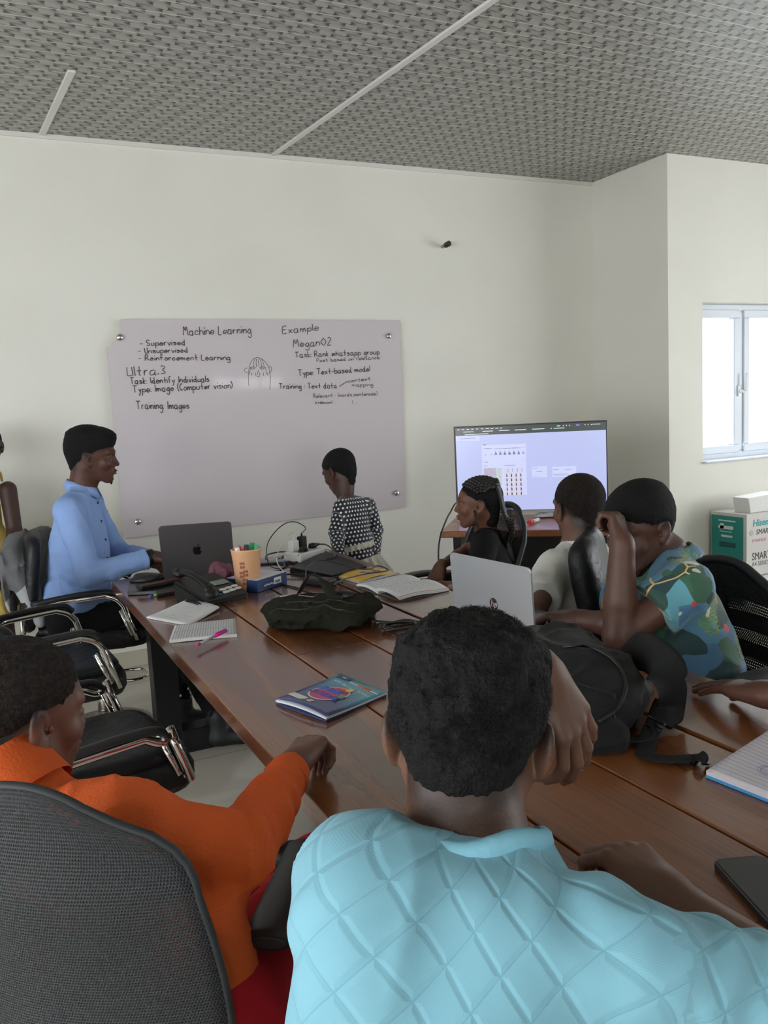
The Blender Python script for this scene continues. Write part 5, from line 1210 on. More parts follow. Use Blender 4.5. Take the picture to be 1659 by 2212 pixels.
# ===== girl with braids =================================================
def girl_braids():
    t = thing('person', 'girl with long black braids and a black t-shirt, sitting in profile', 'person', (at(1065, 1300, 3.7)[0], at(1065, 1300, 3.7)[1], .5))
    sk = skin('skin_braid_girl', (.115, .048, .028))
    hd = Head(at(1033, 1088, 3.62), -RT*.97+FW*.10+np.array([0, 0, -.06]), (0, 0, 1), .95)
    neck = at(1052, 1146, 3.66); SL = at(1047, 1172, 3.52); SR = at(1052, 1166, 3.82); hip = at(1075, 1310, 3.72); hip[2] = .60
    o = hd.ops(neck, .044); sculpt('body', o, [hd.block(.003, .02, -.2)], sk, t, colf=stubble(hd, -.055, .06, .02)); eyes(hd, t); eyebrows(hd, t)
    Lel = at(1030, 1262, 3.42); Lwr = at(955, 1268, 3.30); Rel = at(1008, 1188, 3.86); Rwr = at(952, 1222, 3.70)
    ho, na = hand_ops(Rwr, DOWN*.75-RT*.45-FW*.2, -RT*.5+UP*.6-FW*.6, -1, .86, (.25, .3, .45, .5), .12, (.6, .2)); ho2, na2 = hand_ops(Lwr, -RT+FW*.1, (0, 0, 1), 1, .86)
    sculpt('right_arm', arm_ops(SR, Rel, Rwr, s=.82)+ho, [block_pts([SR, Rel, Rwr], .04, .006), (np.minimum(Rwr, Rwr-[.06, 0, .16])-.05, Rwr+.055, .003)], sk, t, colf=NOTINT)
    sculpt('left_arm', arm_ops(SL, Lel, Lwr, s=.84)+ho2, [block_pts([SL, Lel, Lwr], .04, .006), (np.minimum(Lwr, Lwr-RT*.16)-.05, np.maximum(Lwr, Lwr-RT*.16)+.05, .0035)], sk, t, colf=NOTINT)
    so, up, rt, fw = torso_ops(hip, neck, SL, SR, .86, .11)
    for a, b, c_ in ((SL, Lel, Lwr), (SR, Rel, Rwr)): so += sleeve_ops(a, b, c_, .052, .056, .05, .62)[0]
    so += [('d', folds(.004, 12, 2), 0), ('s', rc(neck, neck+up*.1, .046, .052), .005)]; lo, hi = bbox_of(so, .02)
    sculpt('t_shirt', so, [(lo, hi, .008)], cloth('black_tshirt', (.005, .005, .006)), t)
    legs(t, hip-rt*.07, hip-rt*.09+fw*.36, hip*[1, 1, 0]-rt*[.09, .09, 0]+fw*[.36, .36, 0]+[0, 0, .1], hip+rt*.07, hip+rt*.09+fw*.36, hip*[1, 1, 0]+rt*[.09, .09, 0]+fw*[.36, .36, 0]+[0, 0, .1], trouser_black, (.075, .055, .04))
    # cornrows over the skull that hang down behind as braids
    cap_hair(hd, .0012, -.05, .066, .0004, 150, 0, .04, .003, 'scalp_hair', t, hair_m, 4)
    bm = B(); rnd = random.Random(2); bm2 = B()
    def braid(bm_, pts, r0, r1, wl=.015):
        P_ = spline([Vector(p) for p in pts], 14); L_ = 0; rr = []
        for i, p in enumerate(P_):
            if i: L_ += (p-P_[i-1]).length
            u = i/(len(P_)-1); rr.append((r0+(r1-r0)*u)*(.72+.40*abs(math.sin(PI*L_/wl))))
        tube(bm_, P_, rr, 8)
    for side in (-1, 1):
        for k in range(8):
            phi = (.10+.135*k); pts = []
            for j in range(9):                  # over the head from forehead to nape; phi spreads the rows sideways
                th = math.radians(62-25*k*.10-((62+78-8*k)*j/8)*1.0)+PI/2*0
                a = math.radians(35+13*j+k*1.5)     # angle from the front, over the crown, to the back
                lat = math.sin(phi*1.15)*(1-.35*max(0, (j-5)/3)); rad = math.sqrt(max(0, 1-lat*lat))
                pts.append(hd.w((side*.0785*lat, -.018+.100*rad*math.cos(a)+0, .035+.084*rad*math.sin(a)-(.02 if j == 8 else 0)*0)))
            end = hd.w((side*.0785*math.sin(phi)*.55, -.115, -.03-.004*k)); p2 = hd.w((side*.045*math.sin(phi), -.122-.004*k, -.085)); p3 = neck-fw*(.075+.01*rnd.random())+rt*side*.10*math.sin(phi)*.6-up*(.05+.03*rnd.random()); p4 = p3-up*(.10+.05*rnd.random())-fw*.01
            braid(bm, pts+[end, p2], .0088, .0074); braid(bm2, [p2, (p2+p3)/2-fw*.012, p3, p4], .0068, .0045)
    obj('cornrows', bm, mat('braid_hair', (.010, .009, .009), .5, spec=.4), t); obj('hanging_braids', bm2, mat('braid_hair'), t)
    bm = B(); braid(bm, [hd.w((-.070, .02, -.02)), hd.w((-.078, .015, -.06)), hd.w((-.074, .005, -.10)), hd.w((-.07, .01, -.125))], .0045, .0035); obj('side_braid', bm, mat('braid_hair'), t)
    return hip
hipB = girl_braids()
P = at(1098, 1092, 3.84); rz = math.radians(182)
cx_ = -.21-.2*.5; office_chair((P[0]-math.cos(rz)*cx_, P[1]-math.sin(rz)*cx_), rz, 'black mesh office chair holding the girl with braids', .36, .40, .50, P[2]-.52, .20, .06, mesh_black, frame_black, .014, True, (1, 1), .60, wmid=.46, army=.28)

# ===== boy in the white t-shirt =========================================
def boy_white():
    t = thing('person', 'boy in a white t-shirt seen from behind, facing the television', 'person', (at(1250, 1400, 2.9)[0], at(1250, 1400, 2.9)[1], .5))
    sk = skin('skin_white_boy', (.125, .060, .040)); a = math.radians(20)
    hd = Head(at(1249, 1098, 2.95), FW*math.cos(a)-RT*math.sin(a), (0, 0, 1), 1.02)
    neck = at(1247, 1180, 2.92); SL = at(1196, 1232, 2.82); SR = at(1322, 1216, 2.98); hip = at(1255, 1430, 2.84); hip[2] = .58
    o = hd.ops(neck, .052); sculpt('body', o, [hd.block(.003, .02, -.2)], sk, t, colf=stubble(hd, -.085, .055, .07))
    cap_hair(hd, .0042, -.030, .056, .0014, 170, .002, .05, .0028, 'hair', t, mat('short_hair'), 8)
    Lel = at(1160, 1320, 2.62); Lwr = at(1135, 1290, 2.85); Rel = SR+np.array([.02, .02, -.25]); Rwr = Rel+FW*.2
    ho, na = hand_ops(Lwr, FW-RT*.2, (0, 0, 1), 1, .9)
    sculpt('left_arm', arm_ops(SL, Lel, Lwr, s=.92)+ho, [block_pts([SL, Lel, Lwr], .05, .006), (np.minimum(Lwr, Lwr+FW*.17)-.055, np.maximum(Lwr, Lwr+FW*.17)+.055, .0035)], sk, t, colf=NOTINT)
    ho, na = hand_ops(Rwr, FW-RT*.2, (0, 0, 1), -1, .9); sculpt('right_arm', arm_ops(SR, Rel, Rwr, s=.92)+ho, [block_pts([SR, Rel, Rwr, Rwr+FW*.15], .05, .006)], sk, t, colf=NOTINT)
    so, up, rt, fw = torso_ops(hip, neck, SL, SR, 1.0, .115)
    s1, p1, n1 = sleeve_ops(SL, Lel, Lwr, .060, .068, .06, .72); s2, p2, n2 = sleeve_ops(SR, Rel, Rwr, .058, .064, .06, .7)
    so += s1+s2+[('d', folds(.006, 9, 12, (1, 1, .5)), 0), ('d', folds(.003, 22, 19, (1, 1, .5)), 0), ('d', wrinkle_at(SL+(Lel-SL)*.5, n1, .004, 70, .1), 0), ('s', rc(neck+up*.002, neck+up*.1, .056, .062), .005)]; lo, hi = bbox_of(so, .02)
    sculpt('t_shirt', so, [(lo, hi, .007)], cloth('white_tshirt', (.66, .65, .60), sheen=.1), t)
    bm = B(); c0 = neck-up*.004; tube(bm, [c0+rt*math.cos(a)*.060+fw*math.sin(a)*.062+up*.003*math.cos(2*a) for a in [2*PI*k/30 for k in range(30)]], .007, 8, closed=True, flat=1.3); obj('neckband', bm, cloth('white_tshirt', (.66, .65, .60)), t)
    legs(t, hip-rt*.08, hip-rt*.10+fw*.38, hip*[1, 1, 0]-rt*[.10, .10, 0]+fw*[.38, .38, 0]+[0, 0, .1], hip+rt*.08, hip+rt*.10+fw*.38, hip*[1, 1, 0]+rt*[.1, .1, 0]+fw*[.38, .38, 0]+[0, 0, .1], trouser_black, (.078, .058, .045))
boy_white()
# leather high-back chair behind him
def leather_chair():
    c = at(1298, 1268, 2.72); ang = math.radians(133); base = np.array([c[0], c[1], 0])+np.array([math.cos(ang), math.sin(ang), 0])*.24
    t = thing('leather_office_chair', 'black leather high-backed office chair behind the boy in white', 'chair', (base[0], base[1], 0), ang)
    bm = B(); M = Matrix.Translation((-.27, 0, c[2]-.12)) @ Matrix.Rotation(math.radians(-78), 4, 'Y'); pad(bm, .62, .40, .075, M=M)
    for v in bm.verts: v.co.x += .8*v.co.y**2
    b = obj('backrest', bm, leather, t, keepw=False)
    bm = B(); K = 40; pts = []
    for k in range(K):
        a = 2*PI*k/K; e = .35; px = math.copysign(abs(math.cos(a))**e, math.cos(a))*.30; py = math.copysign(abs(math.sin(a))**e, math.sin(a))*.192; q = M @ Vector((px, py, .0)); q.x += .8*q.y**2; pts.append(q)
    tube(bm, pts, .008, 6, closed=True); obj('piping', bm, leather, b, keepw=False)
    bm = B(); pad(bm, .5, .5, .10, M=Matrix.Translation((0, 0, .45))); obj('seat', bm, leather, t, keepw=False)
    bm = B(); tube(bm, [(0, 0, .1), (0, 0, .42)], .028, 14); obj('gas_lift', bm, blk, t, keepw=False)
    bm = B(); [tube(bm, [(0, 0, .11), (math.cos(q)*.27, math.sin(q)*.27, .05)], [.028, .018], 8) for q in [2*PI*k/5 for k in range(5)]]; obj('star_base', bm, blk, t, keepw=False)
    for s in (-1, 1): bm = B(); tube(bm, spline([(-.2, s*.27, .60), (-.1, s*.28, .66), (.08, s*.28, .66), (.14, s*.27, .60), (.12, s*.25, .44)], 6), .018, 10); obj('armrest', bm, leather, t, keepw=False)
leather_chair()

# ===== boy in the tropical print shirt ==================================
def print_mat():
    m = mat('tropical_print', (.05, .15, .25), .75, sheen=.2); N = NT(m); P_ = N.tc(); n1 = N.n('TexNoise'); n1.inputs['Scale'].default_value = 6; N.l(P_, n1.inputs['Vector'])
    off = N.n('VectorMath', operation='MULTIPLY_ADD'); N.l(n1.outputs['Color'], off.inputs[0]); off.inputs[1].default_value = (.10, .10, .10); N.l(P_, off.inputs[2]); Q = off.outputs[0]
    def vor(scale, seed, feat='F1'):
        v = N.n('TexVoronoi', feature=feat); v.inputs['Scale'].default_value = scale; s_ = N.n('VectorMath', operation='ADD'); N.l(Q, s_.inputs[0]); s_.inputs[1].default_value = (seed, seed*1.7, seed*.3); N.l(s_.outputs[0], v.inputs['Vector']); return v
    v = vor(17, 0); sp = N.n('SeparateColor'); N.l(v.outputs['Color'], sp.inputs[0]); r = N.n('ValToRGB'); r.color_ramp.interpolation = 'CONSTANT'; N.l(sp.outputs[0], r.inputs[0]); cr = r.color_ramp
    cols = [(0, (.055, .15, .27)), (.24, (.012, .045, .05)), (.38, (.03, .11, .06)), (.54, (.075, .20, .30)), (.66, (.02, .065, .05)), (.78, (.36, .17, .05)), (.86, (.10, .30, .36)), (.94, (.05, .14, .06))]
    cr.elements[0].color = (*cols[0][1], 1); cr.elements[1].position = cols[1][0]; cr.elements[1].color = (*cols[1][1], 1)
    for p_, c_ in cols[2:]: e = cr.elements.new(p_); e.color = (*c_, 1)
    c0 = r.outputs[0]
    # feathery leaves
    w = N.n('TexWave', wave_type='RINGS'); w.inputs['Scale'].default_value = 34; w.inputs['Distortion'].default_value = 9; w.inputs['Detail'].default_value = 2; w.inputs['Detail Scale'].default_value = 3; N.l(P_, w.inputs['Vector'])
    v2 = vor(12, 3.1); s2 = N.n('SeparateColor'); N.l(v2.outputs['Color'], s2.inputs[0]); lf = N.m('MULTIPLY', N.m('GREATER_THAN', s2.outputs[1], .62), N.m('MULTIPLY', N.m('LESS_THAN', v2.outputs['Distance'], .42), N.m('GREATER_THAN', w.outputs['Color'], .45)))
    c1 = N.mix(lf, c0, (.15, .30, .07))
    v3 = vor(17, 7.7); s3 = N.n('SeparateColor'); N.l(v3.outputs['Color'], s3.inputs[0]); wh = N.m('MULTIPLY', N.m('GREATER_THAN', s3.outputs[2], .80), N.m('LESS_THAN', v3.outputs['Distance'], .30)); c2 = N.mix(wh, c1, (.60, .56, .46))
    v4 = vor(15, 13.3); s4 = N.n('SeparateColor'); N.l(v4.outputs['Color'], s4.inputs[0]); rd = N.m('MULTIPLY', N.m('GREATER_THAN', s4.outputs[0], .84), N.m('LESS_THAN', v4.outputs['Distance'], .26)); c3 = N.mix(rd, c2, (.55, .075, .06))
    v5 = vor(7, 21.0, 'DISTANCE_TO_EDGE'); gl = N.m('LESS_THAN', v5.outputs['Distance'], .016); n5 = N.noise(P_, 4, 1); gl = N.m('MULTIPLY', gl, N.m('GREATER_THAN', n5, .52)); c4 = N.mix(gl, c3, (.58, .42, .16))
    N.l(c4, N.b.inputs['Base Color']); return m
def boy_print():
    t = thing('person', 'boy in a tropical print shirt resting his forehead on his raised hand', 'person', (at(1480, 1480, 2.3)[0], at(1480, 1480, 2.3)[1], .5))
    sk = skin('skin_print_boy', (.075, .033, .022)); a = math.radians(30)
    hd = Head(at(1380, 1142, 2.32), -RT*math.cos(a)-FW*math.sin(a)+np.array([0, 0, -.42]), (0, 0, 1), 1.0)
    neck = at(1442, 1193, 2.35); SL = at(1487, 1268, 2.20); SR = at(1362, 1238, 2.52); hip = at(1490, 1470, 2.32); hip[2] = .60
    Lel = atz(1338, 1372, .785); d_ = (Lel-[0, 0, CH])@FW; Lwr = at(1344, 1178, d_-.02)
    f = UP*.86-RT*.10-FW*-.35; ho, na = hand_ops(Lwr, f, RT*.75-FW*.65, 1, .94, (1.15, 1.2, 1.2, 1.1), .03, (.5, .4))
    Rwr = atz(1252, 1338, .80); Rel = atz(1350, 1352, .80); f2 = atz(1165, 1325, .80)-Rwr; ho2, na2 = hand_ops(Rwr, f2, (0, 0, 1), -1, .95, (.55, .5, .5, .45), .08, (.4, .5))
    o = hd.ops(neck, .050); sculpt('body', o, [hd.block(.0026, .02, -.2)], sk, t, colf=stubble(hd, -.06, .055, .03)); eyes(hd, t); eyebrows(hd, t)
    cap_hair(hd, .010, -.058, .052, .0010, 150, .008, .03, .0028, 'hair', t, hair_m, 4)
    sculpt('left_arm', arm_ops(SL, Lel, Lwr, (.046, .043, .031))+ho, [block_pts([SL, Lel, Lwr], .055, .005), (np.minimum(Lwr, Lwr+f*.15)-.065, np.maximum(Lwr, Lwr+f*.15)+.065, .0024)], sk, t, colf=NOTINT)
    sculpt('right_arm', arm_ops(SR, Rel, Rwr, (.042, .036, .024))+ho2, [block_pts([SR, Rel, Rwr], .05, .006), (np.minimum(Rwr, Rwr+f2)-.06, np.maximum(Rwr, Rwr+f2*1.7)+.05, .0024)], sk, t, colf=NOTINT); add_nails(na+na2, t)
    so, up, rt, fw = torso_ops(hip, neck, SL, SR, 1.05, .125, 1.06)
    s1, p1, n1 = sleeve_ops(SL, Lel, Lwr, .064, .082, .06, .50); s2, p2, n2 = sleeve_ops(SR, Rel, Rwr, .064, .082, .06, .62)
    so += s1+s2+[('d', folds(.006, 8, 21, (1, 1, .5)), 0), ('d', folds(.003, 20, 22, (1, 1, .5)), 0), ('s', rc(neck+up*.022, neck+up*.12+fw*.05, .052, .062), .006), ('s', rc(neck+fw*.05+up*.02, neck+fw*.11-up*.10, .045, .012), .01)]; lo, hi = bbox_of(so, .02)
    pm = print_mat(); sculpt('shirt', so, [(lo, hi, .0065)], pm, t)
    for q in (-1, 1):
        bm = B(); rows = []
        for j in range(4):
            row = []
            for k in range(10):
                u = k/9; a_ = -PI/2+q*PI*u*.85; cc = rt*math.cos(a_)*.062+fw*math.sin(a_)*.068; z = up*(.022-.035*u-.07*max(0, u-.6)); w = (0, .5, 1, 1)[j]; row.append(bm.verts.new(Vector(neck+cc*(1+.42*w*(1 if j < 3 else .9))+z-up*(.030*w*w)+(fw*.012*w if u > .6 else 0)-(up*.006 if j == 3 else 0))))
            rows.append(row)
        for A, C in zip(rows, rows[1:]):
            for k in range(9): bm.faces.new((A[k], A[k+1], C[k+1], C[k])).smooth = True
        ob = obj('collar', bm, pm, t); md = ob.modifiers.new('s', 'SOLIDIFY'); md.thickness = .003
    legs(t, hip-rt*.08, hip-rt*.10+fw*.38, hip*[1, 1, 0]-rt*[.10, .10, 0]+fw*[.38, .38, 0]+[0, 0, .1], hip+rt*.08, hip+rt*.10+fw*.38, hip*[1, 1, 0]+rt*[.1, .1, 0]+fw*[.38, .38, 0]+[0, 0, .1], trouser_black, (.08, .06, .045))
boy_print()
mesh_slots = mesh_fabric('slotted_mesh_fabric', (.009, .010, .012), 64, 78, .36, slots=(8.0, .28, .74, .05, .42))
P = at(1560, 1215, 2.52); rz = math.atan2(*(lambda v: (v[1], v[0]))(-RT*math.cos(math.radians(32))-FW*math.sin(math.radians(32)))); H_ = .56; cx_ = -.21-.12*H_
office_chair((P[0]-math.cos(rz)*cx_, P[1]-math.sin(rz)*cx_), rz, 'black slotted mesh office chair holding the boy in the tropical shirt', .38, .46, H_, P[2]-H_-.02, .12, .05, mesh_slots, frame_black, .015, True, (1, 1), .66, wmid=.52, rad=.2)

# ===== person at the right edge (arm on the table) ======================
def person_right():
    t = thing('person', 'person off the right edge, bare forearm and hand resting on the table', 'person', (2.02, 1.02, .5))
    sk = skin('skin_right', (.10, .042, .027)); wr = atz(1662, 1502, .800); f = atz(1540, 1478, .788)-wr; el = np.array([1.80, 1.02, .80]); SL = np.array([1.98, .86, 1.0]); SR = np.array([1.98, 1.18, 1.0]); neck = np.array([1.97, 1.02, 1.07]); hip = np.array([2.08, 1.02, .6])
    ho, na = hand_ops(wr, f, (.0, .25, 1), 1, 1.0, (.12, .12, .14, .16), -.035, (-.05, .1))
    sculpt('left_arm', arm_ops(SL, el, wr)+ho, [block_pts([SL, el, wr], .05, .006), (np.minimum(wr, wr+f*1.9)-.05, np.maximum(wr, wr+f*1.9)+.05, .0022)], sk, t, colf=NOTINT); add_nails(na, t)
    hd = Head((1.95, 1.02, 1.24), (-1, 0, -.1)); sculpt('body', hd.ops(neck, .05), [hd.block(.004, .02, -.2)], sk, t, colf=stubble(hd)); eyes(hd, t); cap_hair(hd, .008, res=.004, parent=t)
    so, up, rt, fw = torso_ops(hip, neck, SL, SR); el2 = SR+[-.08, .02, -.26]; w2 = el2+[-.22, -.05, .03]
    for a, b, c_ in ((SL, el, wr), (SR, el2, w2)): so += sleeve_ops(a, b, c_, .056, .062, .05, .6)[0]
    ho, na = hand_ops(w2, (-1, 0, 0), (0, 0, 1), -1, 1.0); sculpt('right_arm', arm_ops(SR, el2, w2)+ho, [block_pts([SR, el2, w2, w2-[.15, 0, 0]], .05, .006)], sk, t, colf=NOTINT)
    so += [('d', folds(.004, 9, 3), 0), ('s', rc(neck, neck+up*.1, .05, .056), .005)]; lo, hi = bbox_of(so, .02); sculpt('t_shirt', so, [(lo, hi, .010)], cloth('grey_tshirt', (.2, .2, .22)), t)
    legs(t, hip-rt*.08, hip-rt*.1+fw*.4, hip*[1, 1, 0]-rt*[.1, .1, 0]+fw*[.4, .4, 0]+[0, 0, .1], hip+rt*.08, hip+rt*.1+fw*.4, hip*[1, 1, 0]+rt*[.1, .1, 0]+fw*[.4, .4, 0]+[0, 0, .1], trouser_black)
person_right()
office_chair((2.10, 1.02), PI, 'black mesh office chair under the person at the right edge', .38, .44, .5, .52, .12, .05, mesh_black, frame_black, .014, True, (1, 1), .64)

# ===== person in yellow at the left edge ================================
def person_yellow():
    c = at(-22, 1200, 4.15); t = thing('person', 'person in a yellow dress standing at the left edge, arms hanging', 'person', (c[0], c[1], 0))
    sk = skin('skin_yellow', (.045, .020, .015)); hd = Head(at(-30, 965, 4.15), RT*.5-FW, (0, 0, 1), .92)
    neck = at(-26, 1020, 4.16); SR = at(-72, 1050, 4.12); SL = at(17, 1058, 4.14); hip = at(-24, 1210, 4.15)
    sculpt('body', hd.ops(neck, .045), [hd.block(.004, .02, -.18)], sk, t, colf=stubble(hd)); eyes(hd, t); cap_hair(hd, .008, res=.004, parent=t)
    el = at(32, 1150, 4.12); wr = at(14, 1225, 4.0); ho, na = hand_ops(wr, DOWN*.8-RT*.35, -FW*.5+RT*.5, 1, .85, (.3, .3, .3, .3))
    sculpt('left_arm', arm_ops(SL, el, wr, (.042, .036, .024))+ho, [block_pts([SL, el, wr, wr+DOWN*.17], .055, .0045)], sk, t, colf=NOTINT)
    el2 = at(-82, 1150, 4.12); wr2 = at(-50, 1225, 4.02); ho, na = hand_ops(wr2, DOWN*.8+RT*.35, -FW, -1, .85); sculpt('right_arm', arm_ops(SR, el2, wr2, (.042, .036, .024))+ho, [block_pts([SR, el2, wr2, wr2+DOWN*.16], .055, .006)], sk, t, colf=NOTINT)
    so, up, rt, fw = torso_ops(hip, neck-np.array([0, 0, .03]), SL*.8+SR*.2, SR*.8+SL*.2, .72, .10)
    so = so[1:4]+[('u', cut(rc(hip+up*.05, hip-up*.36, .12, .155), hip-up*.30, -up), .04), ('d', folds(.008, 10, 5, (1, 1, .25)), 0)]; lo, hi = bbox_of(so, .02)
    sculpt('dress', so, [(lo, hi, .009)], cloth('yellow_dress', (.42, .30, .055), var=(14, .6, (.60, .50, .20))), t)
    bm = B(); [tube(bm, [hip+rt*q*.06-up*.25, hip*[1, 1, 0]+rt*[q*.06, q*.06, 0]+[0, 0, .06]], [.050, .032], 14) for q in ()]; bm.free(); sculpt('legs_skin', sum([[('u', rc(hip+rt*q*.06-up*.25, hip*[1, 1, 0]+rt*[q*.06, q*.06, 0]+[0, 0, .06], .050, .032), .01)] for q in (-1, 1)], []), [block_pts([hip, hip*[1, 1, 0]], .12, .010)], sk, t)
    for q in (-1, 1): a = hip*[1, 1, 0]+rt*[q*.06, q*.06, 0]; shoe(t, a, a+fw, shoe_black, .8)
    bm = B()
    for q in (-1, 1): tube(bm, spline([neck+rt*q*.05-fw*.05-up*.04, neck+rt*q*.055+up*.0, neck+rt*q*.05+fw*.05-up*.05], 6), .006, 6)
    obj('straps', bm, cloth('yellow_dress', (.42, .30, .055)), t)
person_yellow()
flush_bodies()
# ---------------------------------------------------------------- things on the table
Z0 = TZ+.0008
def onT(x, y, z=TZ): return Vector(atz(x, y, z))
def laptop(name, label, hinge0, hinge1, up_ang, depth, height, body, lid_m, kb_out, logo=None):
    """hinge runs hinge0 -> hinge1; kb_out = unit direction in which the keyboard lies; lid leans back by up_ang from upright"""
    h0 = Vector(hinge0); h1 = Vector(hinge1); W = (h1-h0).length; ux = (h1-h0).normalized(); k = Vector(kb_out); k = (k-ux*k.dot(ux)).normalized(); z = Vector((0, 0, 1)); c = (h0+h1)/2
    t = thing(name, label, 'laptop', tuple(c))
    M = Matrix(((ux.x, k.x, 0, h0.x), (ux.y, k.y, 0, h0.y), (0, 0, 1, Z0), (0, 0, 0, 1)))
    bm = B(); prism(bm, rrect(W, depth, .012, 4, W/2, depth/2), 0, .014, M, .002); obj('base', bm, body, t)
    bm = B(); vs = []
    for r in range(5):
        for q in range(13): box(bm, (.03+(W-.06)*(q+.5)/13, .045+.019*r, .0145), ((W-.06)/13-.003, .016, .0016))
    bmesh.ops.transform(bm, matrix=M, verts=bm.verts); obj('keyboard', bm, mat('key_black', (.012, .012, .013), .5), t)
    bm = B(); box(bm, (W/2, depth*.76, .0143), (.10, .06, .0008)); bmesh.ops.transform(bm, matrix=M, verts=bm.verts); obj('touchpad', bm, mat('touchpad_grey', (.2, .2, .21), .3), t)
    yl = -k*math.sin(up_ang)+z*math.cos(up_ang); nz = ux.cross(yl); o = h0+Vector((0, 0, .016))
    L = Matrix(((ux.x, yl.x, nz.x, o.x), (ux.y, yl.y, nz.y, o.y), (ux.z, yl.z, nz.z, o.z+.0), (0, 0, 0, 1))); s = 1 if nz.dot(k) > 0 else -1   # +s*z faces the user
    bm = B(); prism(bm, rrect(W, height, .013, 5, W/2, height/2), -.0028, .0028, L, .0012); lid = obj('lid', bm, lid_m, t)
    bm = B(); prism(bm, rrect(W-.016, height-.026, .004, 2, W/2, height/2+.003), s*.0029, s*.0036, L); obj('screen', bm, scr('laptop_screen', (.5, .55, .65), .7, .2), lid)
    bm = B(); tube(bm, [h0+ux*.03+Vector((0, 0, .012)), h1-ux*.03+Vector((0, 0, .012))], .0065, 8); obj('hinge', bm, body, t)
    return t, lid, L, s, W
sg = mat('space_grey', (.135, .125, .13), .38, .75)
h0 = onT(354, 1250, .766); h1 = onT(508, 1238, .766); h0.z = h1.z = TZ
t, lid, L, s, W = laptop('laptop', 'dark grey open laptop at the far end of the table, used by the man', h0, h1, .24, .235, .225, sg, sg, (-.35, 1, 0))
# bitten-fruit emblem on the lid
def emblem(lid, L, s, W, H_, sz):
    c = B(); th = []
    body = [(0, .40), (.14, .47), (.30, .46), (.43, .36), (.36, .24), (.33, .10), (.38, -.06), (.48, -.14), (.40, -.34), (.26, -.50), (.12, -.50), (0, -.45), (-.12, -.50), (-.26, -.50), (-.40, -.34), (-.49, -.08), (-.49, .18), (-.40, .38), (-.26, .47), (-.13, .46)]
    pts = [(p.x, p.y) for p in spline([(x, y, 0) for x, y in body], 4, closed=True)]
    M = L @ Matrix.Translation((W/2, H_/2, -s*.0032)) @ Matrix.Diagonal((sz*-s, sz, 1, 1))
    prism(c, pts, -.0004, .0004, M); prism(c, [(0, .52), (.03, .66), (.12, .76), (.22, .80), (.20, .66), (.12, .56)], -.0004, .0004, M); obj('emblem', c, mat('emblem_black', (.008, .008, .009), .15), lid)
emblem(lid, L, s, W, .225, .034)
silver = mat('silver_grey', (.50, .51, .53), .35, .55)
Hb = onT(1158, 1400); Ha = onT(985, 1345)
t, lid, L, s, W = laptop('laptop', 'silver open laptop used by the boy in the tropical shirt', Ha, Hb, .05, .25, .200, mat('laptop_dark', (.12, .12, .13), .3, .5), silver, (1, .08, 0))
bm = B(); M = L @ Matrix.Translation((W*.54, .200*.38, -s*.0031)); lathe(bm, [(0, -.0003), (.0175, -.0003), (.0175, .0003), (0, .0003)], seg=32); bmesh.ops.transform(bm, matrix=M, verts=bm.verts); em = obj('round_emblem', bm, mat('emblem_maroon', (.035, .006, .008), .15), lid)
Mt = L @ Matrix.Translation((W*.54, .200*.38, -s*.0036)) @ (Matrix.Rotation(PI, 4, 'Y') if s > 0 else Matrix.Identity(4)); obj('emblem_letters', text_mesh('hp', .030, Mt, .0003, shear=.25), mat('emblem_silver', (.6, .6, .62), .3, .6), lid)
# closed black laptop with the power adapter
def quad_slab(name, label, cat, pts, z0, th, m, bev=.003, group=None, parent=None):
    q = [Vector((p[0], p[1], 0)) for p in pts]; bm = B(); prism(bm, [(p.x, p.y) for p in q], z0, z0+th, None, bev); 
    if parent is not None: return obj(name, bm, m, parent)
    return tag(obj(name, bm, m), label, cat, group)
cl = [onT(625, 1226, .77), onT(716, 1243, .77), onT(793, 1222, .77), onT(703, 1190, .77)]
t = thing('closed_laptop', 'closed black laptop lying beside the white extension box', 'laptop', (cl[0].x+.1, cl[0].y, Z0))
quad_slab('base', '', '', cl, Z0, .012, mat('laptop_shell_black', (.007, .007, .008), .5, spec=.3), parent=t)
ce = sum(cl, Vector())/4; quad_slab('lid', '', '', [ce+(p-ce)*.985 for p in cl], Z0+.0135, .0075, mat('laptop_shell_black'), parent=t)
blackp = mat('black_plastic', (.007, .007, .008), .45, spec=.4); 
def brick(name, label, c, u, L_, W_, H_, m, cat='power adapter', bev=.006, z=Z0):
    u = Vector((u[0], u[1], 0)).normalized(); bm = B(); box(bm, (c[0], c[1], z+H_/2), (L_, W_, H_), Matrix.Rotation(math.atan2(u.y, u.x), 3, 'Z'), bev, 3); return tag(obj(name, bm, m), label, cat)
a = onT(660, 1252, .765); b = onT(722, 1258, .765); brick('power_adapter', 'flat black laptop power adapter next to the yellow book', (a+b)/2, b-a, .125, .055, .026, blackp)
a = onT(752, 1318, .765); b = onT(800, 1335, .765); brick('power_adapter', 'boxy black power adapter behind the dark messenger bag', (a+b)/2+Vector((0, .01, 0)), (.7, -.6), .105, .06, .036, blackp)
def cable(name, label, P, r=.0028, m=None, n=8, cat='cable', parent=None):
    bm = B(); tube(bm, spline([Vector(p) for p in P], n), r, 8); o = obj(name, bm, m or blkcab, parent); return tag(o, label, cat) if parent is None else o
zc = TZ+.0038
def T(*p, z=zc): return [onT(x, y, z) for x, y in p]
cable('adapter_cable', 'black cable running from the flat adapter past the bag to the boxy adapter', [onT(722, 1262, .775)]+T((735, 1252))+[onT(640, 1240, .762)]+T((600, 1248), (612, 1262), (650, 1272), (680, 1283), (712, 1288), (740, 1292), (757, 1313)), .0032)
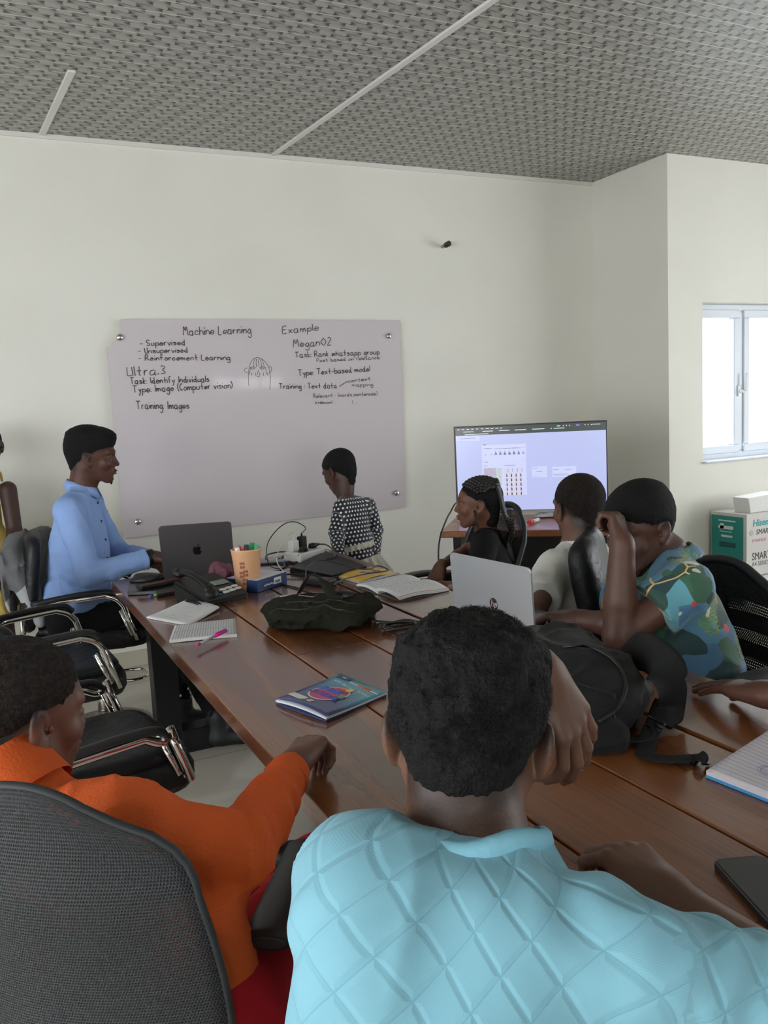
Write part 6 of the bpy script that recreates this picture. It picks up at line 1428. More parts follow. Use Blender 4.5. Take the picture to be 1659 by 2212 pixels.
cable('adapter_cable', 'thin black cable looping over the closed laptop onto the yellow book', [onT(660, 1250, .785), onT(664, 1226, .80), onT(690, 1210, .80), onT(730, 1217, .795), onT(770, 1228, .79), onT(800, 1229, .785), onT(815, 1222, .785), onT(838, 1232, .775), onT(790, 1240, .775), onT(740, 1252, .775), onT(722, 1262, .77)], .0024)
P = [onT(806, 1336, .770)]+T((820, 1342)); rnd = random.Random(5)
for k in range(46):
    a = k*.62; P.append(onT(868, 1352, zc+.0008*k*.3)+Vector((math.cos(a)*(.055+.012*math.sin(k*.9)), math.sin(a)*(.048+.012*math.sin(k*1.3)), .003*abs(math.sin(k*.7)))))
P += T((905, 1345), (925, 1330))+[onT(938, 1326, .765), onT(970, 1345, .755)]
cable('coiled_cable', 'coiled black cable on the table between the bag and the silver laptop', P, .0030, n=4)
# extension box with plugs
ex = [onT(617, 1190, .785), onT(652, 1203, .785), onT(697, 1192, .785), onT(663, 1180, .785)]
c = sum(ex, Vector())/4; u = (ex[2]-ex[1]); u.z = 0; Lx = u.length; ang = math.atan2(u.y, u.x); Rz = Matrix.Rotation(ang, 3, 'Z'); v = Vector((-u.y, u.x, 0)).normalized(); u.normalize()
t = thing('extension_socket', 'white extension socket box crowded with plugs at the table end', 'extension socket', (c.x, c.y, Z0))
bm = B(); box(bm, (c.x, c.y, Z0+.020), (.16, .105, .040), Rz, .006, 3); obj('body', bm, mat('socket_white', (.72, .72, .70), .35), t)
bm = B(); 
for k in (-.05, 0, .05): box(bm, Vector((c.x, c.y, Z0+.0405))+u*k, (.036, .05, .001), Rz)
obj('socket_face', bm, mat('socket_grey', (.5, .5, .5), .4), t)
def plug(name, label, pos, m, hh, ww, tall=False):
    bm = B(); box(bm, (pos.x, pos.y, Z0+.041+hh/2), (ww, ww*.8, hh), Rz, .004, 2)
    tube(bm, [(pos.x, pos.y, Z0+.041+hh-.002), (pos.x, pos.y, Z0+.041+hh+.014)], [.005, .003], 8); return tag(obj(name, bm, m), label, 'plug')
pw = c-u*.045+v*.02; pb = c+u*.015+v*.025
plug('charger_plug', 'white phone charger standing in the extension box', pw, mat('charger_white', (.75, .75, .72), .3), .048, .040)
plug('charger_plug', 'black phone charger standing in the extension box', pb, blackp, .058, .036)
def flatplug(label, pos, d):
    bm = B(); q = pos+Vector((0, 0, Z0+.041-pos.z)); tube(bm, [q+Vector((0, 0, .003)), q+Vector((0, 0, .020))], [.020, .016], 14); tube(bm, [q+Vector((0, 0, .012)), q+Vector(d)*.05+Vector((0, 0, .010))], [.012, .005], 10); tag(obj('mains_plug', bm, blackp), label, 'plug')
flatplug('black mains plug on the left of the extension box', c-u*.035-v*.03, tuple(-u*.9-v*.3)); flatplug('black mains plug on the right of the extension box', c+u*.055+v*.0, tuple(u*.9))
top = Vector(atz(0, 0, 1)) if False else None
zpb = Z0+.041+.07; cable('charger_cable', 'black cable arching high above the table from the black charger', [pb+Vector((0, 0, zpb-pb.z)), at(660, 1140, 3.98), at(640, 1128, 3.95), at(618, 1130, 3.9), at(595, 1148, 3.85), at(578, 1175, 3.78), onT(577, 1205, .80), onT(584, 1222, .765), onT(600, 1228, zc), onT(625, 1222, zc)], .0024)
zpw = Z0+.041+.06; cable('charger_cable', 'white cable arching from the white charger down to the table', [pw+Vector((0, 0, zpw-pw.z)), at(636, 1150, 3.95), at(622, 1158, 3.9), at(606, 1180, 3.8), onT(598, 1205, .79), onT(602, 1222, .76), onT(614, 1236, zc)], .0022, mat('white_cable', (.72, .72, .70), .4))
cable('mains_cable', 'black mains cable looping on the table in front of the extension box', [c-u*.08-v*.045+Vector((0, 0, .0))]+T((610, 1192), (575, 1200), (585, 1215), (612, 1218), (640, 1214), (648, 1203), (625, 1196), (608, 1205), (615, 1222), (600, 1235), (618, 1250)), .0034)
cable('mains_cable', 'black mains cable dropping from the extension box past the closed laptop', [c+u*.105+Vector((0, 0, Z0+.05-c.z)), onT(705, 1177, .80), onT(722, 1190, .785), onT(722, 1203, .776), onT(705, 1208, .776)], .0030)
tag(obj('phone_on_charge', (lambda b: (prism(b, rrect(.14, .07, .01, 4), 0, .008, Matrix.Translation((onT(588, 1216).x, onT(588, 1216).y, Z0)) @ Matrix.Rotation(-.3, 4, 'Z'), .002), b)[1])(B()), mat('phone_blue', (.05, .07, .10), .2)), 'dark blue phone lying behind the pen cup near the cables', 'phone')
# navy carton
bx0 = onT(567, 1272, .76); bx1 = onT(619, 1255, .76); t = thing('small_carton', 'small navy blue and white carton lying behind the pen cup', 'box', tuple((bx0+bx1)/2)); u_ = (bx1-bx0); u_.z = 0; v_ = Vector((-u_.y, u_.x, 0)).normalized(); l_ = u_.length+.03; u_.normalize(); a_ = math.atan2(u_.y, u_.x); cc = (bx0+bx1)/2+v_*.075-u_*.012
bm = B(); box(bm, (cc.x, cc.y, Z0+.0225), (l_, .15, .045), Matrix.Rotation(a_, 3, 'Z'), .001, 1); obj('carton_body', bm, mat('carton_navy', (.015, .04, .13), .4), t)
bm = B(); box(bm, (cc.x, cc.y, Z0+.0455), (l_-.002, .148, .001), Matrix.Rotation(a_, 3, 'Z')); obj('top_face', bm, mat('carton_top', (.55, .58, .62), .4), t)
bm = B(); q = cc-v_*.0755+u_*.030; box(bm, (q.x, q.y, Z0+.024), (.042, .001, .024), Matrix.Rotation(a_, 3, 'Z')); obj('barcode_label', bm, mat('label_white', (.7, .7, .7), .5), t)
bm = B()
for k in range(9): q2 = q-v_*.0007+u_*(-.014+k*.0035); box(bm, (q2.x, q2.y, Z0+.021), (.0016, .0006, .010), Matrix.Rotation(a_, 3, 'Z'))
obj('barcode', bm, mat('print_black', (.03, .03, .03), .5), t)
bm = B()
for k in range(5): q2 = cc-v_*.0757-u_*(.045-k*.012); box(bm, (q2.x, q2.y, Z0+.018+.002*(k % 2)), (.009, .0006, .006), Matrix.Rotation(a_, 3, 'Z'))
obj('print_marks', bm, mat('print_light', (.6, .62, .68), .5), t)
# pen cup
cp = onT(537, 1272, .753); t = thing('pen_cup', 'peach plastic pen cup with cut-out flowers holding markers', 'pen cup', (cp.x, cp.y, Z0))
bm = B(); R0_, R1_, Hc = .045, .056, .155
prof = [(R0_-.002, 0), (R0_, .004), (R0_+(R1_-R0_)*.6, Hc*.7), (R1_, Hc-.006), (R1_+.002, Hc), (R1_-.003, Hc+.001), (R1_-.006, Hc-.01), (R0_-.002, .012), (.0, .010)]
lathe(bm, prof, (cp.x, cp.y, Z0), 40, 1, .9); obj('cup_body', bm, mat('peach_plastic', (.66, .37, .20), .35, sss=.1), t)
fc = mat('cutout_dark', (.30, .085, .045), .6); toC = nrm(np.array([0, 0, CH])-np.array([cp.x, cp.y, .85])); azi = math.atan2(toC[1], toC[0])
for da, z_ in ((-.32, .100), (-.10, .070), (-.42, .065), (-.20, .038)):
    bm = B()
    for k in range(4):
        for (dx, dz) in (((-1) ** k, 1 if k < 2 else -1),):
            a = azi-da*-1+dx*.10; rr_ = (R0_+(R1_-R0_)*((z_+dz*.007)/Hc))*1.0; a2 = math.atan2(math.sin(a)*.9, math.cos(a)); pos = Vector((cp.x+math.cos(a)*rr_, cp.y+math.sin(a)*rr_*.9, Z0+z_+dz*.007)); n_ = Vector((math.cos(a), math.sin(a)*1.05, 0)).normalized()
            M = basis(pos-n_*.0005, Vector((-n_.y, n_.x, 0)), (0, 0, 1)); prism(bm, [(math.cos(q)*.0042, math.sin(q)*.0055) for q in [2*PI*i/10 for i in range(10)]], -.001, .0013, M)
    obj('flower_cutout', bm, fc, t)
for k, (dx, dy, cc_, nm_, ln_) in enumerate(((-.020, .01, (.65, .05, .03), 'red', .150), (-.030, -.012, (.62, .62, .60), 'white', .150), (.0, -.01, (.03, .03, .05), 'black', .156), (.022, .005, (.02, .35, .12), 'green', .158), (.032, -.012, (.03, .42, .20), 'bright green', .150), (.012, .02, (.6, .6, .58), 'grey', .150))):
    b0 = Vector((cp.x+dx*.5, cp.y+dy*.5, Z0+.015)); b1 = Vector((cp.x+dx*1.25, cp.y+dy*1.2, Z0+.015+ln_)); m0 = thing('marker_pen', nm_+'-ended marker standing in the peach pen cup', 'marker', tuple(b0), 0, 'markers in the pen cup')
    bm = B(); tube(bm, [b0, b0+(b1-b0)*.68], .0085, 12); obj('barrel', bm, mat('marker_barrel', (.62, .62, .60), .35), m0); bm = B(); tube(bm, [b0+(b1-b0)*.68, b1], .0095, 12); obj('cap', bm, mat('marker_'+nm_.replace(' ', '_'), cc_, .35), m0)
# pink cloth
o = [('u', rc(onT(470, 1232, .785), onT(508, 1225, .785), .030, .028), .03), ('u', ell(onT(478, 1238, .775), (.045, .03, .022)), .03), ('d', folds(.009, 26, 3), 0), ('c', lambda P_: Z0-P_[..., 2], .003)]
lo, hi = bbox_of(o, .02); tag(sculpt('duster_cloth', o, [(lo, hi, .004)], cloth('mauve_cloth', (.20, .085, .115), bump=(160, .8)), None), 'crumpled mauve cloth between the dark laptop and the pen cup', 'cloth')
# desk telephone
ph = [onT(436, 1316, .76), onT(536, 1290, .76), onT(500, 1252, .78), onT(410, 1282, .78)]
a = onT(446, 1310, .755); b = onT(536, 1288, .755); u_ = (b-a); u_.z = 0; W_ = u_.length; u_.normalize(); v_ = Vector((-u_.y, u_.x, 0)); M = Matrix(((u_.x, v_.x, 0, a.x), (u_.y, v_.y, 0, a.y), (0, 0, 1, Z0), (0, 0, 0, 1)))
t = thing('desk_telephone', 'black corded desk telephone with white keys beside the pen cup', 'telephone', tuple(a)); W_ = .185; Dp = .20
bm = B(); P_ = [(0, 0, 0), (W_, 0, 0), (W_, Dp, 0), (0, Dp, 0), (0, 0, .022), (W_, 0, .022), (W_, Dp, .075), (0, Dp, .075)]; vv = [bm.verts.new(p) for p in P_]
for f in ((3, 2, 1, 0), (4, 5, 6, 7), (0, 1, 5, 4), (1, 2, 6, 5), (2, 3, 7, 6), (3, 0, 4, 7)): bm.faces.new([vv[i] for i in f])
bmesh.ops.bevel(bm, geom=bm.edges[:], offset=.008, segments=3, affect='EDGES'); bmesh.ops.transform(bm, matrix=M, verts=bm.verts); obj('base', bm, blackp, t, 'auto')
sl = math.atan2(.053, Dp); Ms = M @ Matrix.Translation((0, 0, .0225)) @ Matrix.Rotation(sl, 4, 'X')
def pbox(nm, m, lst, bev=.001):
    for (x, y, w, h, d) in lst: bm = B(); box(bm, (x, y, d/2), (w, h, d), None, bev, 1); bmesh.ops.transform(bm, matrix=Ms, verts=bm.verts); obj(nm, bm, m, t)
pbox('memory_key', mat('key_white', (.70, .70, .68), .4), [(.105+.0, .028, .024, .012, .005), (.134, .032, .024, .012, .005), (.163, .036, .022, .012, .005), (.105, .050, .024, .012, .005), (.134, .054, .024, .012, .005), (.163, .058, .022, .012, .005)])
pbox('number_key', mat('key_dark', (.05, .05, .055), .4), [(.062+.014*i-.006*0, .042+.018*j, .010, .009, .004) for j in range(4) for i in range(3)])
pbox('display', mat('lcd_grey', (.16, .20, .17), .25), [(.135, .110, .065, .035, .003)]); pbox('blue_key', mat('key_blue', (.05, .08, .35), .4), [(.075, .022, .012, .006, .004)])
bm = B(); pp = [Ms @ Vector(p) for p in ((.022, .005, .022), (.024, .04, .040), (.026, .10, .044), (.026, .16, .040), (.026, .205, .024))]; tube(bm, spline(pp, 8), [.021]*6+[.014]*21+[.015]*6, 12, flat=.8); 
for q in (pp[0], pp[-1]): bmesh.ops.create_uvsphere(bm, u_segments=16, v_segments=10, radius=.024, matrix=Matrix.Translation(q) @ Matrix.Rotation(sl, 4, 'X') @ Matrix.Diagonal((1.05, 1.1, .75, 1)))
obj('handset', bm, blackp, t)
P = []; c0 = onT(432, 1312, zc+.004); c1 = onT(400, 1302, zc+.004); c2 = onT(450, 1288, zc+.02)
for k in range(200): u = k/199; bse = c0.lerp(c1, min(1, u*2)) if u < .5 else c1.lerp(c2, u*2-1); a = k*.9; P.append(bse+Vector((math.cos(a)*.0065, math.sin(a)*.0065*.7, math.sin(a)*.006+.006+.006*math.sin(u*9))))
bm = B(); tube(bm, P, .0017, 5); obj('coiled_cord', bm, blkcab, t)
# remote, tablets, wallet, pen on the left
u_ = onT(394, 1252, .775)-onT(302, 1270, .775); brick('remote_control', 'long black remote control with red printing lying on the dark folders', (onT(302, 1268, .775)+onT(394, 1252, .775))/2, u_, .19, .045, .014, blackp, 'remote control', .005, Z0+.017)
um = Vector((u_.x, u_.y, 0)).normalized(); bm = B(); rnd = random.Random(3); cr = (onT(302, 1268, .775)+onT(394, 1252, .775))/2
for i in range(11):
    for j in (-1, 0, 1): q = cr+um*(-.07+i*.015)+Vector((-um.y, um.x, 0))*j*.012; box(bm, (q.x, q.y, Z0+.0315), (.008, .006, .002), Matrix.Rotation(math.atan2(um.y, um.x), 3, 'Z'))
r_ = bpy.data.objects['remote_control']; obj('buttons', bm, mat('button_red_print', (.16, .03, .025), .5), r_, keepw=False)
quad_slab('tablet', 'slim black tablet lying at the table edge under the remote', 'tablet', [onT(276, 1287), onT(355, 1284), onT(362, 1258), onT(280, 1262)], Z0, .014, mat('tablet_black', (.018, .018, .020), .3))
quad_slab('folder', 'black leather folder lying between the tablet and the telephone', 'folder', [onT(340, 1292), onT(424, 1276), onT(408, 1252), onT(332, 1272)], Z0+.0005, .013, mat('folder_black', (.014, .015, .015), .5, bump=(90, .3)))
o = [('u', ell(onT(318, 1250, .77), (.07, .045, .022)), .01), ('d', folds(.006, 20, 3), 0), ('c', lambda P_: Z0-P_[..., 2], .003)]; lo, hi = bbox_of(o, .01); tag(sculpt('pouch', o, [(lo, hi, .004)], mat('pouch_black', (.012, .013, .015), .45), None), 'soft black pouch lying beside the dark laptop and the man\'s wrist', 'pouch')
cable('white_cable', 'short white cable from the dark laptop lying near the telephone', T((392, 1253), (412, 1248), (432, 1247), (455, 1253)), .0028, mat('white_cable'))
pa = onT(322, 1288, .756); pb_ = onT(342, 1284, .756); t = thing('ballpoint_pen', 'blue and green pen end sticking out beside the black tablet', 'pen', tuple(pa)); d = (pb_-pa).normalized()
bm = B(); tube(bm, [pa, pa+d*.015], .005, 10); obj('cap', bm, mat('pen_blue', (.03, .08, .55), .3), t); bm = B(); tube(bm, [pa+d*.015, pa+d*.06], .0045, 10); obj('barrel', bm, mat('pen_green', (.25, .40, .06), .3), t)
# sheets -----------------------------------------------------------------
paper = mat('paper_white', (.72, .72, .72), .7); inkb = mat('pale_ink', (.46, .46, .52), .7)
def sheet(bm, pts, z, th=.004, curl=None, n=12):
    """bilinear sheet over 4 corner points (world xy), curl(u,v) -> height"""
    p = [Vector((q[0], q[1], 0)) for q in pts]; g = [[], []]
    for s_ in (0, 1):
        for i in range(n+1):
            row = []
            for j in range(n+1):
                u, v = i/n, j/n; q = (p[0]*(1-u)+p[1]*u)*(1-v)+(p[3]*(1-u)+p[2]*u)*v; h = curl(u, v) if curl else 0; row.append(bm.verts.new((q.x, q.y, z+h+(th if s_ == 0 else 0))))
            g[s_].append(row)
    for i in range(n):
        for j in range(n):
            bm.faces.new((g[0][i][j], g[0][i+1][j], g[0][i+1][j+1], g[0][i][j+1])).smooth = True; bm.faces.new((g[1][i][j], g[1][i][j+1], g[1][i+1][j+1], g[1][i+1][j]))
    bd = [(i, 0) for i in range(n)]+[(n, j) for j in range(n)]+[(i, n) for i in range(n, 0, -1)]+[(0, j) for j in range(n, 0, -1)]
    for k in range(len(bd)): a, b = bd[k], bd[(k+1) % len(bd)]; bm.faces.new((g[0][a[0]][a[1]], g[0][b[0]][b[1]], g[1][b[0]][b[1]], g[1][a[0]][a[1]]))
def on_sheet(pts, z, curl, th):
    p = [Vector((q[0], q[1], 0)) for q in pts]
    def f(u, v): q = (p[0]*(1-u)+p[1]*u)*(1-v)+(p[3]*(1-u)+p[2]*u)*v; return Vector((q.x, q.y, z+th+.0006+(curl(u, v) if curl else 0)))
    return f
def ruled(parent, f, nl, m, u0=.02, u1=.98, w=.0006, nm='ruled_lines', vert=False):
    bm = B()
    for k in range(nl):
        q = (k+1)/(nl+1); tube(bm, [f(u0+(u1-u0)*i/12, q) if not vert else f(q, u0+(u1-u0)*i/12) for i in range(13)], w, 4, flat=.5)
    obj(nm, bm, m, parent)
def scribble(parent, f, rows, u0, u1, v0, v1, m, seed=1, r=.0005, nm='writing'):
    rnd = random.Random(seed); bm = B()
    for k in range(rows):
        v = v0+(v1-v0)*k/max(1, rows-1); u = u0
        while u < u1*(.75+.25*rnd.random()):
            w = .03+.05*rnd.random(); tube(bm, [f(u+w*i/6, v+.012*math.sin(i*2.3+k)*rnd.uniform(.4, 1)) for i in range(7)], r, 3); u += w+.02
    obj(nm, bm, m, parent)
pts = [onT(317, 1336), onT(408, 1353), onT(474, 1318), onT(404, 1303)]; cu = lambda u, v: .012*max(0, v-.3)*(1-u*.3)+.006*math.sin(3*u)*v
t = thing('paper_pad', 'thin white pad with faint writing, its far corner curling, by the telephone', 'paper', tuple(pts[0])); bm = B(); sheet(bm, pts, Z0, .005, cu); obj('sheets', bm, paper, t); scribble(t, on_sheet(pts, Z0, cu, .005), 9, .30, .85, .15, .85, inkb, 2)
pts = [onT(366, 1390), onT(512, 1376), onT(509, 1341), onT(378, 1357)]; cu = lambda u, v: .001*math.sin(4*u)
t = thing('ruled_pad', 'ruled white pad at the table edge with a pink pen on it', 'notepad', tuple(pts[0])); bm = B(); sheet(bm, pts, Z0, .008, cu); obj('sheets', bm, paper, t); f_s = on_sheet(pts, Z0, cu, .008); lin = mat('ruled_ink', (.33, .36, .42), .7); ruled(t, f_s, 24, lin, vert=True); ruled(t, f_s, 1, lin, nm='margin_line')
pa = onT(424, 1394, .768); pb_ = onT(489, 1362, .768); d = (pb_-pa); ln_ = d.length; d.normalize(); t = thing('ballpoint_pen', 'clear ballpoint pen with a bright pink cap lying on the ruled pad', 'pen', tuple(pa))
bm = B(); tube(bm, [pa, pa+d*.016], [.0025, .0045], 10); obj('tip', bm, mat('pen_pink', (.85, .03, .45), .3), t); bm = B(); tube(bm, [pa+d*.012, pa+d*(ln_*.62)], .0038, 10); obj('barrel', bm, mat('pen_clear', (.55, .50, .56), .15), t)
bm = B(); tube(bm, [pa+d*(ln_*.60), pa+d*ln_], .0052, 10); tube(bm, [pa+d*(ln_*.62)+Vector((0, 0, .007)), pa+d*(ln_*.97)+Vector((0, 0, .006))], .0016, 6); obj('cap', bm, mat('pen_pink'), t)
# yellow book and open notebook
pts = [onT(722, 1247), onT(776, 1262), onT(857, 1241), onT(800, 1229)]; cu = lambda u, v: .006*math.sin(PI*min(1, v*1.2))
t = thing('yellow_book', 'thin book with a yellow cover lying past the closed laptop', 'book', tuple(pts[0])); bm = B(); sheet(bm, pts, Z0, .007, lambda u, v: 0); obj('pages', bm, mat('page_lilac', (.45, .43, .48), .7), t); bm = B(); sheet(bm, pts, Z0+.0075, .0012, cu); ym = mat('yellow_cover', (.70, .42, .035), .35, var=(1, 0, (0, 0, 0)))
cv = obj('cover', bm, ym, t); f_c = on_sheet(pts, Z0+.0075, cu, .0012); rnd = random.Random(6)
for k in range(16):
    u, v = .35+.4*rnd.random(), .45+.42*rnd.random(); p_ = f_c(u, v); bm = B(); lathe(bm, [(0, 0), (.006+.007*rnd.random(), 0), (.004, .0006)], tuple(p_), 10); obj('cover_picture', bm, mat('cover_'+str(k % 4), ((.35, .08, .10), (.12, .06, .16), (.55, .25, .20), (.2, .25, .4))[k % 4], .5), cv)
pts = [onT(770, 1270), onT(864, 1300), onT(970, 1277), onT(870, 1248)]; bk = (.0, .0)
t = thing('open_notebook', 'open notebook with written pages and a red margin, near the silver laptop', 'notebook', tuple(pts[0]))
bm = B(); sheet(bm, pts, Z0, .002); obj('cover', bm, mat('notebook_cover', (.10, .10, .09), .6), t)
pl = [pts[0].lerp(pts[1], 0), pts[0].lerp(pts[1], .52), pts[3].lerp(pts[2], .50), pts[3]]; pr_ = [pts[0].lerp(pts[1], .48), pts[1], pts[2], pts[3].lerp(pts[2], .46)]
cl_ = lambda u, v: .010*math.sin(PI*(.15+.85*u))*1.0; cr_ = lambda u, v: .016*math.sin(PI*(.2+.75*u))+.004*math.sin(5*v)
bm = B(); sheet(bm, pl, Z0+.002, .006, cl_); obj('left_pages', bm, paper, t); bm = B(); sheet(bm, pr_, Z0+.002, .008, cr_); obj('right_pages', bm, paper, t)
fl = on_sheet(pl, Z0+.002, cl_, .006); fr = on_sheet(pr_, Z0+.002, cr_, .008); scribble(t, fl, 12, .1, .9, .05, .95, inkb, 3, .0004); scribble(t, fr, 12, .08, .9, .05, .9, inkb, 4, .0004)
bm = B(); tube(bm, [fr(.97, i/12) for i in range(13)], .0009, 4); obj('red_margin', bm, mat('margin_red', (.5, .12, .10), .6), t)
# school exercise book ----------------------------------------------------
pts = [onT(596, 1522), onT(705, 1561), onT(835, 1504), onT(737, 1463)]; cu = lambda u, v: .010*(1-v)**3*(.4+math.sin(PI*u)*.8)+.001
t = thing('exercise_book', 'blue school exercise book with colourful lettering near the pointing hand', 'exercise book', tuple(pts[0]))
bm = B(); sheet(bm, pts, Z0, .003); obj('back_cover', bm, mat('cover_navy', (.03, .05, .13), .4), t)
bm = B(); sheet(bm, pts, Z0+.003, .004, lambda u, v: cu(u, v)*.5); obj('pages', bm, mat('page_white', (.62, .62, .66), .7), t)
bm = B(); sheet(bm, pts, Z0+.0072, .0012, cu); cm = mat('exercise_cover', (.05, .09, .22), .28); N = NT(cm)
ga = N.tc('Generated'); g3 = N.sep(ga); N.l(N.mix(N.smooth(N.m('ADD', g3[0], N.m('MULTIPLY', N.noise(ga, 4, 2), .3)), .55, 1.0), (.055, .075, .19), (.08, .34, .42)), N.b.inputs['Base Color']); cv = obj('cover', bm, cm, t)
fE = on_sheet(pts, Z0+.0072, cu, .0014); eu = (fE(1, .5)-fE(0, .5)); ev = (fE(.5, 1)-fE(.5, 0))
# cover lies with its reading direction along v (left end of the lettering near the fold)
def emat(u, v, lift=0.0): 
    o_ = fE(u, v)+Vector((0, 0, lift)); x = eu.normalized(); y = ev.normalized(); z = x.cross(y).normalized(); y = z.cross(x); return Matrix(((x.x, y.x, z.x, o_.x), (x.y, y.y, z.y, o_.y), (x.z, y.z, z.z, o_.z), (0, 0, 0, 1)))
def disc(u, v, rx, ry, m, lift, nm):
    bm = B(); prism(bm, [(math.cos(q)*rx, math.sin(q)*ry) for q in [2*PI*i/36 for i in range(36)]], 0, .0003, emat(u, v, lift)); obj(nm, bm, m, cv)
disc(.449, .483, .050, .048, mat('badge_white', (.72, .70, .72), .4), .0002, 'badge_rim'); disc(.449, .483, .046, .044, mat('badge_pink', (.62, .06, .16), .4), .0006, 'badge')
obj('lettering_back', text_mesh('BACK', .030, emat(.40, .56, .0012), .0005, bold=.001, shear=.1), mat('letter_blue', (.03, .13, .60), .35), cv)
obj('lettering_to', text_mesh('TO', .018, emat(.67, .50, .0012), .0005, bold=.0008), mat('letter_green', (.05, .45, .12), .35), cv)
obj('lettering_school', text_mesh('SCHOOL', .025, emat(.46, .41, .0014), .0005, bold=.0009, shear=.1), mat('letter_violet', (.08, .06, .40), .35), cv)
disc(.60, .70, .009, .010, mat('bulb_yellow', (.80, .65, .08), .4), .0010, 'bulb'); disc(.50, .69, .014, .006, mat('splash_orange', (.75, .20, .04), .4), .0010, 'splash')
bm = B(); M = emat(.205, .186, .0003); prism(bm, rrect(.055, .020, .003, 3), 0, .0004, M); obj('name_box', bm, mat('badge_white'), cv); bm = B(); M = emat(.484, .167, .0003); prism(bm, rrect(.016, .012, .002, 3), 0, .0004, M); obj('age_tag', bm, mat('badge_white'), cv)
obj('age_number', text_mesh('13', .010, emat(.484, .167, .0009), .0003), mat('letter_orange', (.75, .22, .03), .4), cv)
bm = B()
for (a_, b_, s__) in (("CHRISTIAN", (.144, .79), (.64, .735)), ("JEREMY", (.67, .745), (.95, .72))):
    write(bm, a_.title().replace('J', 'j').lower(), fE(*b_), fE(*s__), ev.normalized(), .013, (0, 0, 1), .0007, .0006, .3, 8)
obj('name_writing', bm, mat('white_ink', (.7, .72, .72), .5), cv)
bm = B(); M = emat(.19, .925, .0003); prism(bm, rrect(.05, .016, .002, 2), 0, .0004, M); obj('top_tag', bm, mat('tag_navy', (.03, .03, .14), .4), cv); obj('top_tag_text', text_mesh('Nile', .009, emat(.19, .925, .0008), .0003), mat('badge_white'), cv)
bm = B(); write_p = [fE(.36, .89), fE(.98, .87)]; tube(bm, write_p, .0016, 4, flat=.3); obj('white_stripe', bm, mat('badge_white'), cv); bm = B(); tube(bm, [fE(.55, .885), fE(.82, .875)], [.004, .0045], 6, flat=.2); obj('orange_badge', bm, mat('orange_badge', (.60, .12, .04), .4), cv)
# phone at the right
pts = [onT(1537, 1868), onT(1648, 1860), onT(1790, 2010), onT(1662, 2032)]
a = onT(1537, 1870); u_ = onT(1640, 1860)-a; u_.z = 0; u_.normalize(); v_ = -(onT(1537, 1870)-onT(1665, 2040)); v_ = Vector((u_.y, -u_.x, 0)); c = a+u_*.0375+v_*.078
t = thing('smartphone', 'black smartphone lying face up at the right edge of the photo', 'phone', tuple(c)); M = Matrix(((u_.x, -v_.x, 0, c.x), (u_.y, -v_.y, 0, c.y), (0, 0, 1, Z0), (0, 0, 0, 1)))
bm = B(); prism(bm, rrect(.075, .156, .010, 5), 0, .008, M, .002); obj('case', bm, mat('phone_case', (.012, .012, .013), .5), t); bm = B(); prism(bm, rrect(.067, .148, .007, 5), .0080, .0086, M); obj('screen', bm, mat('phone_glass', (.008, .009, .010), .12, coat=.5), t)
# ruled notebook with a blue cover at the right
pts = [onT(1524, 1672, .757), onT(1700, 1742, .757), onT(1790, 1640, .757), onT(1668, 1578, .757)]
t = thing('ruled_notebook', 'ruled notebook with a blue cover and pale crest at the right edge', 'notebook', tuple(pts[0])); bm = B(); sheet(bm, pts, Z0, .004); obj('cover', bm, mat('cover_sky', (.08, .36, .72), .4), t)
cu = lambda u, v: .001; ce = sum(pts, Vector())/4; p2 = [ce+(q-ce)*.99 for q in pts]; bm = B(); sheet(bm, p2, Z0+.004, .007, cu); obj('pages', bm, mat('page_pink_white', (.74, .70, .76), .7), t); fN = on_sheet(p2, Z0+.004, cu, .007); ruled(t, fN, 17, mat('rule_grey', (.36, .34, .42), .6), 0.0, 1.0, .0007)
bm = B(); c = fN(.60, .36)
for r_ in (.024, .019): tube(bm, [c+Vector((math.cos(q)*r_, math.sin(q)*r_, 0)) for q in [2*PI*i/36 for i in range(36)]], .0005, 4, closed=True)
for k in range(3): tube(bm, [c+Vector((math.cos(q)*r_*math.cos(.5*k), math.sin(q)*r_, 0)) for q in [2*PI*i/24 for i in range(24)]], .0003, 4, closed=True)
obj('crest', bm, mat('crest_blue', (.30, .36, .60), .6), t); bm = B(); tube(bm, [fN(.5, .86), fN(.66, .80)], .0025, 4, flat=.2); obj('blue_mark', bm, mat('mark_blue', (.05, .05, .45), .5), t)
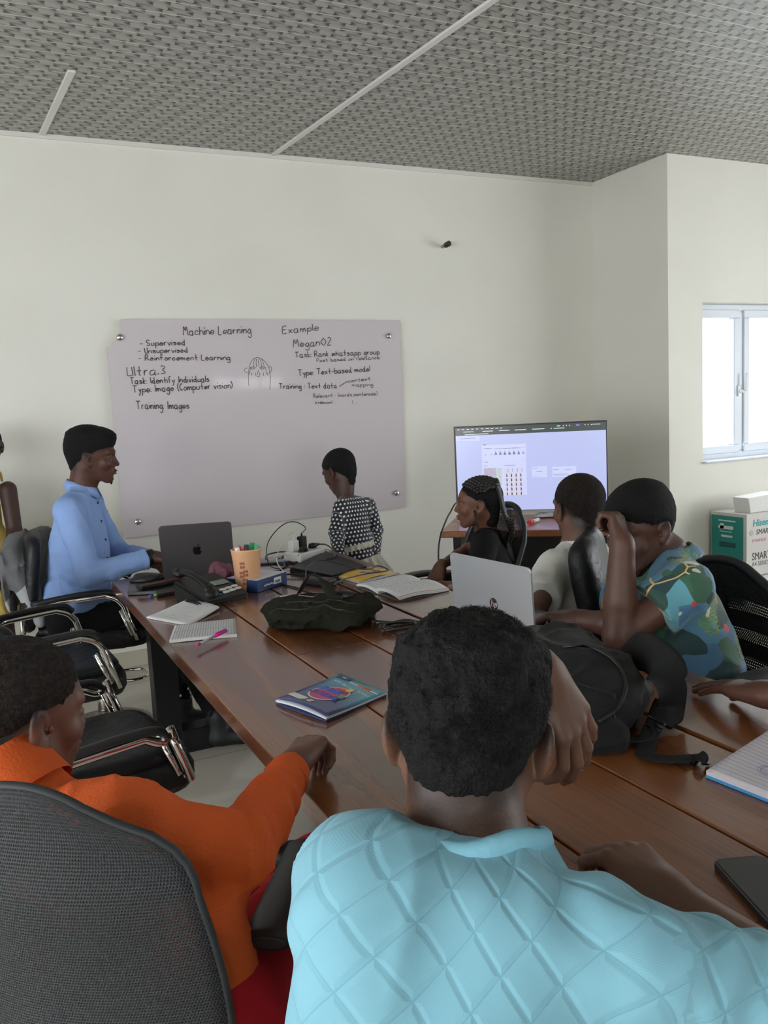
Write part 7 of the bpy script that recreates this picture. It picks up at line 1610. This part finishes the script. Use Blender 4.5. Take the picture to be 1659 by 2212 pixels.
# ---------------------------------------------------------------- messenger bag
def sp3(c, h, R, e=4.0):
    c = _v(c); R = _v(R); h = _v(h)
    def f(P_): q = np.abs((P_-c)@R)/h; k = (q**e).sum(-1)**(1/e); return (k-1)*float(h.min())
    m_ = float(np.linalg.norm(h)); f.bb = (c-m_, c+m_); return f
def msgr():
    A_ = onT(592, 1368); C_ = onT(806, 1366); F_ = onT(775, 1318); G_ = onT(600, 1312); u = nrm(np.array(C_-A_)*[1, 1, 0]); v = np.array([-u[1], u[0], 0]); c = np.array((A_+C_+F_+G_)/4); R = np.stack([u, v, [0, 0, 1.]], 1); W = np.linalg.norm(np.array(C_-A_)[:2])*.5
    t = thing('messenger_bag', 'dark olive fabric messenger bag lying in the middle of the table', 'bag', (c[0], c[1], Z0)); m = cloth('olive_fabric', (.012, .0135, .007), bump=(420, .2, 2), rough=.9)
    zc_ = Z0; c = c+u*.005-v*.028
    bo = [('u', sp3(c+[0, 0, .034], (W, .125, .033), R, 5), .01), ('u', sp3(c-v*.015+u*.015+[0, 0, .055], (W*.93, .095, .025), R, 3.0), .02), ('d', folds(.0035, 10, 4), 0), ('d', folds(.0015, 40, 5), 0), ('c', lambda P_: zc_-P_[..., 2], .003)]
    lo, hi = bbox_of(bo, .02); lo[2] = Z0-.004; sculpt('bag_body', bo, [(lo, hi, .0045)], m, t)
    fl_ = [('u', sp3(c-v*.055+u*.02+[0, 0, .060], (W*.80, .060, .020), R, 3.0), .01), ('d', folds(.004, 20, 8), 0)]; lo, hi = bbox_of(fl_, .01); sculpt('front_pocket', fl_, [(lo, hi, .004)], m, t)
    def surf(p):
        zs = np.linspace(.96, .75, 90); q = np.stack([np.full(90, p[0]), np.full(90, p[1]), zs], -1).astype(f4); V_ = np.minimum(field(bo, q), field(fl_, q)); i = int(np.argmax(V_ < 0)); return Vector((p[0], p[1], zs[i] if V_.min() < 0 else TZ+.004))
    for a_, b_, off in ((-.85, .90, -.112), (-.6, .92, -.060)):
        bm = B(); tube(bm, [surf(c+u*W*(a_+(b_-a_)*k/24)+v*(off+.008*math.sin(k*.5)))+Vector((0, 0, .0015)) for k in range(25)], .0035, 6, flat=.6); obj('zip', bm, mat('zip_black', (.008, .008, .009), .5), t)
    sm = cloth('strap_webbing', (.016, .018, .014), bump=(300, .2))
    def strap(P_, w=.034, nm='strap'):
        bm = B(); P_ = spline([Vector(q) for q in P_], 8); rows = []
        for i, q in enumerate(P_): d_ = (P_[min(i+1, len(P_)-1)]-P_[max(i-1, 0)]).normalized(); s_ = d_.cross(Vector((0, 0, 1))); s_ = s_.normalized() if s_.length > .1 else Vector(u); n_ = s_.cross(d_); rows.append([bm.verts.new(q+s_*w/2+n_*.0012), bm.verts.new(q-s_*w/2+n_*.0012), bm.verts.new(q-s_*w/2-n_*.0012), bm.verts.new(q+s_*w/2-n_*.0012)])
        for A, C in zip(rows, rows[1:]):
            for k in range(4): bm.faces.new((A[k], A[(k+1) % 4], C[(k+1) % 4], C[k])).smooth = k % 2 == 0
        bm.faces.new(rows[0]); bm.faces.new(rows[-1][::-1]); return obj(nm, bm, sm, t)
    s0 = surf(c+v*.06-u*.05); strap([s0+Vector((-.02, .02, 0)), s0+Vector((0, 0, .045)), s0+Vector((.02, -.015, .062)), s0+Vector((.05, -.04, .030)), surf(c+u*.05-v*.02)+Vector((0, 0, .008)), surf(c+u*.09-v*.03)+Vector((0, 0, .004))])
    strap([surf(c+v*.07+u*.02)+Vector((0, 0, .004)), surf(c+v*.05+u*.07)+Vector((0, 0, .006)), surf(c+v*.03+u*.11)+Vector((0, 0, .004))], .03)
    q = surf(c-u*W*.82+v*.05); bm = B(); box(bm, q+Vector((0, 0, .004)), (.026, .016, .006), Matrix.Rotation(math.atan2(u[1], u[0])+.3, 3, 'Z'), .002); obj('buckle', bm, mat('buckle_silver', (.55, .55, .53), .25, .8), t)
    pc = [surf(c-u*W*.45+v*.02), surf(c-u*W*.12+v*.005), surf(c-u*W*.08+v*.045), surf(c-u*W*.40+v*.06)]; bm = B(); tube(bm, [p+Vector((0, 0, .002)) for p in pc], .0012, 4, closed=True); obj('patch_outline', bm, mat('patch_grey', (.35, .33, .32), .5), t)
    tb_ = surf(c+u*.085-v*.035); bm = B(); tube(bm, [tb_+Vector((0, 0, .01)), tb_+Vector((u[0]*.03, u[1]*.03, .010))], [.008, .005], 8); obj('strap_end', bm, blackp, t)
msgr()
# ---------------------------------------------------------------- backpack
def backpack():
    t = thing('backpack', 'black backpack slumped on the table with its shoulder strap trailing', 'backpack', tuple(onT(1300, 1500))); m = cloth('black_nylon', (.0065, .007, .0075), rough=.65, bump=(600, .25, 2), sheen=.2)
    a = np.array(onT(1215, 1440)); b = np.array(onT(1335, 1490)); c_ = np.array(onT(1290, 1560)); d_ = np.array(onT(1175, 1500)); ctr = (a+b+c_+d_)/4
    u = nrm((b-a)*[1, 1, 0]); v = np.array([-u[1], u[0], 0]); R = np.stack([u, v, [0, 0, 1.]], 1)
    p = lambda x, y, z: np.array(atz(x, y, z))
    bo = [('u', ell(p(1270, 1490, .81), (.125, .115, .068), R), .01), ('u', ell(p(1215, 1450, .82), (.12, .11, .075), R), .05), ('u', ell(p(1185, 1410, .83), (.10, .10, .065), R), .05), ('u', ell(p(1300, 1500, .79), (.085, .12, .045), R), .04), ('u', ell(p(1235, 1560, .775), (.13, .06, .035), R), .03)]
    bo += [('d', folds(.011, 8, 3, (1, 1, 1.2)), 0), ('d', folds(.004, 22, 6), 0), ('c', lambda P_: Z0-P_[..., 2], .004)]; lo, hi = bbox_of(bo, .02); lo[2] = Z0-.004; sculpt('pack_body', bo, [(lo, hi, .0045)], m, t)
    def surf(x, y):
        ds = np.linspace(.9, 1.9, 400); q = np.stack([at(x, y, k) for k in ds]).astype(f4); V_ = field(bo, q); i = int(np.argmax(V_ < 0)) if V_.min() < 0 else None; return Vector(q[i]) if i is not None else onT(x, y, TZ+.004)
    bm = B(); tube(bm, [surf(x, y)+Vector((0, -.002, .003)) for x, y in [(v_.x, v_.y) for v_ in spline([(1215, 1400, 0), (1270, 1398, 0), (1325, 1430, 0), (1350, 1475, 0), (1340, 1520, 0), (1322, 1542, 0), (1290, 1562, 0)], 6)]], .0045, 6, flat=.7); obj('zip', bm, mat('zip_black'), t)
    bm = B(); tube(bm, [surf(x, y)+Vector((0, -.002, .002)) for x, y in [(v_.x, v_.y) for v_ in spline([(1200, 1455, 0), (1255, 1480, 0), (1300, 1492, 0), (1332, 1502, 0)], 6)]], .0035, 6, flat=.7); obj('seam_piping', bm, m, t)
    for k in (0, 1): q = surf(1322-8*k, 1540+4*k); bm = B(); tube(bm, [q+Vector((0, -.004, .004)), q+Vector((-.002, -.012, -.018)), q+Vector((-.002, -.014, -.034))], .0028, 6, flat=.6); obj('zip_pull', bm, mat('zip_metal', (.06, .06, .065), .3, .6), t)
    wb = cloth('strap_black', (.013, .014, .015), bump=(260, .2), rough=.8)
    def ribbon(P_, W_, nm, th=.002, mm=None, side=None):
        bm = B(); n = 8; Q = spline([Vector(q) for q in P_], n); ws = []
        for i in range(len(Q)): k = i/n; j = min(int(k), len(W_)-2); ws.append(W_[j]+(W_[j+1]-W_[j])*(k-j))
        sd = [Vector(s_) for s_ in side]; rows = []
        for i, q in enumerate(Q):
            k = i/n; j = min(int(k), len(sd)-2); s_ = sd[j].lerp(sd[j+1], k-j).normalized(); dd_ = (Q[min(i+1, len(Q)-1)]-Q[max(i-1, 0)]).normalized(); n_ = s_.cross(dd_).normalized(); s_ = (s_-dd_*s_.dot(dd_)).normalized()
            ring_ = []
            for (ss, nn_) in ((-1, 0), (-.85, 1), (0, 1.25), (.85, 1), (1, 0), (.85, -1), (0, -1.1), (-.85, -1)): ring_.append(bm.verts.new(q+s_*ws[i]/2*ss+n_*th*nn_))
            rows.append(ring_)
        for A, C in zip(rows, rows[1:]):
            for k in range(8): bm.faces.new((A[k], A[(k+1) % 8], C[(k+1) % 8], C[k])).smooth = True
        bm.faces.new(rows[0][::-1]); bm.faces.new(rows[-1]); return obj(nm, bm, mm or wb, t)
    X = (1, 0, 0); P_ = [p(1330, 1440, .80), p(1375, 1408, .855), p(1420, 1425, .875), p(1448, 1475, .845), p(1450, 1520, .795), p(1425, 1560, .768)]
    sdv = [p(1, 1, .8)*0+nrm(p(1345, 1480, .8)-p(1375, 1420, .8))]*2; s1 = nrm(p(1405, 1440, .86)-p(1385, 1405, .86)); ar = nrm(np.array(RT)); s_list = [(-.45, -.9, .1), (-.3, -.8, -.4), (-.35, -.2, -.85), (-.92, -.2, -.30), (-.97, .1, -.05), (-.85, .5, 0)]
    ribbon(P_, [.060, .080, .084, .082, .074, .050], 'shoulder_strap', .005, mat('strap_padding', (.008, .0085, .009), .75, spec=.25, bump=(300, .15, 2)), s_list)
    q0 = p(1418, 1562, .775); bm = B(); fr_ = [p(1402, 1545, .778), p(1436, 1565, .778), p(1428, 1580, .770), p(1396, 1560, .770)]; tube(bm, [Vector(x) for x in fr_], .0022, 8, closed=True); tube(bm, [(Vector(fr_[0])+Vector(fr_[3]))/2, (Vector(fr_[1])+Vector(fr_[2]))/2], .0022, 6); obj('ladder_buckle', bm, mat('buckle_black', (.02, .02, .022), .25), t)
    S = lambda x, y: nrm(np.array([x, y, 0]))
    ribbon([p(1418, 1555, .776), p(1400, 1590, .762), p(1350, 1598, .762), p(1310, 1605, .762), p(1270, 1618, .757)], [.032]*5, 'webbing', .0012, None, [S(.9, -.43), S(.7, .7), S(.43, .9), S(.43, .9), S(.43, .9)])
    ribbon([p(1410, 1570, .772), p(1395, 1610, .757), p(1398, 1632, .758), p(1450, 1640, .760), p(1495, 1638, .757), p(1514, 1642, .762), p(1524, 1652, .757)], [.034]*7, 'webbing_tail', .0012, None, [S(.9, -.43), S(.9, -.43), S(.8, .5), S(.43, .9), S(.43, .9), S(.55, .85), S(.7, .7)])
    q = surf(1325, 1500); bm = B(); box(bm, q, (.004, .018, .012), None, .001); obj('side_tab', bm, wb, t)
backpack()
# ---------------------------------------------------------------- beyond the window
def far_house(loc, w, d, h, roof, label):
    t = thing('distant_house', label, 'house', (loc[0], loc[1], loc[2])); bm = B(); box(bm, (loc[0], loc[1], loc[2]+h/2), (w, d, h)); obj('walls', bm, mat('far_wall', (.62, .66, .72), .8), t)
    bm = B(); prism(bm, [(-d/2-.3, 0), (d/2+.3, 0), (0, h*.35)], -w/2-.3, w/2+.3, Matrix(((0, 0, 1, loc[0]), (1, 0, 0, loc[1]), (0, 1, 0, loc[2]+h), (0, 0, 0, 1)))); obj('roof', bm, roof, t)
far_house((27, 24, -6), 9, 6, 5.2, mat('far_roof', (.45, .55, .66), .7), 'pale distant house with a grey-blue roof seen through the window'); far_house((23, 33, -6), 12, 7, 6.6, mat('far_roof_green', (.35, .50, .48), .7), 'farther distant house with a greenish roof seen through the window')
